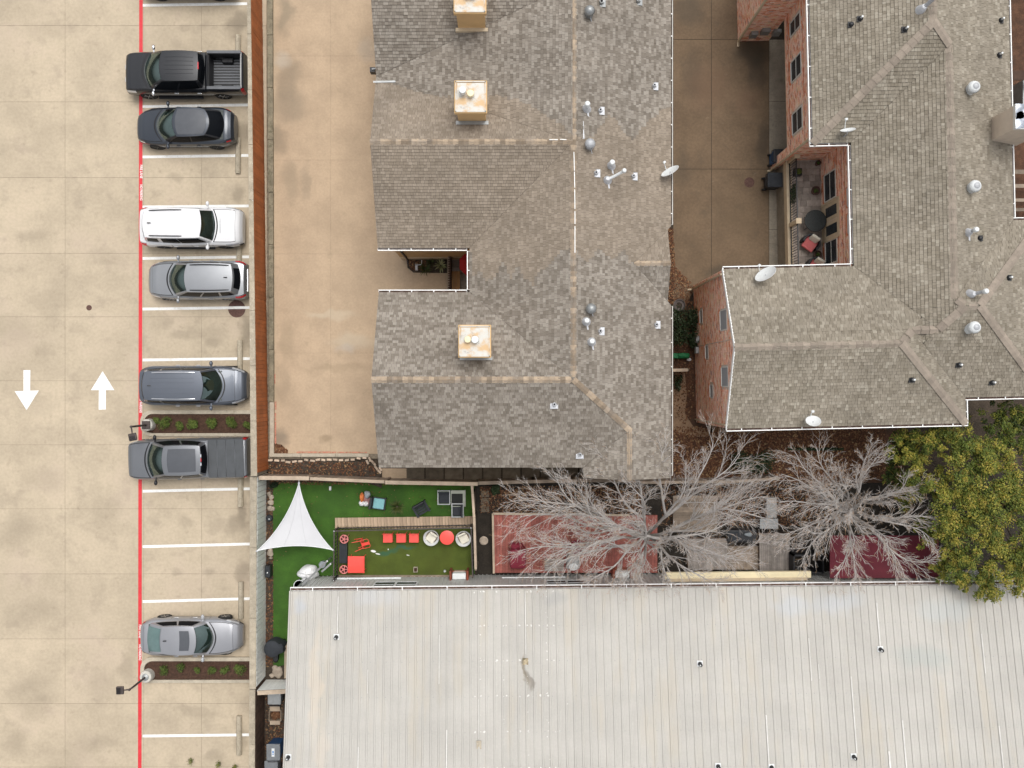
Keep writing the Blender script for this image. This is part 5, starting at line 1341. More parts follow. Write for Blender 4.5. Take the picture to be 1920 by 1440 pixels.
for px, l in ((727,'red metal chair, left one of the row of three'),(752,'red metal chair, middle one of the row of three'),(776,'red metal chair, right one of the row of three')):
    p = at(px, 1009, DZ+.45); red_chair((p.x, p.y, DZ+.006), 0, l)
p = at(681, 1018, DZ+.2); t = red_chair((p.x+.02, p.y-.02, DZ+.02), R(15), 'red metal chair tipped over with its legs in the air'); t.rotation_euler = (R(82), R(-8), R(108)); t.location = (p.x - .42, p.y - .12, DZ+.24)
def leg_set(t, h, mt, r, n=4, sq=None):
    for k in range(n):
        a = math.pi/4 + 2*math.pi*k/n; x, y = (r*math.cos(a), r*math.sin(a)); m = MB(); m.tube([(x*.8,y*.8,h),(x,y,0)], .018, 6); m.build('leg', K[mt], t)
p = at(667.5, 1059, DZ+.74); t = thing('square_table', 'red square metal table in the deck corner', 'table', (p.x, p.y, DZ+.006))
m = MB(); m.box(-.39,.39,-.39,.39,.7,.74); m.build('tabletop', K['red_metal'], t, bevel=.05)
m = MB(); m.box(-.41,.41,-.41,.41,.675,.7); m.build('apron', K['red_metal'], t, bevel=.05)
leg_set(t, .7, 'red_metal', .5)
p = at(838, 1008, DZ+.6); t = thing('round_table', 'red round metal table between the white wicker chairs', 'table', (p.x, p.y, DZ+.006))
MB().lathe((0,0,0), [(0,.57),(.33,.57),(.35,.585),(.35,.605),(.33,.61),(0,.61)], 36).build('tabletop', K['red_metal'], t, smooth=40); leg_set(t, .58, 'red_metal', .28, 3)
def stool(px, py, label):
    p = at(px, py, DZ+.5); t = thing('stool', label, 'stool', (p.x, p.y, DZ+.006), group='perforated pink red stools')
    m = MB(); m.lathe((0,0,0), [(.17,.45),(.215,.45),(.215,.48),(.17,.48),(.17,.45)], 24)
    for k in range(5): a = 2*math.pi*k/5; m.bar((math.cos(a)*.05,math.sin(a)*.05,.465),(math.cos(a)*.18,math.sin(a)*.18,.465),.05,.02)
    m.lathe((0,0,0), [(0,.455),(.06,.455),(.06,.475),(0,.475)], 10); m.build('seat', K['pink_metal'], t); leg_set(t, .46, 'pink_metal', .22)
stool(645, 1011, 'perforated faded red stool above the dark deck box'); stool(644.5, 1068, 'perforated faded red stool against the building wall')
def wicker(px, py, rz, label):
    p = at(px, py, DZ+.55); t = thing('wicker_chair', label, 'chair', (p.x, p.y, DZ+.006), rz, group='white round wicker chairs')
    m = MB(); m.lathe((0,0,0), [(.3,.05),(.33,.3),(.39,.62),(.37,.66),(.34,.62),(.29,.34),(.27,.3)], 30); m.build('shell', K['steel_white'], t, smooth=50)
    MB().lathe((0,0,0), [(.24,0),(.3,.05),(.29,.32),(0,.33)], 24).build('base', K['wood_old'], t, smooth=50)
    m = MB(); m.box(-.22,.22,-.25,.19,.33,.42); m.build('seat_cushion', K['cloth_cream'], t, bevel=.04)
    m = MB(); m.obox((0,.2,.52), (.42,.1,.34), m=Matrix.Rotation(-.25,3,'X')); m.build('back_cushion', K['cloth_cream'], t, bevel=.04)
wicker(808.5, 1008.5, R(-35), 'white round wicker chair left of the red round table'); wicker(869, 1010, R(25), 'white round wicker chair right of the red round table')
a, b = at(636, 1019, DZ+.3), at(650.5, 1056, DZ+.3); t = thing('deck_box', 'dark grey slatted box under the tipped chair legs', 'box', ((a.x+b.x)/2,(a.y+b.y)/2,DZ+.006)); w, h = (b.x-a.x)/2, (a.y-b.y)/2
m = MB(); m.box(-w,w,-h,h,0,.25); m.build('body', K['black'], t)
for k in range(4): m = MB(); m.box(-w+.01+k*w/2, -w+w/2-.01+k*w/2, -h-.01, h+.01, .25, .28); m.build('slat', K['cloth_black'], t)
p = at(779, 1068.5, DZ+.2); t = thing('small_crate', 'small square wooden crate by the wall on the deck', 'crate', (p.x,p.y,DZ+.006))
m = MB(); m.box(-.1,.1,-.12,.12,0,.03); m.box(-.1,-.08,-.12,.12,.03,.22); m.box(.08,.1,-.12,.12,.03,.22); m.box(-.08,.08,.1,.12,.03,.22); m.box(-.08,.08,-.12,-.1,.03,.22); m.build('box', K['kerb'], t); m = MB(); m.box(-.075,.075,-.09,.09,.03,.12); m.build('content', K['mulch'], t)
p = at(833, 1073, .9); MB_ = MB(); MB_.lathe((0,0,0), [(.05,0),(.07,.05),(.05,.12),(.03,.2)], 10); tag(MB_.build('faucet_cover', K['steel_white'], smooth=60, loc=(p.x,p.y-.02,.5)), 'small white cover on the wall left of the air conditioner', 'cover')

# things on the turf behind the deck
def frame_chair(px0, py0, px1, py1, label, rz=0, back='N'):
    a, b = at(px0, py0, .5), at(px1, py1, .5); w, h = (b.x-a.x)/2, (a.y-b.y)/2; t = thing('patio_chair', label, 'chair', ((a.x+b.x)/2,(a.y+b.y)/2,.012), rz, group='black mesh patio chairs')
    m = MB()
    for q in ((-w,-w+.05,-h,h),(w-.05,w,-h,h),(-w+.05,w-.05,-h,-h+.05),(-w+.05,w-.05,h-.05,h)): m.box(q[0],q[1],q[2],q[3],.55,.6)
    m.build('arm_frame', K['metal_grey'], t)
    m = MB(); m.box(-w+.06,w-.06,-h+.06,h-.14,.38,.42); m.build('seat', K['cloth_black'], t)
    m = MB(); m.obox((0,h-.1,.68), (2*w-.1,.05,.55), m=Matrix.Rotation(-.15,3,'X')); m.build('backrest', K['cloth_black'], t)
    for sx in (-1,1):
        for sy in (-1,1): m = MB(); m.box(sx*(w-.025)-.02,sx*(w-.025)+.02,sy*(h-.025)-.02,sy*(h-.025)+.02,0,.55); m.build('leg', K['metal_grey'], t)
frame_chair(820.5, 919, 844.5, 946, 'black mesh chair left of the pale framed table'); frame_chair(845, 945, 871.5, 968, 'black mesh chair below the pale framed table', -R(90))
a, b = at(845.5, 919.5, .45), at(873, 950, .45); w, h = (b.x-a.x)/2, (a.y-b.y)/2; t = thing('patio_table', 'pale framed patio table with dark glass in the turf corner', 'table', ((a.x+b.x)/2,(a.y+b.y)/2,.012))
m = MB()
for q in ((-w,-w+.03,-h,h),(w-.14,w,-h,h),(-w+.03,w-.14,-h,-h+.03),(-w+.03,w-.14,h-.16,h)): m.box(q[0],q[1],q[2],q[3],.4,.45)
m.build('frame', mat('pale_table_metal', (.33,.35,.29), .6), t); m = MB(); m.box(-w+.03,w-.14,-h+.03,h-.16,.405,.43); m.build('glass_top', mat('dark_table_glass', (.02,.022,.02), .4, spec=.1), t)
for sx in (-1,1):
    for sy in (-1,1): m = MB(); m.box(sx*(w-.05)-.02,sx*(w-.05)+.02,sy*(h-.05)-.02,sy*(h-.05)+.02,0,.4); m.build('leg', K['metal_grey'], t)
p = at(790, 953, .4); t = thing('slatted_chair', 'black slatted plastic chair turned towards the fern', 'chair', (p.x,p.y,.012), R(30))
m = MB(); m.box(-.3,.3,.2,.3,.3,.85); m.build('backrest', K['black'], t, bevel=.03)
for k in range(4): m = MB(); m.box(-.28,.28,-.28+k*.12,-.19+k*.12,.36,.39); m.build('seat_slat', K['cloth_black'], t)
for sx in (-1,1):
    m = MB(); m.box(sx*.32-.05,sx*.32+.05,-.32,.28,.55,.58); m.build('arm', K['cloth_black'], t)
    for sy in (-1,1): m = MB(); m.box(sx*.3-.03,sx*.3+.03,sy*.26-.03,sy*.26+.03,0,.55); m.build('leg', K['black'], t)
p = at(709, 944, .4); t = thing('cushioned_chair', 'black patio chair with teal seat cushion on the turf', 'chair', (p.x,p.y,.012), R(-8))
m = MB(); m.box(-.4,-.28,-.3,.3,.3,.75); m.build('backrest', K['black'], t, bevel=.03)
m = MB(); m.box(-.28,.36,-.3,.3,.3,.36); m.build('seat_frame', K['black'], t)
m = MB(); m.box(-.24,.31,-.26,.26,.36,.46); m.build('cushion', K['cloth_teal'], t, bevel=.05)
for sx in (-.36,.33):
    for sy in (-.27,.27): m = MB(); m.box(sx-.025,sx+.025,sy-.025,sy+.025,0,.3); m.build('leg', K['black'], t)
p = at(684, 936, .3); t = thing('bag_pile', 'rounded heap of grey, orange and white bags beside the teal cushioned chair', 'bags', (p.x,p.y,.012))
for nm, c, r, mt, s in (('grey_bag',(.13,.24,.34),(.16,.19,.14),'grey_fab',1),('orange_bag',(-.14,.08,.26),(.12,.26,.22),'orange',2),('white_bag',(-.16,-.2,.22),(.14,.16,.2),'cloth_tarp',3),('white_bag',(.06,-.24,.2),(.14,.13,.18),'cloth_tarp',4),('mauve_bag',(.22,-.14,.18),(.08,.22,.16),'mauve',5),('dark_bag',(.03,.0,.16),(.17,.18,.16),'mauve',6)):
    m = MB(); m.blob(c, r, s, 9, .1); m.build(nm, K[mt], t, smooth=180)
def strap_plant(px, py, r, n, label, seed, z0=.0, tl=.2, th=.8, w=.03, group=None, parent_h=.5):
    p = at(px, py, z0+.2); t = thing('strap_leaf_plant', label, 'plant', (p.x,p.y,z0), group=group); rnd = random.Random(seed); m = MB()
    for k in range(n):
        a = rnd.uniform(0,6.28); L = r*rnd.uniform(.6,1.05); hh = parent_h*rnd.uniform(.4,1); tt = rnd.uniform(tl,th); rows = []
        for s in range(6):
            q = s/5; x = L*q; z = hh*math.sin(q*2.1)*.9; ww = w*(1-q)**.6*(.5+q if q < .4 else 1)
            rows.append([(x*math.cos(a)-ww*math.sin(a), x*math.sin(a)+ww*math.cos(a), z), (x*math.cos(a)+ww*math.sin(a), x*math.sin(a)-ww*math.cos(a), z)])
        m.grid(rows, tt)
    m.build('leaves', K['leaf_yucca'], t); m = MB(); m.lathe((0,0,0), [(.06,0),(.05,.08),(0,.1)], 8); m.build('crown_base', K['bark'], t)
strap_plant(744, 951, .5, 60, 'dark green fern like plant right of the teal cushioned chair', 3, .012, .0, .6, .022)
# covered grill, ring chair, rails, bins at the left of the wall
p = at(578, 1078, .5); t = thing('covered_grill', 'lumpy grill under a white tarp beside the wall corner', 'grill', (p.x,p.y,.012))
m = MB(); m.blob((.02,.15,.5), (.5,.34,.52), 5, 14, .12); m.build('tarp', K['cloth_tarp'], t, smooth=180); m = MB(); m.blob((-.02,-.3,.4), (.34,.3,.42), 8, 12, .1); m.build('tarp_end', K['cloth_tarp'], t, smooth=180)
m = MB(); m.box(-.25,.25,-.3,.25,0,.5); m.build('grill_body', K['black'], t)
p = at(561, 1098, .7); m = MB(); m.lathe((p.x,p.y,.7), [(.25,-.02),(.28,-.02),(.28,.02),(.25,.02),(.25,-.02)], 30); 
t = thing('ring_stand', 'white ring on legs at the corner of the metal roof', 'stand', (0,0,0)); m.build('ring', K['steel_white'], t)
for k in range(3): a = 2.1*k; m = MB(); m.tube([(p.x+.26*math.cos(a),p.y+.26*math.sin(a),.7),(p.x+.2*math.cos(a),p.y+.2*math.sin(a),.0)], .015, 6); m.build('leg', K['steel_white'], t)
t = thing('handrail', 'pair of slanting grey handrails beside the wall corner', 'handrail', (0,0,0))
for a, b in (((613.5,1052),(560,1103)),((620,1057),(603,1072))):
    p, q = at(*a, 1.0), at(*b, 2.4 if a[0] < 615 else 1.0); m = MB(); m.bar(p, q, .09, .06); m.build('rail', K['metal_grey'], t)
    m = MB(); m.tube([(p.x,p.y,0),(p.x,p.y,1.0)], .03, 8); m.build('post', K['metal_grey'], t); MB().lathe((p.x,p.y,1.02), [(.045,0),(.03,.04),(0,.045)], 8).build('post_cap', K['steel_white'], t)
p = at(605, 1058, .3); t = thing('planter_pot', 'plain grey tub beside the handrail', 'pot', (p.x,p.y,.012)); MB().lathe((0,0,0), [(.13,0),(.17,.4),(.15,.4),(.13,.36),(0,.36)], 20).build('tub', K['grey_fab'], t, smooth=40)
p = at(510, 1217, .9); t = thing('covered_umbrella', 'black round covered grill against the white fence', 'grill', (p.x,p.y,.012)); m = MB(); rows = []
for r_, z in ((0,1.0),(.25,.98),(.4,.9),(.43,.6),(.38,.1)): rows.append([(r_*math.cos(6.28318*k/28)*(1.12 if 0 < k < 4 or k > 25 else 1) + (.12 if (k<3 or k>25) else 0), r_*math.sin(6.28318*k/28), z) for k in range(28)])
m.grid(rows, closed=True); m.build('cover', K['cloth_black'], t, smooth=50, fix=True)
m = MB(); m.obox((.28,.12,.92), (.5,.14,.05), .5); m.build('handle', K['cloth_black'], t, bevel=.02); m = MB(); m.box(-.1,.12,-.75,-.4,0,.3); m.build('side_shelf', K['black'], t); m = MB(); m.blob((-.05,-.8,.1), (.13,.11,.1), 2, 8); m.build('gas_bottle', K['black'], t, smooth=180)
m = MB(); a, b = at(533, 1210, .5), at(540, 1272, .5); m.box(a.x,b.x,b.y,a.y,0,.5); tag(m.build('timber_sleeper', K['wood_cap']), 'pale timber box edge along the metal building corner', 'timber')
shrub(529, 1204, 7, 'dark potted plant beside the black covered grill', 92, .5, 0, .5, 'leaf_dark', z0=.0, group='plants in the turf yard')
def bin_(px, py, rz, label, body='greybin', lid='greybin', L=.62, W=.52, Hh=1.0, logo=False):
    p = at(px, py, Hh); t = thing('trash_bin', label, 'bin', (p.x,p.y,0), rz, group='wheeled bins'); m = MB()
    rows = [[(x*s, y*s, z) for x, y in ((-L/2,-W/2),(L/2,-W/2),(L/2,W/2),(-L/2,W/2))] for s, z in ((.82,.05),(1,Hh-.08))]
    m.grid(rows, closed=True); m.face(rows[0][::-1]); m.build('body', K[body], t, fix=True, bevel=.03)
    m = MB(); m.box(-L/2-.03,L/2+.03,-W/2-.03,W/2+.03,Hh-.08,Hh); m.build('lid', K[lid], t, bevel=.04)
    m = MB(); m.tube([(-L/2-.02,-W/2+.05,Hh-.06),(-L/2-.1,-W/2+.05,Hh-.04),(-L/2-.1,W/2-.05,Hh-.04),(-L/2-.02,W/2-.05,Hh-.06)], .02, 6); m.build('handle', K['black'], t)
    for s in (-1,1): m = MB(); m.lathe((-L/2+.06, s*(W/2-.05), .13), [(.13,-.03),(.13,.03)], 16, axis='Y'); m.build('wheel', K['rubber'], t)
    if logo:
        m = MB(); m.box(-.2,.2,-.07,.07,Hh+.001,Hh+.005); lg = m.build('label_plate', K['steel_white'], t); m = MB(); m.box(-.02,.08,-.035,.035,Hh+.006,Hh+.008); m.lathe((-.08,0,Hh+.006), [(.035,0),(.035,.002)], 12); m.build('label_print', K['blue_ink'], lg)
    return t
bin_(512, 1411, R(90), 'dark grey wheeled bin with white and blue lid label', 'bluebin', 'greybin', .75, .62, 1.05, True)
bin_(508, 1440, R(90), 'grey wheeled bin cut by the bottom edge', 'greybin', 'greybin', .62, .6)
bin_(514, 1311, R(90), 'light grey bin just below the white gate', 'greybin', 'metal_grey', .5, .6, .8); 
bin_(1454, 337, R(0), 'dark wheeled bin in front of the terrace wall', 'black', 'cloth_black', .7, .66, 1.05)
bin_(1463, 292, R(0), 'black bin under the overhang with blue side', 'bluebin', 'black', .6, .62, 1.0)
for px, py, sx, sy, l in ((518,1328,.34,.18,'cardboard flap'),):
    pass
p = at(516, 1342, .3); t = thing('leaf_carton', 'open cardboard carton full of dry leaves below the gate', 'carton', (p.x,p.y,0)); m = MB(); 
for q in ((-.3,-.28,-.26,.26),(.28,.3,-.26,.26),(-.28,.28,-.26,-.24),(-.28,.28,.24,.26)): m.box(*q,0,.35)
m.build('side', K['wood_cap'], t); m = MB(); m.obox((0,.38,.36), (.5,.24,.01), m=Matrix.Rotation(.3,3,'X')); m.build('flap', K['wood_cap'], t); m = MB(); m.obox((0,-.34,.33), (.5,.18,.01), m=Matrix.Rotation(-.4,3,'X')); m.build('flap', K['wood_cap'], t)
m = MB(); rnd = random.Random(1)
leaf_cloud(m, (0,0,.26), (.28,.24,.06), 300, rnd, .05, 0, .8); s = m.build('leaves', K['leaf_dry'], t); s['kind'] = 'stuff'
# ------------------------------------------------------------------ red deck, grey decks and leafy yard on the right
sheet_obj('dark_yard', 'dark bare ground of the gap and the shaded back yards', [(893,900),(1930,885),(1930,1110),(893,1082)], .002, mat('shaded_earth', (.024,.019,.014), .9, var=.4, scale=2, fine=(18,.3), bump=.5, bscale=30, world_co=True))  # earth made near-black: shade of the deep gap put into its colour
def leafy(name, label, px, z=.003): return sheet_obj(name, label, px, z, K['litter'])
leafy('leafy_ground', 'brown leaf covered ground below the brick house', [(1250,640),(1300,640),(1310,780),(1700,790),(1700,905),(1250,905)])
litter('fallen_leaves', 'carpet of red brown leaves between the brick house and the fence', [(1262,800),(1660,800),(1660,898),(1262,898)], 9000, 21, z=.01, size=.05)
litter('fallen_leaves', 'leaves under the long house eave beside the court', [(1252,420),(1262,430),(1266,500),(1300,535),(1290,570),(1250,575)], 1500, 22, z=.0)
litter('fallen_leaves', 'leaves around the foot of the brick gable', [(1262,560),(1300,565),(1300,760),(1290,800),(1262,780)], 900, 23, z=.01)
litter('fallen_leaves', 'dry leaves on the ground behind the red deck', [(900,912),(1210,910),(1210,962),(900,962)], 3000, 24, z=.005)
litter('fallen_leaves', 'dry leaves under the second bare tree', [(1240,908),(1560,905),(1560,985),(1240,985)], 3500, 25, z=.005)
# winding path by the gable
pth = [(1262,690),(1284,700),(1288,740),(1284,775),(1300,800),(1350,806),(1350,822),(1300,818),(1262,808)]
wk = sheet_obj('garden_path', 'tan concrete garden path winding past the brick gable', pth, .02, mat('tan_path', (.24,.155,.095), .9, var=.15, scale=1.5, fine=(14,.1), world_co=True))
sheet_obj('garden_path', 'concrete step pad near the round planter', [(1262,545),(1290,528),(1306,540),(1280,575),(1262,575)], .02, K['court'])
sheet_obj('garden_path', 'paved strip under the bottom gutter of the brick house', [(1330,795),(1480,795),(1440,812),(1330,812)], .02, K['court'])
def hedge(px, py, rx, ry, hgt, label, seed, mt='leaf_dark', n=2600, nm='hedge_bush', size=.05, tl=0, th=1, z0=0.0):
    p = at(px, py, z0 + hgt*.7); t = thing(nm, label, 'bush', (p.x,p.y,z0)); rnd = random.Random(seed); a, b = rx/40, ry/40
    m = MB()
    for k in range(5): q = rnd.uniform(-.6,.6); m.tube([(q*a,0,0),(q*a*1.1,rnd.uniform(-.3,.3)*b,hgt*.8)], [.03,.012], 5)
    m.build('stem', K['bark'], t); m = MB()
    for k in range(16): leaf_cloud(m, (rnd.uniform(-.68,.68)*a, rnd.uniform(-.6,.6)*b, hgt*rnd.uniform(.4,.8)), (a*.34, b*.48, hgt*.36), n//16, rnd, size, .4, .3, tl, th)
    m.build('foliage', K[mt], t)
hedge(1408, 863, 50, 30, 1.1, 'dark green clipped hedge bush above the bare trees', 31)
hedge(1284, 612, 34, 44, 1.3, 'dark leafy bush between the long house and brick gable', 32, n=2400)
hedge(1296, 640, 14, 16, .8, 'lower dark bush beside the meter boxes', 33, n=900)
hedge(1272, 718, 10, 16, .6, 'thin dark bush beside the garden path', 34, n=300)
hedge(1330, 786, 26, 8, .5, 'low dark plants at the bottom of the brick gable', 35, n=500)
hedge(1530, 842, 60, 4, .35, 'low dark clipped edge row above the second bare tree', 36, n=900)
p = at(1274, 572, .5); t = thing('round_planter', 'large round dark planter pot beside the long house corner', 'planter', (p.x,p.y,0)); MB().lathe((0,0,0), [(.2,0),(.28,.4),(.3,.5),(.27,.5),(.25,.42),(0,.4)], 26).build('pot', K['bronze'], t, smooth=40); MB().lathe((0,0,.4), [(.25,0),(0,.03)], 18).build('soil', K['mulch_dark'], t)
p = at(1278, 667, .4); t = thing('green_box', 'green plastic tub behind the wooden gate rail', 'tub', (p.x,p.y,0)); m = MB(); m.box(-.45,.4,-.13,.13,0,.38); m.build('body', K['greenbin'], t, bevel=.04); m = MB(); m.blob((.1,.02,.4), (.3,.13,.06), 3, 8); m.build('lid', K['greenbin'], t, smooth=180)
for px, py, l in ((1264,588,'pale crumpled bag by the round planter'),(1292,674,'white scrap beside the green tub')):
    p = at(px, py, .1); m = MB(); m.blob((0,0,.07), (.12,.08,.09), px, 8, .2); tag(m.build('scrap_bag', K['cloth_tarp'], smooth=180, loc=(p.x,p.y,.01)), l, 'bag')
p = at(1322, 533, .5); m = MB(); m.box(-.04,.04,-.04,.04,0,.9); tag(m.build('short_post', K['frame'], loc=(p.x-.02,p.y,0)), 'short pale post at the bottom of the court', 'post')
# dark side of the right house
sheet_obj('side_yard', 'dark brown side yard at the right edge', [(1880,-60),(1990,-60),(1990,430),(1880,430)], .002, K['litter'])
t = thing('side_gate', 'dark timber frame and rails at the right edge', 'fence', (0,0,0))
for i, (y0, y1, z) in enumerate(((132,150,1.8),(318,326,1.4),(345,352,1.2),(372,378,1.2),(390,396,1.0))):
    a, b = at(1895, y0, z), at(1990, y1, z); m = MB(); m.box(a.x,b.x,b.y,a.y,z-.05,z); m.build('rail', K['fence_dark'] if i == 0 else K['wood_old'], t)
for i, x in enumerate((1918, 1936, 1960)):
    a = at(x, 150, 1.0); b = at(x+5, 205, 1.0); m = MB(); m.box(a.x,a.x+.06,b.y,a.y,0,1.0); m.build('post', K['metal_grey'], t)
# red deck
RD = thing('red_deck', 'red stained board deck under the big bare tree', 'deck', (0,0,0)); rz_ = .45
a, b = at(926, 966, rz_), at(1232, 1074, rz_); m = MB(); m.box(a.x, b.x, b.y+.0, a.y, 0, rz_-.04); m.build('deck_frame', K['fence_dark'], RD)
x = a.x; rnd = random.Random(5)
while x < b.x - .1:
    m = MB(); h = (a.y-b.y)/2; m.box(-.066,.066,-h,h,-.035,rnd.uniform(-.003,.003)); m.build('deck_board', K['deck_red'], RD, loc=(x+.07, (a.y+b.y)/2, rz_)); x += .142
for p, q in (((924,963),(926,1075)),((924,963),(1180,966))):
    P1, P2 = at(*p, rz_+.03), at(*q, rz_+.03); m = MB(); m.bar(P1, P2, .1, .07); m.build('edge_board', K['wood_cap'], RD)
for i in range(3): slab(902, 917, 920+i*14, 932+i*14, K['paver_dark'], None, .004, .03, 'stepping_slab').__setitem__('kind', 'structure')
p = at(907, 1014, .1); t = thing('round_stone', 'round pale green stone disc in the dark gap', 'stone', (p.x,p.y,.0)); MB().lathe((0,0,0), [(.2,0),(.22,.06),(.16,.1),(.1,.08),(0,.08)], 20).build('disc', K['stone'], t, smooth=40)
hedge(929, 918, 9, 12, .6, 'dark shrub at the corner behind the red deck', 37, n=500)
t = thing('covered_cart', 'square dark red fabric covered cart on the red deck', 'cover', (*at(971, 1045, rz_+.9).xy, rz_+.006))
m = MB(); rows = []
for s, z in ((1.0,.02),(.97,.5),(.93,.85),(.8,.92),(.0,.94)): rows.append([(math.copysign(abs(math.cos(k*6.28318/24))**.35, math.cos(k*6.28318/24))*.42*s, math.copysign(abs(math.sin(k*6.28318/24))**.35, math.sin(k*6.28318/24))*.5*s - .1, z) for k in range(24)])
m.grid(rows, closed=True); m.build('cover', K['cloth_red'], t, smooth=60, fix=True); m = MB(); m.blob((-.08,.5,.55), (.36,.2,.4), 4, 10, .06); m.build('hood', K['cloth_red'], t, smooth=180)
p = at(1082, 1026, .9); t = thing('red_round_seat', 'dark red round seat behind the grey chair on the red deck', 'seat', (p.x,p.y,rz_+.006)); MB().lathe((0,0,0), [(.25,0),(.34,.3),(.36,.5),(.3,.52),(.27,.4),(0,.38)], 26).build('shell', K['cloth_red'], t, smooth=50)
p = at(1075, 1052, .9); t = thing('grey_chair', 'grey chair with a white round dish on the red deck', 'chair', (p.x,p.y,rz_+.006)); m = MB(); m.box(-.32,.32,-.42,.35,0,.42); m.build('seat', K['metal_grey'], t, bevel=.08); m = MB(); m.box(-.3,.3,.2,.34,.42,.7); m.build('backrest', K['metal_grey'], t, bevel=.06)
MB().lathe((.0,-.28,.42), [(.1,0),(.2,.02),(.22,.08),(.16,.12),(0,.13)], 24, sy=.8).build('white_dish', K['steel_white'], t, smooth=50)
p = at(1040, 1058, .7); t = thing('wooden_bench', 'grey weathered bench beside the grey chair', 'bench', (p.x,p.y,rz_+.006))
for k in range(5): m = MB(); m.box(-.5,.45,-.3+k*.12,-.2+k*.12,.38,.42); m.build('seat_slat', K['wood_grey'], t)
for s in (-.42,.37): m = MB(); m.box(s,s+.06,-.28,.28,0,.38); m.build('leg', K['wood_grey'], t)
# grey board decks further right
def plank_deck(px0, py0, px1, py1, z, label, mt, w=.14, along='y'):
    t = thing('board_deck', label, 'deck', (0,0,0)); a, b = at(px0, py0, z), at(px1, py1, z); m = MB(); m.box(a.x,b.x,b.y,a.y,0,z-.04); m.build('deck_frame', K['fence_dark'], t)
    x = a.x if along == 'y' else b.y; lim = b.x if along == 'y' else a.y
    while x < lim - .05:
        m = MB()
        if along == 'y': m.box(x+.005,x+w-.005,b.y,a.y,z-.04,z)
        else: m.box(a.x,b.x,x+.005,x+w-.005,z-.04,z)
        m.build('deck_board', K[mt], t); x += w
plank_deck(1424, 1000, 1480, 1072, .5, 'grey weathered board deck below the grey table', 'wood_grey', .1)
plank_deck(1290, 1010, 1362, 1068, .45, 'grey brown boards behind the big bare tree', 'wood_grey', .13)
plank_deck(1262, 930, 1345, 998, .25, 'low brown boards beside the big trunk', 'wood_old', .14, 'x')
plank_deck(1362, 1024, 1424, 1068, .3, 'dark brown boards below the black tub', 'wood_old', .14)
p = at(1392, 1006, .6); t = thing('black_tub', 'black tub with dark water between the board decks', 'tub', (p.x,p.y,0)); m = MB(); m.box(-.75,.75,-.32,.32,0,.55); m.build('body', K['black'], t, bevel=.08); m = MB(); m.box(-.6,-.1,-.22,.22,.55,.58); m.build('cover', K['cloth_black'], t); m = MB(); m.blob((.3,.1,.6), (.2,.1,.08), 6, 8); m.build('bag', K['grey_fab'], t, smooth=180)
for px, py, sx, sy, z, l in ((1447,952,.5,1.0,.7,'tall grey folding table beside the leaves'),(1442,982,.9,.5,.75,'low grey table above the weathered deck')):
    p = at(px, py, z); t = thing('grey_table', l, 'table', (p.x,p.y,0), group='grey tables in the back yard'); m = MB(); m.box(-sx/2,sx/2,-sy/2,sy/2,z-.04,z); m.build('tabletop', K['metal_grey'], t, bevel=.015)
    for q in (-1,1):
        for r_ in (-1,1): m = MB(); m.box(q*(sx/2-.05)-.02,q*(sx/2-.05)+.02,r_*(sy/2-.05)-.02,r_*(sy/2-.05)+.02,0,z-.04); m.build('leg', K['metal_grey'], t)
# awning cassette on the wall
a, b = wallpx(1246, 1.9, .3), wallpx(1520, 1.9, .3); t = thing('awning_box', 'long cream awning box on the grey wall under bare branches', 'awning', (0,0,0)); m = MB(); m.bar(a, b, .32, .22); m.build('cassette', K['cream_metal'], t, bevel=.03)
m = MB(); m.bar(a + Vector((.2,-.2,.12)), b + Vector((-.2,-.2,.12)), .14, .06); m.build('bracket_rail', K['trim'], t)
for s in (.1, .5, .9): m = MB(); c = a.lerp(b, s); m.box(c.x-.04,c.x+.04,c.y-.35,c.y-.1,c.z-.1,c.z+.05); m.build('bracket', K['metal_grey'], t)
# maroon shade tarp
t = thing('maroon_tarp', 'dark maroon tarp roof beside the green tree', 'tarp', (0,0,0)); m = MB(); rows = []
for j in range(9): rows.append([tuple(at(1556 + i*17, 1004 + j*10, 2.05) + Vector((0,0,-.12*math.sin(math.pi*j/8)*math.sin(math.pi*i/12)))) for i in range(13)])
m.grid(rows); m.build('cloth', K['cloth_maroon'], t, smooth=180)
for x, y in ((1556,1004),(1760,1004),(1556,1084),(1760,1084)): p = at(x, y, 2.05); m = MB(); m.tube([(p.x,p.y,0),(p.x,p.y,2.04)], .03, 6); m.build('pole', K['metal_grey'], t)
t = thing('black_awning_frame', 'dark gap frame beside the maroon tarp', 'frame', (0,0,0)); a, b = at(1488, 1040, 1.2), at(1545, 1075, 1.2)
for q in ((a.x,b.x,a.y-.08,a.y),(a.x,b.x,b.y,b.y+.06),(a.x,a.x+.06,b.y,a.y),(b.x-.06,b.x,b.y,a.y)): m = MB(); m.box(*q,.0,1.2); m.build('side', K['black'], t)

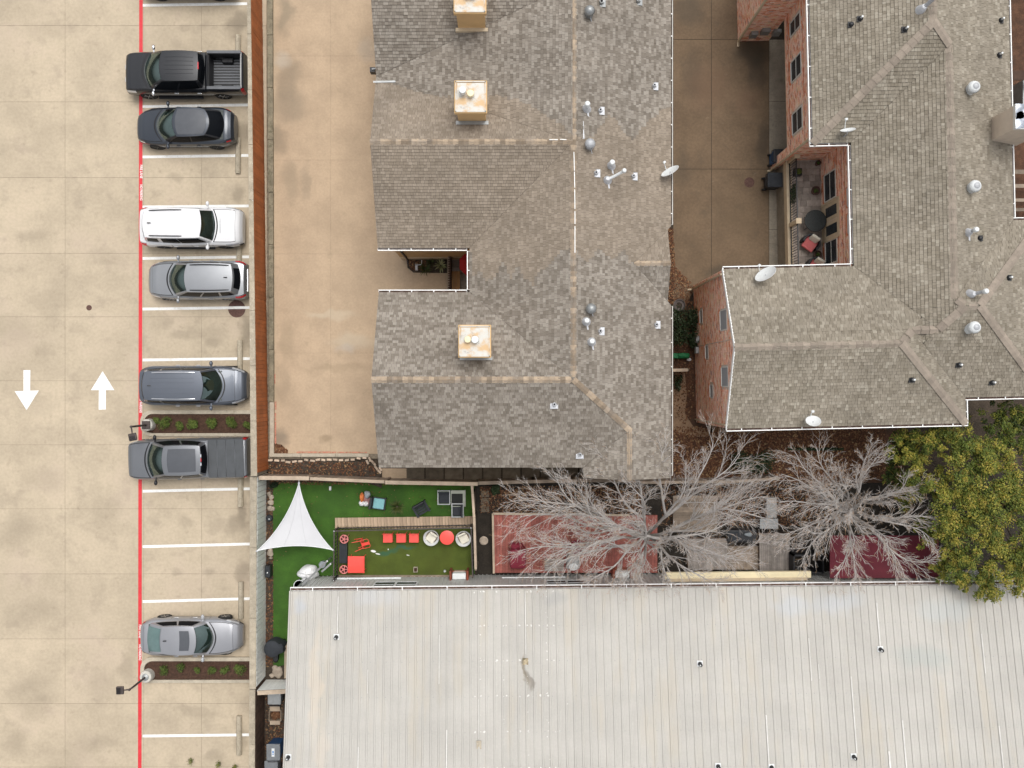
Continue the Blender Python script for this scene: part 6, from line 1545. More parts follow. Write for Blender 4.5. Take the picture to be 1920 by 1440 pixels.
# terrace furniture
p = at(1529, 414, TZ+.7); t = thing('round_patio_table', 'black round mesh table on the terrace', 'table', (p.x,p.y,TZ+.008)); MB().lathe((0,0,0), [(0,.68),(.5,.68),(.52,.7),(.5,.72),(0,.72)], 36).build('tabletop', mat('black_mesh', (.02,.024,.024), .6, var=.5, scale=30), t, smooth=40); leg_set(t, .68, 'black_metal', .4)
def lounge(px, py, rz, label, mt):
    p = at(px, py, TZ+.5); t = thing('wicker_armchair', label, 'armchair', (p.x,p.y,TZ+.008), rz, group='cushioned armchairs on the terrace')
    m = MB(); rows = []
    for k in range(15):
        a = math.pi*(k/14)*1.3 - .47; x, y = .42*math.cos(a), .38*math.sin(a); rows.append([(x,y,.0),(x*1.05,y*1.05,.62),(x*.85,y*.85,.62),(x*.85,y*.85,.0)])
    m.grid(rows, closed=True); m.build('shell', K['black'], t, smooth=50, fix=True)
    m = MB(); m.box(-.3,.3,-.36,.22,.32,.46); m.build('seat_cushion', K[mt], t, bevel=.05)
    m = MB(); m.obox((0,.2,.62), (.44,.14,.44), m=Matrix.Rotation(-.35,3,'X')); m.build('pillow', K['cloth_cream'], t, bevel=.06)
lounge(1521, 455, R(-35), 'armchair with rose seat cushion and pale pillow on terrace', 'cloth_pink'); lounge(1531, 498, R(-30), 'lower armchair partly hidden by the gutter on terrace', 'cloth_pink')
p = at(1497, 322, TZ+.3); t = thing('planter_box', 'black planter box with bright green plant on terrace', 'planter', (p.x,p.y,TZ+.008)); m = MB(); m.box(-.17,.17,-.17,.17,0,.3); m.build('box', K['black'], t); m = MB(); rnd = random.Random(4); leaf_cloud(m, (0,0,.36), (.13,.13,.1), 300, rnd, .04, .1, .6, .4, .9); m.build('plant', K['leaf_shrub'], t)
def pot(px, py, z, r, label, col='iron'):
    p = at(px, py, z+.3); t = thing('plant_pot', label, 'pot', (p.x,p.y,z+.008), group='terrace pots'); MB().lathe((0,0,0), [(r*.7,0),(r,.28),(r*1.08,.3),(r*.9,.3),(r*.8,.22),(0,.2)], 20).build('pot', K[col], t, smooth=40); m = MB(); leaf_cloud(m, (0,0,.26), (r*.6,r*.6,.08), 60, random.Random(px), .04, 0, .5, 0, .5); m.build('plant', K['leaf_shrub'], t)
pot(1530, 357, TZ, .2, 'round brown pot against the terrace wall'); pot(1535, 305, TZ, .12, 'small pot in the terrace corner'); pot(1534, 477, TZ, .18, 'dark pot between the two terrace armchairs')
hedge(1488, 362, 6, 22, .3, 'dark trailing plant along the terrace railing', 38, n=300, nm='railing_plant', z0=TZ)

# notch courtyard of the long house
slab(763, 839, 484, 548, K['alley'], al, .01, .03); slab(839, 905, 478, 548, K['walk'], al, .0, .02)
N_ = thing('small_patio', 'brick paved patio floor in the notch of the long house', 'patio', (0,0,0)); rnd = random.Random(8)
for i in range(4):
    for j in range(6):
        a, b = at(846+i*15, 478+j*12), at(846+i*15+14.5, 478+j*12+11.6); m = MB(); m.box(a.x,b.x,b.y,a.y,.02,.1+rnd.uniform(0,.008)); m.build('paver', K['paver'], N_)
P_ = thing('picket_rail', 'low wooden picket rail across the notch patio', 'fence', (0,0,0)); a, b = at(841, 480, .9), at(840.5, 546, .9)
for z in (.35, .9): m = MB(); m.bar((a.x,a.y,z),(b.x,b.y,z),.1,.05); m.build('rail', K['wood_old'], P_)
n = 15
for k in range(n): e = a.lerp(b, (k+.5)/n); m = MB(); m.box(e.x-.01,e.x+.12,e.y-.035,e.y+.035,.06,.95); m.build('picket', K['fence_dark'], P_)
p = at(855, 526, .45); t = thing('wooden_bench', 'brown wooden bench behind the picket rail', 'bench', (p.x,p.y,.1))
for k in range(5): m = MB(); m.box(-.2+k*.08,-.13+k*.08,-.45,.45,.38,.42); m.build('seat_slat', mat('bench_wood', (.3,.15,.045), .6, var=.15) if k == 0 else bpy.data.materials['bench_wood'], t)
for s in (-.4,.35): m = MB(); m.box(-.18,.18,s,s+.05,0,.38); m.build('leg', K['wood_old'], t)
p = at(884, 494, 1.9); t = thing('red_umbrella', 'red patio umbrella half hidden under the eave gutter', 'umbrella', (p.x,p.y,.1)); m = MB(); rows = [[(0,0,1.95)]*8, [(.62*math.cos(math.pi/8+math.pi*k/4),.62*math.sin(math.pi/8+math.pi*k/4),1.65) for k in range(8)]]; m.grid(rows, closed=True); m.build('canopy', K['umbrella'], t)
MB().tube([(0,0,0),(0,0,1.98)], .025, 8).build('pole', K['wood_old'], t)
sheet_obj('notch_bed', 'dark planting bed against the notch wall', [(763,486),(838,485),(838,512),(775,511),(764,502)], .07, K['mulch_dark'])
strap_plant(826, 497, .42, 22, 'pale spiky yucca in the notch bed', 5, .07, .7, 1, .035); strap_plant(797, 504, .45, 30, 'dark drooping plant in the notch bed', 6, .07, 0, .4, .025)
strap_plant(808, 492, .3, 24, 'small dark plant between the yucca and drooping plant', 7, .07, 0, .35, .02)
litter('bed_stones', 'stones and leaf bits in the notch bed', [(764,488),(800,488),(800,508),(772,506)], 260, 14, z=.075)
p = at(781, 499, .3); t = thing('hose_tap', 'grey hose reel with white bent pipe in the notch bed', 'hose reel', (p.x,p.y,.07)); MB().lathe((0,0,.2), [(.12,-.06),(.12,.06)], 16, axis='X').build('reel', K['lead'], t); m = MB(); m.tube([(.1,.05,.3),(.26,.06,.35),(.28,.28,.4)], .018, 6); m.build('pipe', K['steel_white'], t); m = MB(); m.box(-.06,.06,-.2,.0,0,.3); m.build('stand', K['lead'], t)

# ------------------------------------------------------------------ trees
def branch_path(rnd, p, d, L, n, wob, grav=0.0):
    pts = [p.copy()]; d = d.normalized()
    for i in range(n):
        d = (d + Vector((rnd.uniform(-1,1), rnd.uniform(-1,1), rnd.uniform(-.6,.6)))*wob + Vector((0,0,grav))).normalized(); p = p + d*(L/n); pts.append(p.copy())
    return pts, d
def bare_tree(base_px, fork_z, ends, label, seed, lean=(.1,-.1)):
    rnd = random.Random(seed); b = at(*base_px, 0); t = thing('bare_tree', label, 'tree', (b.x, b.y, 0), group='leafless trees')
    fork = Vector((lean[0], lean[1], fork_z)); m = MB()
    m.tube([(0,0,-.05),(0,0,.15),(lean[0]*.3,lean[1]*.3,fork_z*.5),tuple(fork)], [.28,.18,.15,.12], 12, t=.12)
    tw = MB()
    def twigs(pts, L, r, lvl):
        k = len(pts); cnt = (11, 7, 4)[lvl]
        for i in range(cnt):
            f = (.16, .12, .15)[lvl] + .84*(i + rnd.random()*.9)/cnt; f = min(f, .99); q = f*(k-1); j = min(int(q), k-2); pp = pts[j].lerp(pts[j+1], q-j)
            dd = (pts[j+1]-pts[j]).normalized(); side = dd.cross(Vector((0,0,1))); side = side.normalized() if side.length > .01 else Vector((1,0,0))
            s = (1 if i % 2 else -1) * (1 if rnd.random() < .8 else -1); nd = dd*rnd.uniform(.85,1.2) + side*s*rnd.uniform(.25,.68) + Vector((0,0,rnd.uniform(-.3,.4)))
            LL = L*(.46, .56, .6)[lvl]*rnd.uniform(.4,1.15)*(1.15-.5*f); grow(pp, nd, LL, max(r*(1-.7*f)*.48, .007), lvl+1)
    def grow(p, d, L, r, lvl):
        n = (8, 6, 5, 4)[lvl]; pts = [p.copy()]; d = d.normalized(); bend = Vector((rnd.uniform(-1,1), rnd.uniform(-1,1), rnd.uniform(-.2,.5)))*(.06, .07, .08, .09)[lvl]
        for i in range(n):
            d = (d + bend + Vector((rnd.uniform(-1,1), rnd.uniform(-1,1), rnd.uniform(-.7,.7)))*(.08, .09, .11, .13)[lvl]).normalized(); p = p + d*(L/n); pts.append(p.copy())
        tt = (.4,.55,.7,.78)[lvl] + rnd.uniform(-.22,.12)
        if lvl == 3 and rnd.random() < .3: tt = .97
        (m if lvl < 2 else tw).tube(pts, [r*(1 - .72*i/n) for i in range(n+1)], (7, 5, 4, 3)[lvl], t=tt, cap=False)
        if lvl < 3: twigs(pts, L, r, lvl)
    for grp in ends:
        E = [at(px, py, z) - Vector((b.x, b.y, 0)) for px, py, z in grp]; mean = sum(E, Vector())/len(E)
        sp = fork.lerp(mean, rnd.uniform(.22,.36)) + Vector((rnd.uniform(-.2,.2), rnd.uniform(-.2,.2), .35)); st = fork + Vector((rnd.uniform(-.05,.05), rnd.uniform(-.05,.05), rnd.uniform(-.9,0)))
        mid = st.lerp(sp, .5) + Vector((rnd.uniform(-.12,.12), rnd.uniform(-.12,.12), .18)); r0 = .035 + .008*len(E)
        m.tube([st, mid, sp], [r0*1.3, r0*1.1, r0], 9, t=.25, cap=False)
        for e in E:
            s0 = sp if rnd.random() < .6 else mid.lerp(sp, rnd.uniform(.4,.9)); D = e - s0; side = D.cross(Vector((0,0,1))).normalized(); L = D.length; n = 9; pts = []; bw_ = rnd.uniform(-.17,.17)*L; ph = rnd.uniform(0,6.28)
            for i in range(n+1):
                q = i/n; pts.append(s0 + D*q + side*(bw_*math.sin(math.pi*q) + .035*L*math.sin(7*q+ph)*q) + Vector((0,0,.14*L*math.sin(math.pi*q*.9)*(1-q*.4))))
            r = .03 + .0085*L; m.tube(pts, [r*(1-.8*i/n) for i in range(n+1)], 7, t=.4 + rnd.uniform(-.1,.15), cap=False); twigs(pts, L, r, 0)
    m.build('trunk', K['bark_pale'], t, smooth=60); tw.build('crown', K['bark_pale'], t)
bare_tree((1192,978), 2.5, (((962,945,4.6),(975,975,4.6),(1000,920,4.9)),((1030,880,5.2),(1085,905,5.6),(1060,985,5.0)),((1150,850,5.8),(1195,842,5.8),(1180,900,6.2)),((1250,828,5.8),(1330,828,5.6),(1290,870,6.0),(1385,850,5.5)),((1400,900,5.6),(1440,935,5.2),(1340,940,6.2),(1446,970,5.0)),((1430,1010,5.0),(1415,1062,4.8),(1330,1020,5.8)),((1350,1090,4.8),(1270,1100,4.8),(1250,1060,5.4)),((1215,1108,5.0),(1160,1100,5.0),(1190,1070,5.4)),((1100,1095,4.8),(1015,1085,4.6),(1080,1040,5.2)),((972,1030,4.6),(1000,1005,4.8)),((1200,960,6.6),(1150,985,6.3),(1260,985,6.5),(1230,1025,6.2),(1175,1030,6.2)),((1110,945,6.0),(1290,1040,6.0),(1390,975,5.8))),
          'large bare tree with pale spreading branches beside the long house', 5, (.3,-.35))
bare_tree((1552,935), 2.3, (((1465,885,4.4),(1490,850,4.6),(1458,945,4.4)),((1530,838,4.8),(1570,880,5.4)),((1630,830,5.2),(1655,850,5.2),(1610,880,5.6)),((1700,895,5.2),(1745,915,5.0),(1660,935,6.0)),((1758,965,5.0),(1750,1010,5.0),(1690,980,5.8)),((1745,1055,4.8),(1690,1085,4.6),(1665,1030,5.4)),((1610,1090,4.6),(1560,1080,4.4),(1590,1030,5.2)),((1500,1060,4.4),(1470,1010,4.4),(1520,1000,5.0)),((1560,930,6.2),(1590,960,6.3),(1545,975,6.0),(1610,945,6.2)),((1640,965,6.2),(1620,1000,6.0),(1530,915,5.8))),
          'second bare tree beside the green tree', 8, (.2,-.25))
def green_tree(px, py, hz, lobes, label, seed, n, mt='leaf_tree', size=.05, tl=0.0, th=1.0):
    rnd = random.Random(seed); b = at(px, py, 0); t = thing('evergreen_tree', label, 'tree', (b.x,b.y,0)); m = MB(); f = MB()
    m.tube([(0,0,-.05),(.05,.03,hz*.35),(.02,.0,hz*.75)], [.24,.17,.07], 10)
    for (lx, ly, z, r) in lobes:
        c = at(lx, ly, z) - Vector((b.x,b.y,0)); s = Vector((.04,.02,hz*.35*rnd.uniform(.6,1))); m.tube([s, s.lerp(c, .5)+Vector((0,0,.25)), c], [.07,.04,.015], 6)
        sub = int(16 + r*16)
        for k in range(sub):
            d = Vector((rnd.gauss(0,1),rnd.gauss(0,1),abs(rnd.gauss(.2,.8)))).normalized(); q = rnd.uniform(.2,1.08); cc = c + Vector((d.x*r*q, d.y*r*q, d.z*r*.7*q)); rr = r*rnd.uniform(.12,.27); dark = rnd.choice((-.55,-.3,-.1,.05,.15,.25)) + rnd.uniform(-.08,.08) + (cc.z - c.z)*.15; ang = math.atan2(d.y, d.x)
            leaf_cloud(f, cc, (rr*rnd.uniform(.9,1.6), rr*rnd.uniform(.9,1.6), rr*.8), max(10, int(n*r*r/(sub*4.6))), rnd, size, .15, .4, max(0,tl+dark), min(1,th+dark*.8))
            if rnd.random() < .7:
                e = cc + Vector((d.x, d.y, .3+d.z))*rr*1.8; f.tube([cc, e], [.012,.004], 3, t=.98, cap=False)
    m.build('trunk', K['bark'], t, smooth=60); f.build('crown', K[mt], t)
rnd = random.Random(77)
lob = []
for (lx, ly, z, r) in ((1705,845,4.4,1.0),(1750,815,4.8,1.0),(1800,850,5.2,1.15),(1730,900,4.6,1.0),(1790,920,5.4,1.2),(1850,870,5.4,1.2),(1780,980,5.2,1.1),(1840,960,5.7,1.3),(1900,930,5.6,1.3),(1860,1030,5.3,1.2),(1800,1050,4.8,1.0),(1850,1085,4.6,1.0),(1915,1060,5.0,1.2),(1950,1000,5.4,1.4),(1960,880,5.4,1.3),(1740,1000,3.9,.8),(1690,930,3.2,.7),(1855,1112,4.4,.45),(1800,1090,4.2,.55),(1765,1065,4.1,.6),(1920,1095,4.6,.7)): lob.append((lx, ly, z, r))
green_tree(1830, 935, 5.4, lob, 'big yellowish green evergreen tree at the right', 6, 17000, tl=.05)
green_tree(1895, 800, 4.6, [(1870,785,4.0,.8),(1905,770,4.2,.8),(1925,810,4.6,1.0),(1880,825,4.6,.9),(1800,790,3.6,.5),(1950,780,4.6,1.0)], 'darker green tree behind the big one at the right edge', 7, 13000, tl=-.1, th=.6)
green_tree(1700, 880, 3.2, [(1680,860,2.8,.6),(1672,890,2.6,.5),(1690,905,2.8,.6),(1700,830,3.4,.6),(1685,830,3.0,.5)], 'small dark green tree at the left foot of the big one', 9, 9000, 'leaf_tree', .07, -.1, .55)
# ------------------------------------------------------------------ vehicles
def lerp_tab(tab, x):
    """smooth interpolation through (x, value) pairs"""
    if x <= tab[0][0]: return tab[0][1]
    for (a, va), (b, vb) in zip(tab, tab[1:]):
        if x <= b:
            t = (x-a)/(b-a); t = t*t*(3-2*t)*.5 + t*.5; return va + (vb-va)*t
    return tab[-1][1]
K['tyre'] = K['rubber']
K['rim'] = mat('alloy_rim', (.45,.46,.48), .3, metal=.9, var=.05); K['rim_dark'] = mat('dark_rim', (.05,.05,.055), .4, metal=.6, var=.1)
K['chrome'] = mat('chrome', (.8,.81,.83), .12, metal=1, var=0)
K['trim_blk'] = mat('black_trim', (.012,.012,.014), .45, var=.1, scale=20)
K['glass_dark'] = mat('privacy_glass', (.006,.007,.009), .2, var=0, spec=.04)
K['glass_ws'] = glass_mat('windshield_glass', (.42,.58,.55)); K['glass_rear'] = glass_mat('rear_glass', (.3,.44,.44))
K['roof_glass'] = mat('sunroof_glass', (.075,.08,.09), .1, var=.05, spec=.5)  # grey base colour stands in for reflected sky
K['lamp_clear'] = mat('headlamp_lens', (.55,.57,.6), .1, metal=.4, var=.1, scale=30, coat=1); K['lamp_red'] = mat('tail_lamp_lens', (.45,.012,.02), .12, var=.05, coat=1)
K['cabin'] = mat('cabin_fabric', (.07,.078,.075), .9, var=.2, scale=8); K['cabin_lt'] = mat('cabin_tan', (.16,.15,.14), .9, var=.2, scale=6)
def paint(name, col, metal=.45, rough=.34): return mat(name, col, rough, metal=metal, var=.03, scale=1.5, coat=.7, spec=.4)
def car(label, loc, heading, P, pmat, roofmat=None, group='cars parked in the lot'):
    """heading 0: front towards +x"""
    t = thing(P.get('name', 'parked_car'), label, P.get('cat', 'car'), (loc[0], loc[1], 0), heading, group)
    L, Wd = P['L']/2, P['W']/2; zb = P.get('zb', .24); belt = P['belt']; zr = P['zr']
    fr, rr_ = P.get('round_f', .9), P.get('round_r', .6); kf, kr = P.get('kf', .26), P.get('kr', .18)
    def w(x):
        q = Wd
        if x > L - fr: q *= 1 - kf*((x-(L-fr))/fr)**2.4
        if x < -L + rr_: q *= 1 - kr*((-L+rr_-x)/rr_)**2.6
        return q
    top = lambda x: lerp_tab(P['top'], x/L)
    tuck = lambda x: .10 + (.12 if x > L-.25 else 0) + (.08 if x < -L+.2 else 0)
    crown = P.get('crown', .05)
    def ring(x, q):
        """q 0 bottom centre .. 7 top centre, right half (y>0)"""
        ww, zt = w(x), top(x); sh = zt - P.get('shoulder', .1); e = max(0, (abs(x) - (L-.12))/.12); inn = 1 - .06*e
        pts = [(0, zb+.05*e), (ww*.8, zb+.05*e), (ww*.965, zb+.13), (ww, zb + (sh-zb)*.45), (ww*.985, zb + (sh-zb)*.8), (ww*.945, sh), (ww*P.get('topw', .84), zt - .01), (0, zt + crown)]
        i = min(int(q), 6); f = q - i; (y0, z0), (y1, z1) = pts[i], pts[i+1]
        y, z = y0+(y1-y0)*f, z0+(z1-z0)*f
        if i == 6: z = z0 + (z1-z0)*(1-(1-f)**2)
        return Vector((x, y*inn, z))
    def surf(x, q, side=1, off=0.0):
        p = ring(x, q)
        if off:
            dx = ring(min(x+.02, L), q) - ring(max(x-.02, -L), q); dq = ring(x, min(q+.05, 7)) - ring(x, max(q-.05, 0)); n = dx.cross(dq)
            if n.length > 1e-9:
                n.normalize()
                if n.y < 0 and q < 5.5: n = -n
                if n.z < 0 and q >= 5.5: n = -n
                p = p + n*off
        return Vector((p.x, p.y*side, p.z))
    qs = [0, .5, 1, 1.5, 2, 2.5, 3, 3.5, 4, 4.5, 5, 5.5, 6, 6.25, 6.5, 6.75, 7]
    xs_ = [-L + 2*L*i/44 for i in range(45)]; xs_ = sorted(set(xs_ + [-L+.03, -L+.07, L-.03, L-.07]))
    m = MB(); rows = []
    for x in xs_:
        half = [ring(x, q) for q in qs]; full = half + [Vector((p.x, -p.y, p.z)) for p in half[-2:0:-1]]; rows.append([tuple(p) for p in full])
    m.grid(rows, closed=True); m.face(rows[0]); m.face(rows[-1][::-1])
    body = m.build('body', [pmat, K['trim_blk']], t, fix=True)
    wr = P.get('wr', .36); axf, axr = L - P['of'], -L + P['orr']
    cut = MB()
    for ax in (axf, axr): cut.lathe((ax, 0, wr*.98), [(wr+.06, -Wd-.2), (wr+.06, -Wd+.3)], 32, axis='Y'); cut.lathe((ax, 0, wr*.98), [(wr+.06, Wd-.3), (wr+.06, Wd+.2)], 32, axis='Y')
    if P.get('bed'):
        bx0, bx1, bwid, bz = P['bed']; cut.box(bx0, bx1, -bwid, bwid, bz, 3)
    co = cut.build('cutter', K['trim_blk'], None, fix=True); co.location = t.location; co.rotation_euler = t.rotation_euler
    bo = body.modifiers.new('arch', 'BOOLEAN'); bo.object = co; bo.solver = 'EXACT'; bo.operation = 'DIFFERENCE'
    try: bo.material_mode = 'TRANSFER'
    except Exception: pass
    bpy.context.view_layer.update(); dg = bpy.context.evaluated_depsgraph_get()
    nm = bpy.data.meshes.new_from_object(body.evaluated_get(dg)); body.modifiers.clear(); body.data = nm
    nm.shade_smooth(); nm.set_sharp_from_angle(angle=R(32)); bpy.data.objects.remove(co)
    def patch(name, x0, x1, q0, q1, mt, side=0, off=.008, par=t, nx=8, nq=6, taper=None):
        o = None
        for s in ((1, -1) if side == 0 else (side,)):
            g_ = MB(); rows = []
            for i in range(nx+1):
                x = x0+(x1-x0)*i/nx; a, b = q0, q1
                if taper: a = q0 + taper[0]*i/nx; b = q1 + taper[1]*i/nx
                rows.append([tuple(surf(x, a+(b-a)*j/nq, s, off)) for j in range(nq+1)])
            g_.grid(rows); o = g_.build(name, mt, par, smooth=40, fix=True)
        return o
    def top_patch(name, x0, x1, f, mt, off=.01, par=t, nx=10, crv=0.0, crv0=0.0):
        g_ = MB(); rows = []
        for i in range(nx+1):
            row = []
            for j in range(13):
                a = -1 + 2*j/12; xx = x0+(x1-x0)*i/nx - crv*a*a*(i/nx) - crv0*a*a*(1-i/nx); yy = abs(a)*f; row.append(tuple(surf(max(min(xx, L), -L), 7 - yy, 1 if a >= 0 else -1, off)))
            rows.append(row)
        g_.grid(rows); return g_.build(name, mt, par, smooth=50, fix=True)
    # greenhouse
    wsb, wst, rwt, rwb = P['wsb'], P['wst'], P['rwt'], P['rwb']; wbf = P.get('wb', .9)*Wd; wtf = P.get('wt', .72)*Wd; bf, bt = P.get('bowf', .3), P.get('bowt', .1); brb, brt = P.get('bowrb', .12), P.get('bowrt', .05)
    zbf, zbr = top(wsb)-.03, top(max(rwb, -L+.02))-.05
    def wst_pt(a, s): # windshield
        y = a*((wbf*.93)*(1-s) + wtf*.96*s); x = (wsb - bf*a*a)*(1-s) + (wst - bt*a*a)*s; z = zbf*(1-s) + (zr-.015-.03*a*a)*s + .05*math.sin(math.pi*s)*(1-a*a*.3); return Vector((x, y, z))
    def rw_pt(a, s):
        y = a*((wbf*P.get('wbr', .88))*(1-s) + wtf*P.get('wtr', .93)*s); x = (rwb + brb*a*a)*(1-s) + (rwt + brt*a*a)*s; z = zbr*(1-s) + (zr-.04-.03*a*a)*s + .04*math.sin(math.pi*s); return Vector((x, y, z))
    def side_pt(b, s, sd, off=0): # b 0 rear .. 1 front
        p0 = rw_pt(1, s); p1 = wst_pt(1, s); x = p0.x+(p1.x-p0.x)*b; bul = math.sin(math.pi*min(max(b,0),1))**.7
        y = p0.y+(p1.y-p0.y)*b + bul*((wbf-wbf*.9)*(1-s) + (wtf-wtf*.945)*s); z = p0.z+(p1.z-p0.z)*b
        if s < .001: z = min(z, top(x)-.02)
        y += off*.85; z += off*.5
        return Vector((x, y*sd, z + (.015*bul if s > .9 else 0)))
    def roof_pt(a, c): # c 0 rear .. 1 front
        e = side_pt(c, 1, 1); f0, f1 = rw_pt(a, 1), wst_pt(a, 1); x = f0.x+(f1.x-f0.x)*c; y = a*e.y; bulge = .05*(1-a*a) + P.get('rcrown', .03)*math.sin(math.pi*c)
        z = e.z + bulge*1.0; return Vector((x, y, z))
    def gridobj(name, fn, A, B, mt, par, na=12, nb=8, off=(0,0,0), flip=False):
        g_ = MB(); rows = [[tuple(fn(A[0]+(A[1]-A[0])*i/na, B[0]+(B[1]-B[0])*j/nb) + Vector(off)) for j in range(nb+1)] for i in range(na+1)]; g_.grid(rows); return g_.build(name, mt, par, smooth=50, fix=True)
    rmat = roofmat or pmat
    roof = gridobj('roof', roof_pt, (-1,1), (0,1), rmat, t, 14, 14)
    for s in (1,-1):
        g_ = MB(); g_.grid([[tuple(wst_pt(s*(.9+.1*i/2), j/8)+Vector((0,0,.004))) for j in range(9)] for i in range(3)]); g_.build('front_pillar', pmat if not P.get('blackp') else K['trim_blk'], t, smooth=50)
        g_ = MB(); g_.grid([[tuple(side_pt(i/20, j/6, s)) for j in range(7)] for i in range(21)]); g_.build('side_frame', pmat if not P.get('blackp') else K['trim_blk'], t, smooth=50)
    gridobj('windshield', wst_pt, (-.92,.92), (.02,.98), K['glass_ws'], t, 14, 8)
    g_ = MB(); g_.grid([[tuple(wst_pt(-.93+1.86*i/14, j/2*.07)+Vector((.01,0,.012))) for j in range(3)] for i in range(15)]); g_.build('wiper_cowl', K['trim_blk'], t, smooth=50)
    rwf = P.get('rw', (-.88,.88,.1,.9)); gridobj('rear_panel', rw_pt, (-1,1), (0,1), pmat if not P.get('blackp') else K['trim_blk'], t, 12, 6)
    gridobj('rear_window', rw_pt, (rwf[0],rwf[1]), (rwf[2],rwf[3]), K['glass_dark'] if not P.get('rwglass') else mat('rear_glass_'+str(len(bpy.data.materials)), (.1,.16,.155), .08, var=.1, spec=.6), t, 12, 6, (-.006,0,.012))
    for (b0, b1, s0, s1) in P['sw']:
        for s in (1,-1):
            g_ = MB(); g_.grid([[tuple(side_pt(b0+(b1-b0)*i/8, s0+(s1-s0)*j/4, s, .014)) for j in range(5)] for i in range(9)]); g_.build('side_window', K['glass_dark'], t, smooth=50)
    # cabin
    top_patch('cabin_tray', rwb+.2, wsb-.05, .93, K['cabin'], .012, nx=14, crv=bf*.95)
    zi = belt - .25; m = MB(); m.box(wsb-bf-.5, wsb-.06, -wbf*.85, wbf*.85, zb+.2, belt-.06); m.build('dashboard', K['cabin'], t, bevel=.05)
    m = MB(); m.box(rwb+.2, wsb-.55, -wbf*.86, wbf*.86, zb+.1, zb+.14); m.build('cabin_floor', K['cabin'], t)
    sx = wsb - 1.35 - bf*.3
    for s in (1,-1):
        m = MB(); m.box(sx-.25, sx+.3, s*.38-.25, s*.38+.25, zb+.2, zi+.02); m.obox((sx-.3, s*.38, zi+.12), (.14,.48,.6), m=Matrix.Rotation(-.2,3,'Y')); m.obox((sx-.36, s*.38, zi+.48), (.1,.26,.16)); m.build('seat', K['cabin_lt'], t, bevel=.05)
    m = MB(); m.lathe((wsb-bf-.62, .38*(1), belt-.02), [(.16,-.012),(.185,0),(.16,.012)], 20, axis='X'); m.build('steering_wheel', K['cabin'], t)
    m = MB(); p = wst_pt(0, .86); m.obox((p.x-.08, 0, p.z-.07), (.05,.24,.07)); m.build('inner_mirror', K['trim_blk'], t)
    # outside pieces
    hoodx = wsb - .02; top_patch('hood_gap', hoodx+.03, L-P.get('hoodf', .28)+.012, P.get('hoodw', .95)+.035, K['trim_blk'], .006, crv0=bf*.8); top_patch('hood', hoodx+.1, L-P.get('hoodf', .28), P.get('hoodw', .95), pmat, .012, crv0=bf*.8)
    if P.get('trunk'): top_patch('trunk_lid', rwb-.05, -L+.12, .9, pmat, .012)
    patch('rocker', axr+wr+.12, axf-wr-.12, 1.0, 2.1, K['trim_blk'], off=.006)
    patch('front_grille', L-.16, L-.004, 1.2, 4.2, K['trim_blk'], off=.006)
    hx = P.get('hl', (L-.62, L-.14, 4.3, 5.5)); patch('headlight', *hx, K['lamp_clear'], off=.012, taper=P.get('hlt', (.0,.0)))
    tx = P.get('tl', (-L+.02, -L+.3, 3.6, 5.1)); patch('tail_light', *tx, K['lamp_red'], off=.012)
    for dx in P['doors']: patch('door_gap', dx-.006, dx+.006, 1.6, 5.2, K['trim_blk'], off=.003, nx=1)
    for dx in P['handles']:
        for s in (1,-1): p = surf(dx, 4.05, s, .025); m = MB(); m.obox(tuple(p), (.2,.035,.035)); m.build('door_handle', P.get('hmat', pmat), t, bevel=.012)
    for s in (1,-1):
        p = side_pt(.93, .06, s); mx = P.get('mirx', wsb - bf - .18); g_ = MB(); g_.blob((mx, s*(Wd+.1), belt+.06), (.085,.125,.085), 3, 9, .02); g_.bar((mx, s*(Wd-.12), belt), (mx, s*(Wd+.05), belt+.03), .07, .05); g_.build('side_mirror', P.get('mmat', pmat), t, smooth=60)
    # wheels
    ty = MB(); ty.lathe((0,0,0), [(wr*.62,-.1),(wr*.9,-.115),(wr*.98,-.09),(wr,-.05),(wr,.05),(wr*.98,.09),(wr*.9,.115),(wr*.62,.1)], 28, axis='Y'); tym = ty.mesh('wheel', K['tyre']); tym.shade_smooth(); tym.set_sharp_from_angle(angle=R(40))
    ri = MB(); ri.lathe((0,0,0), [(wr*.63,-.1),(wr*.66,.1),(wr*.62,.095),(wr*.58,.05)], 24, axis='Y')
    for k in range(6):
        a = 2*math.pi*k/6; ri.bar((0,.07,0), (wr*.62*math.cos(a),.085,wr*.62*math.sin(a)), .07, .035)
    ri.lathe((0,.06,0), [(.07,0),(.07,.035),(0,.04)], 14, axis='Y'); rim = ri.mesh('rim', P.get('rim', K['rim'])); rb = MB(); rb.lathe((0,0,0), [(wr*.62,.02),(0,.02)], 20, axis='Y'); rbm = rb.mesh('brake_disc', K['trim_blk'])
    for ax in (axf, axr):
        for s in (1,-1):
            o = link('wheel', tym, t); o.location = (ax, s*(Wd-.13), wr); r_ = link('rim', rim, o); r2 = link('brake_disc', rbm, o)
            if s < 0: o.rotation_euler = (0,0,math.pi)
    # extras
    if P.get('rails'):
        mt, a0, a1 = P['rails']
        for s in (1,-1):
            pts = [roof_pt(s*.88, a0+(a1-a0)*i/8) + Vector((0,0,.05 if 0 < i < 8 else .0)) for i in range(9)]; m = MB(); m.tube(pts, .024, 6); m.build('roof_rail', mt, roof, smooth=60)
    if P.get('sunroof'):
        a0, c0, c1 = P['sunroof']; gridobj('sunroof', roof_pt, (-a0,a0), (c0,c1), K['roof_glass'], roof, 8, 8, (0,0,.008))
    if P.get('antenna'):
        p = roof_pt(P['antenna'][0], P['antenna'][1]); m = MB(); m.obox((p.x,p.y,p.z+.03), (.16,.04,.06), m=Matrix.Rotation(.3,3,'Y')); m.build('antenna_fin', K['trim_blk'], roof)
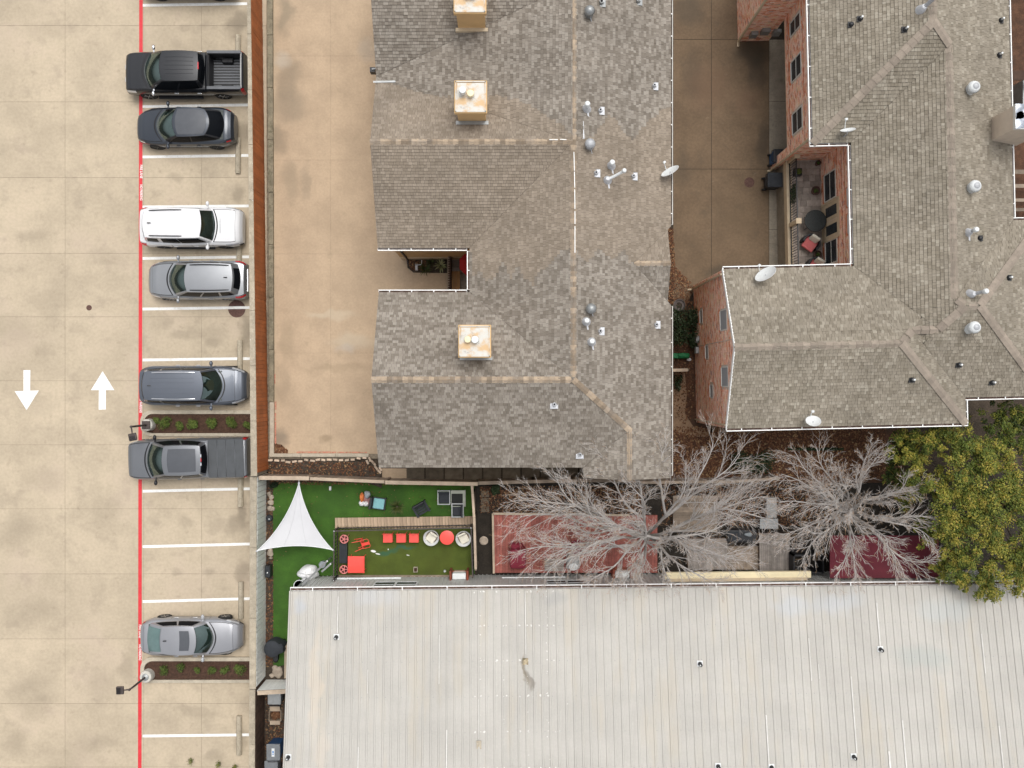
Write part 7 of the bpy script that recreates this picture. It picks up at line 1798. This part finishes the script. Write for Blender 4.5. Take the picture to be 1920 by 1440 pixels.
    if P.get('ribs'):
        for a in P['ribs']: m = MB(); m.tube([roof_pt(a, c)+Vector((0,0,.002)) for c in (.12,.3,.5,.7,.86)], .009, 5); m.build('roof_rib', rmat, roof)
    t_car[label] = (t, surf, roof_pt, rw_pt, dict(L=L, W=Wd, belt=belt))
    return t, surf, roof_pt, top_patch, patch, L, Wd
t_car = {}
SW_SUV = ((.05,.25,.12,.86),(.29,.59,.1,.88),(.62,.95,.1,.88))
suv = dict(L=4.85, W=1.93, belt=1.06, zr=1.72, top=((-1,.86),(-.97,1.02),(-.8,1.07),(.3,1.07),(.42,1.03),(.8,.93),(.95,.8),(1,.66)), of=.92, orr=1.0, wr=.37, wsb=1.33, wst=.29, rwt=-2.02, rwb=-2.24,
    sw=SW_SUV, doors=(-.9,.08,1.1), handles=(-.72,.28), name='parked_suv', cat='suv', bowrb=.16, bowrt=.1, bowf=.34, bowt=.12, wt=.74, tl=(-2.42+.02,-2.42+.32,3.4,5.6), kr=.14, round_r=.5)
truck = dict(L=5.92, W=2.03, belt=1.22, zr=1.92, top=((-1,1.28),(-.97,1.34),(-.4,1.34),(-.38,1.22),(.5,1.22),(.62,1.2),(.88,1.12),(.96,1.02),(1,.8)), of=.98, orr=1.25, wr=.41, wsb=1.92, wst=.87, rwt=-.98, rwb=-1.08,
    sw=((.06,.46,.12,.86),(.5,.95,.1,.86)), doors=(-.98,.12,1.4), handles=(-.72,.4), name='pickup_truck', cat='pickup', kf=.13, kr=.05, round_f=.8, round_r=.25, bowf=.34, bowt=.1, brb=.0, wt=.72, wb=.93, topw=.88, zb=.32, crown=.035, hoodf=.26, tl=(-2.96+.01,-2.96+.14,2.9,5.6))
PK = dict(truck)
c_black = paint('black_paint', (.012,.013,.016), .2, .3); c_slate = paint('slate_paint', (.035,.042,.055), .4, .28); c_white = paint('white_car_paint', (.66,.66,.67), 0, .3); c_silver = paint('silver_paint', (.27,.28,.295), .5, .36)
c_blue = paint('blue_grey_paint', (.105,.118,.143), .5, .34); c_grey = paint('grey_paint', (.165,.173,.187), .5, .36); c_sedan = paint('silver_sedan_paint', (.3,.305,.325), .5, .35)
# 1 black crew cab pickup, open bed
P1 = dict(truck); P1.update(bed=(-2.82, -1.24, .78, .62), hmat=K['chrome'], mmat=K['chrome'], ribs=(-.55,-.28,.0,.28,.55))
t, sf, rp, tp, pt, L, Wd = car('black crew cab pickup with open bed and chrome mirrors', (-15.99, 15.22), math.pi, P1, c_black)
m = MB()
for k in range(11): m.box(-2.8,-1.3,-.72+k*.14-.035,-.72+k*.14+.035,.62,.64)
m.build('bed_floor_rib', mat('bed_liner', (.11,.115,.125), .6, var=.1), t); m = MB(); m.box(-1.29,-1.26,-.77,.77,.64,1.28); m.build('bed_front', K['trim_blk'], t)
for s in (1,-1): m = MB(); m.box(-2.3,-1.75,s*.66-.13,s*.66+.13,.62,.86); m.build('wheel_tub', K['trim_blk'], t, bevel=.05); m = MB(); m.box(-2.85,-1.2,s*.87-.07,s*.87+.07,1.345,1.365); m.build('bed_rail', bpy.data.materials['bed_liner'], t, bevel=.01)
for s in (1,-1): m = MB(); m.bar((-.7,s*1.02,.36),(1.5,s*1.02,.36),.14,.05); m.build('step_bar', K['trim_blk'], t)
p = rp(0, .01); m = MB(); m.obox((p.x-.02,0,p.z-.02),(.05,.34,.05)); m.build('brake_lamp', K['lamp_red'], t)
m = MB(); m.obox((2.93,.3,.82),(.04,.22,.12)); m.obox((2.93,-.3,.82),(.04,.22,.12)); m.build('fog_lamp', K['lamp_clear'], t)
# 2 dark rounded hatchback with glass roof
P2 = dict(suv); P2.update(L=4.86, W=1.9, belt=1.0, zr=1.6, top=((-1,.84),(-.95,1.02),(-.86,1.1),(-.6,1.06),(.3,1.02),(.42,.99),(.8,.86),(.95,.72),(1,.56)), wsb=1.36, wst=.32, rwt=-1.45, rwb=-2.18, wt=.77, sw=((.02,.5,.2,.9),(.53,.93,.12,.9)), doors=(-.85,.12,1.02), handles=(-.7,.3), kf=.38, round_f=1.3, kr=.3, round_r=1.0, bowf=.45, bowt=.2, bowrb=.3, bowrt=.25, wtr=.86, wbr=.82, rim=K['rim_dark'], blackp=True, name='parked_car', cat='car', crown=.06, sunroof=(.86,.08,.92), rw=(-.9,.9,.05,.97), hl=(1.95,2.25,4.6,5.4), tl=(-2.3,-2.1,4.6,5.3))
car('dark slate rounded hatchback with black glass roof', (-16.05, 12.63), math.pi, P2, c_slate)
# 3 white suv
P3 = dict(suv); P3.update(L=4.95, W=1.93, belt=1.12, zr=1.82, top=((-1,.95),(-.97,1.1),(-.8,1.14),(.28,1.14),(.4,1.12),(.84,1.05),(.96,.92),(1,.7)), wsb=1.33, wst=.83, rwt=-2.0, rwb=-2.3, kf=.17, round_f=.7, bowf=.24, wr=.4, rails=(K['trim_blk'],.09,.68), rim=K['rim_dark'], sw=((.04,.22,.2,.82),(.28,.56,.16,.86),(.57,.95,.14,.86)), antenna=(0,.12), hl=(L-.95 if False else 1.75,2.32,4.5,5.35), blackp=False)
t, sf, rp, tp, pt, L, Wd = car('white suv with black roof rails facing the wall', (-15.72, 7.71), 0, P3, c_white)
m = MB(); m.box(1.5,1.53,-.36,.36,1.165,1.18); m.build('hood_vent', K['galv'], t)
for s in (1,-1): m = MB(); m.bar((-.9,s*.97,.33),(1.0,s*.97,.33),.1,.05); m.build('step_bar', K['trim_blk'], t)
# 4 silver suv with red lamps at the wall
P4 = dict(suv); P4.update(L=4.84, W=1.9, rails=(K['trim_blk'],.05,.92), antenna=(.0,.14), kf=.3, round_f=1.2, tl=(-2.4,-1.95,4.5,5.6), blackp=False, rw=(-.7,.7,.1,.8))
t, sf, rp, tp, pt, L, Wd = car('silver suv with dark roof rails and red lamps at the wall', (-15.45, 5.11), math.pi, P4, c_silver)
m = MB(); m.obox((-2.43,0,.62),(.04,1.1,.08)); m.build('rear_bumper_trim', K['chrome'], t)
# 5 blue grey three row suv
P5 = dict(suv); P5.update(L=5.2, W=1.98, belt=1.08, zr=1.74, wsb=1.59, wst=.83, rwt=-2.1, rwb=-2.45, rails=(K['chrome'],.14,.9), antenna=(0,.12), hmat=K['chrome'], kf=.34, round_f=1.25, hl=(1.95,2.5,4.75,5.7), tl=(-2.58,-2.3,3.6,5.0), kr=.3, round_r=.8, ribs=(-.5,-.2,.2,.5), bowf=.4, bowt=.16, hoodf=.5)
car('blue grey suv with chrome roof rails facing the wall', (-15.66, -.08), 0, P5, c_blue)
# 6 grey pickup with folding bed cover
P6 = dict(truck); P6.update(L=6.0, W=2.0, sunroof=(.78,.12,.86), top=((-1,1.26),(-.97,1.33),(-.4,1.33),(-.38,1.2),(.5,1.2),(.62,1.19),(.86,1.1),(.95,.96),(1,.7)), kf=.2, round_f=1.1, bowf=.3, mmat=K['trim_blk'])
t, sf, rp, tp, pt, L, Wd = car('grey pickup with black folding bed cover and glass sunroof', (-15.87, -3.66), math.pi + R(1.5), P6, c_grey)
for k in range(4): m = MB(); m.box(-2.88+k*.43,-2.465+k*.43,-.92,.92,1.345,1.385 - .012*(k % 2)); m.build('bed_cover_panel', mat('bed_cover', (.06,.065,.07), .5, var=.1) if k == 0 else bpy.data.materials['bed_cover'], t, bevel=.02)
p = rp(0, .01); m = MB(); m.obox((p.x-.03,0,p.z-.03),(.05,.16,.05)); m.build('brake_lamp', K['lamp_red'], t); m = MB(); m.obox((p.x-.03,.2,p.z-.03),(.05,.14,.05)); m.obox((p.x-.03,-.2,p.z-.03),(.05,.14,.05)); m.build('cargo_lamp', K['lamp_clear'], t)
# 7 silver sedan
P7 = dict(suv); P7.update(L=4.92, W=1.88, belt=.93, zr=1.43, top=((-1,.78),(-.96,.95),(-.9,1.0),(-.6,.99),(.3,.96),(.42,.93),(.8,.82),(.94,.68),(1,.5)), wsb=1.23, wst=.49, rwt=-1.23, rwb=-2.18, wt=.75, sw=((.08,.48,.18,.86),(.52,.92,.14,.88)), doors=(-.95,.0,.92), handles=(-.72,.2), kf=.42, round_f=1.4, kr=.34, round_r=1.0, bowf=.4, bowt=.16, bowrb=.2, bowrt=.06, trunk=True, name='parked_sedan', cat='sedan', hmat=K['chrome'], mmat=K['galv'], antenna=(0,.12), rw=(-.84,.84,.08,.93), rwglass=True, hl=(1.75,2.3,4.6,5.4), tl=(-2.44,-2.2,3.6,5.0), crown=.055, wr=.35, hoodf=.4)
t, sf, rp, tp, pt, L, Wd = car('silver sedan with small sunroof and tinted rear window', (-15.76, -12.42), 0, P7, c_sedan)
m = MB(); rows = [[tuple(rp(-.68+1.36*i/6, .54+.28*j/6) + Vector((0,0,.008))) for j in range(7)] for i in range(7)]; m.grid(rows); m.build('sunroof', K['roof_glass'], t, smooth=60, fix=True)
# 8 car cut by the top edge
P8 = dict(suv); P8.update(L=4.8, W=1.9, rim=K['rim_dark'])
car('dark car mostly cut off by the top edge', (-15.95, 20.05), math.pi, P8, c_black)
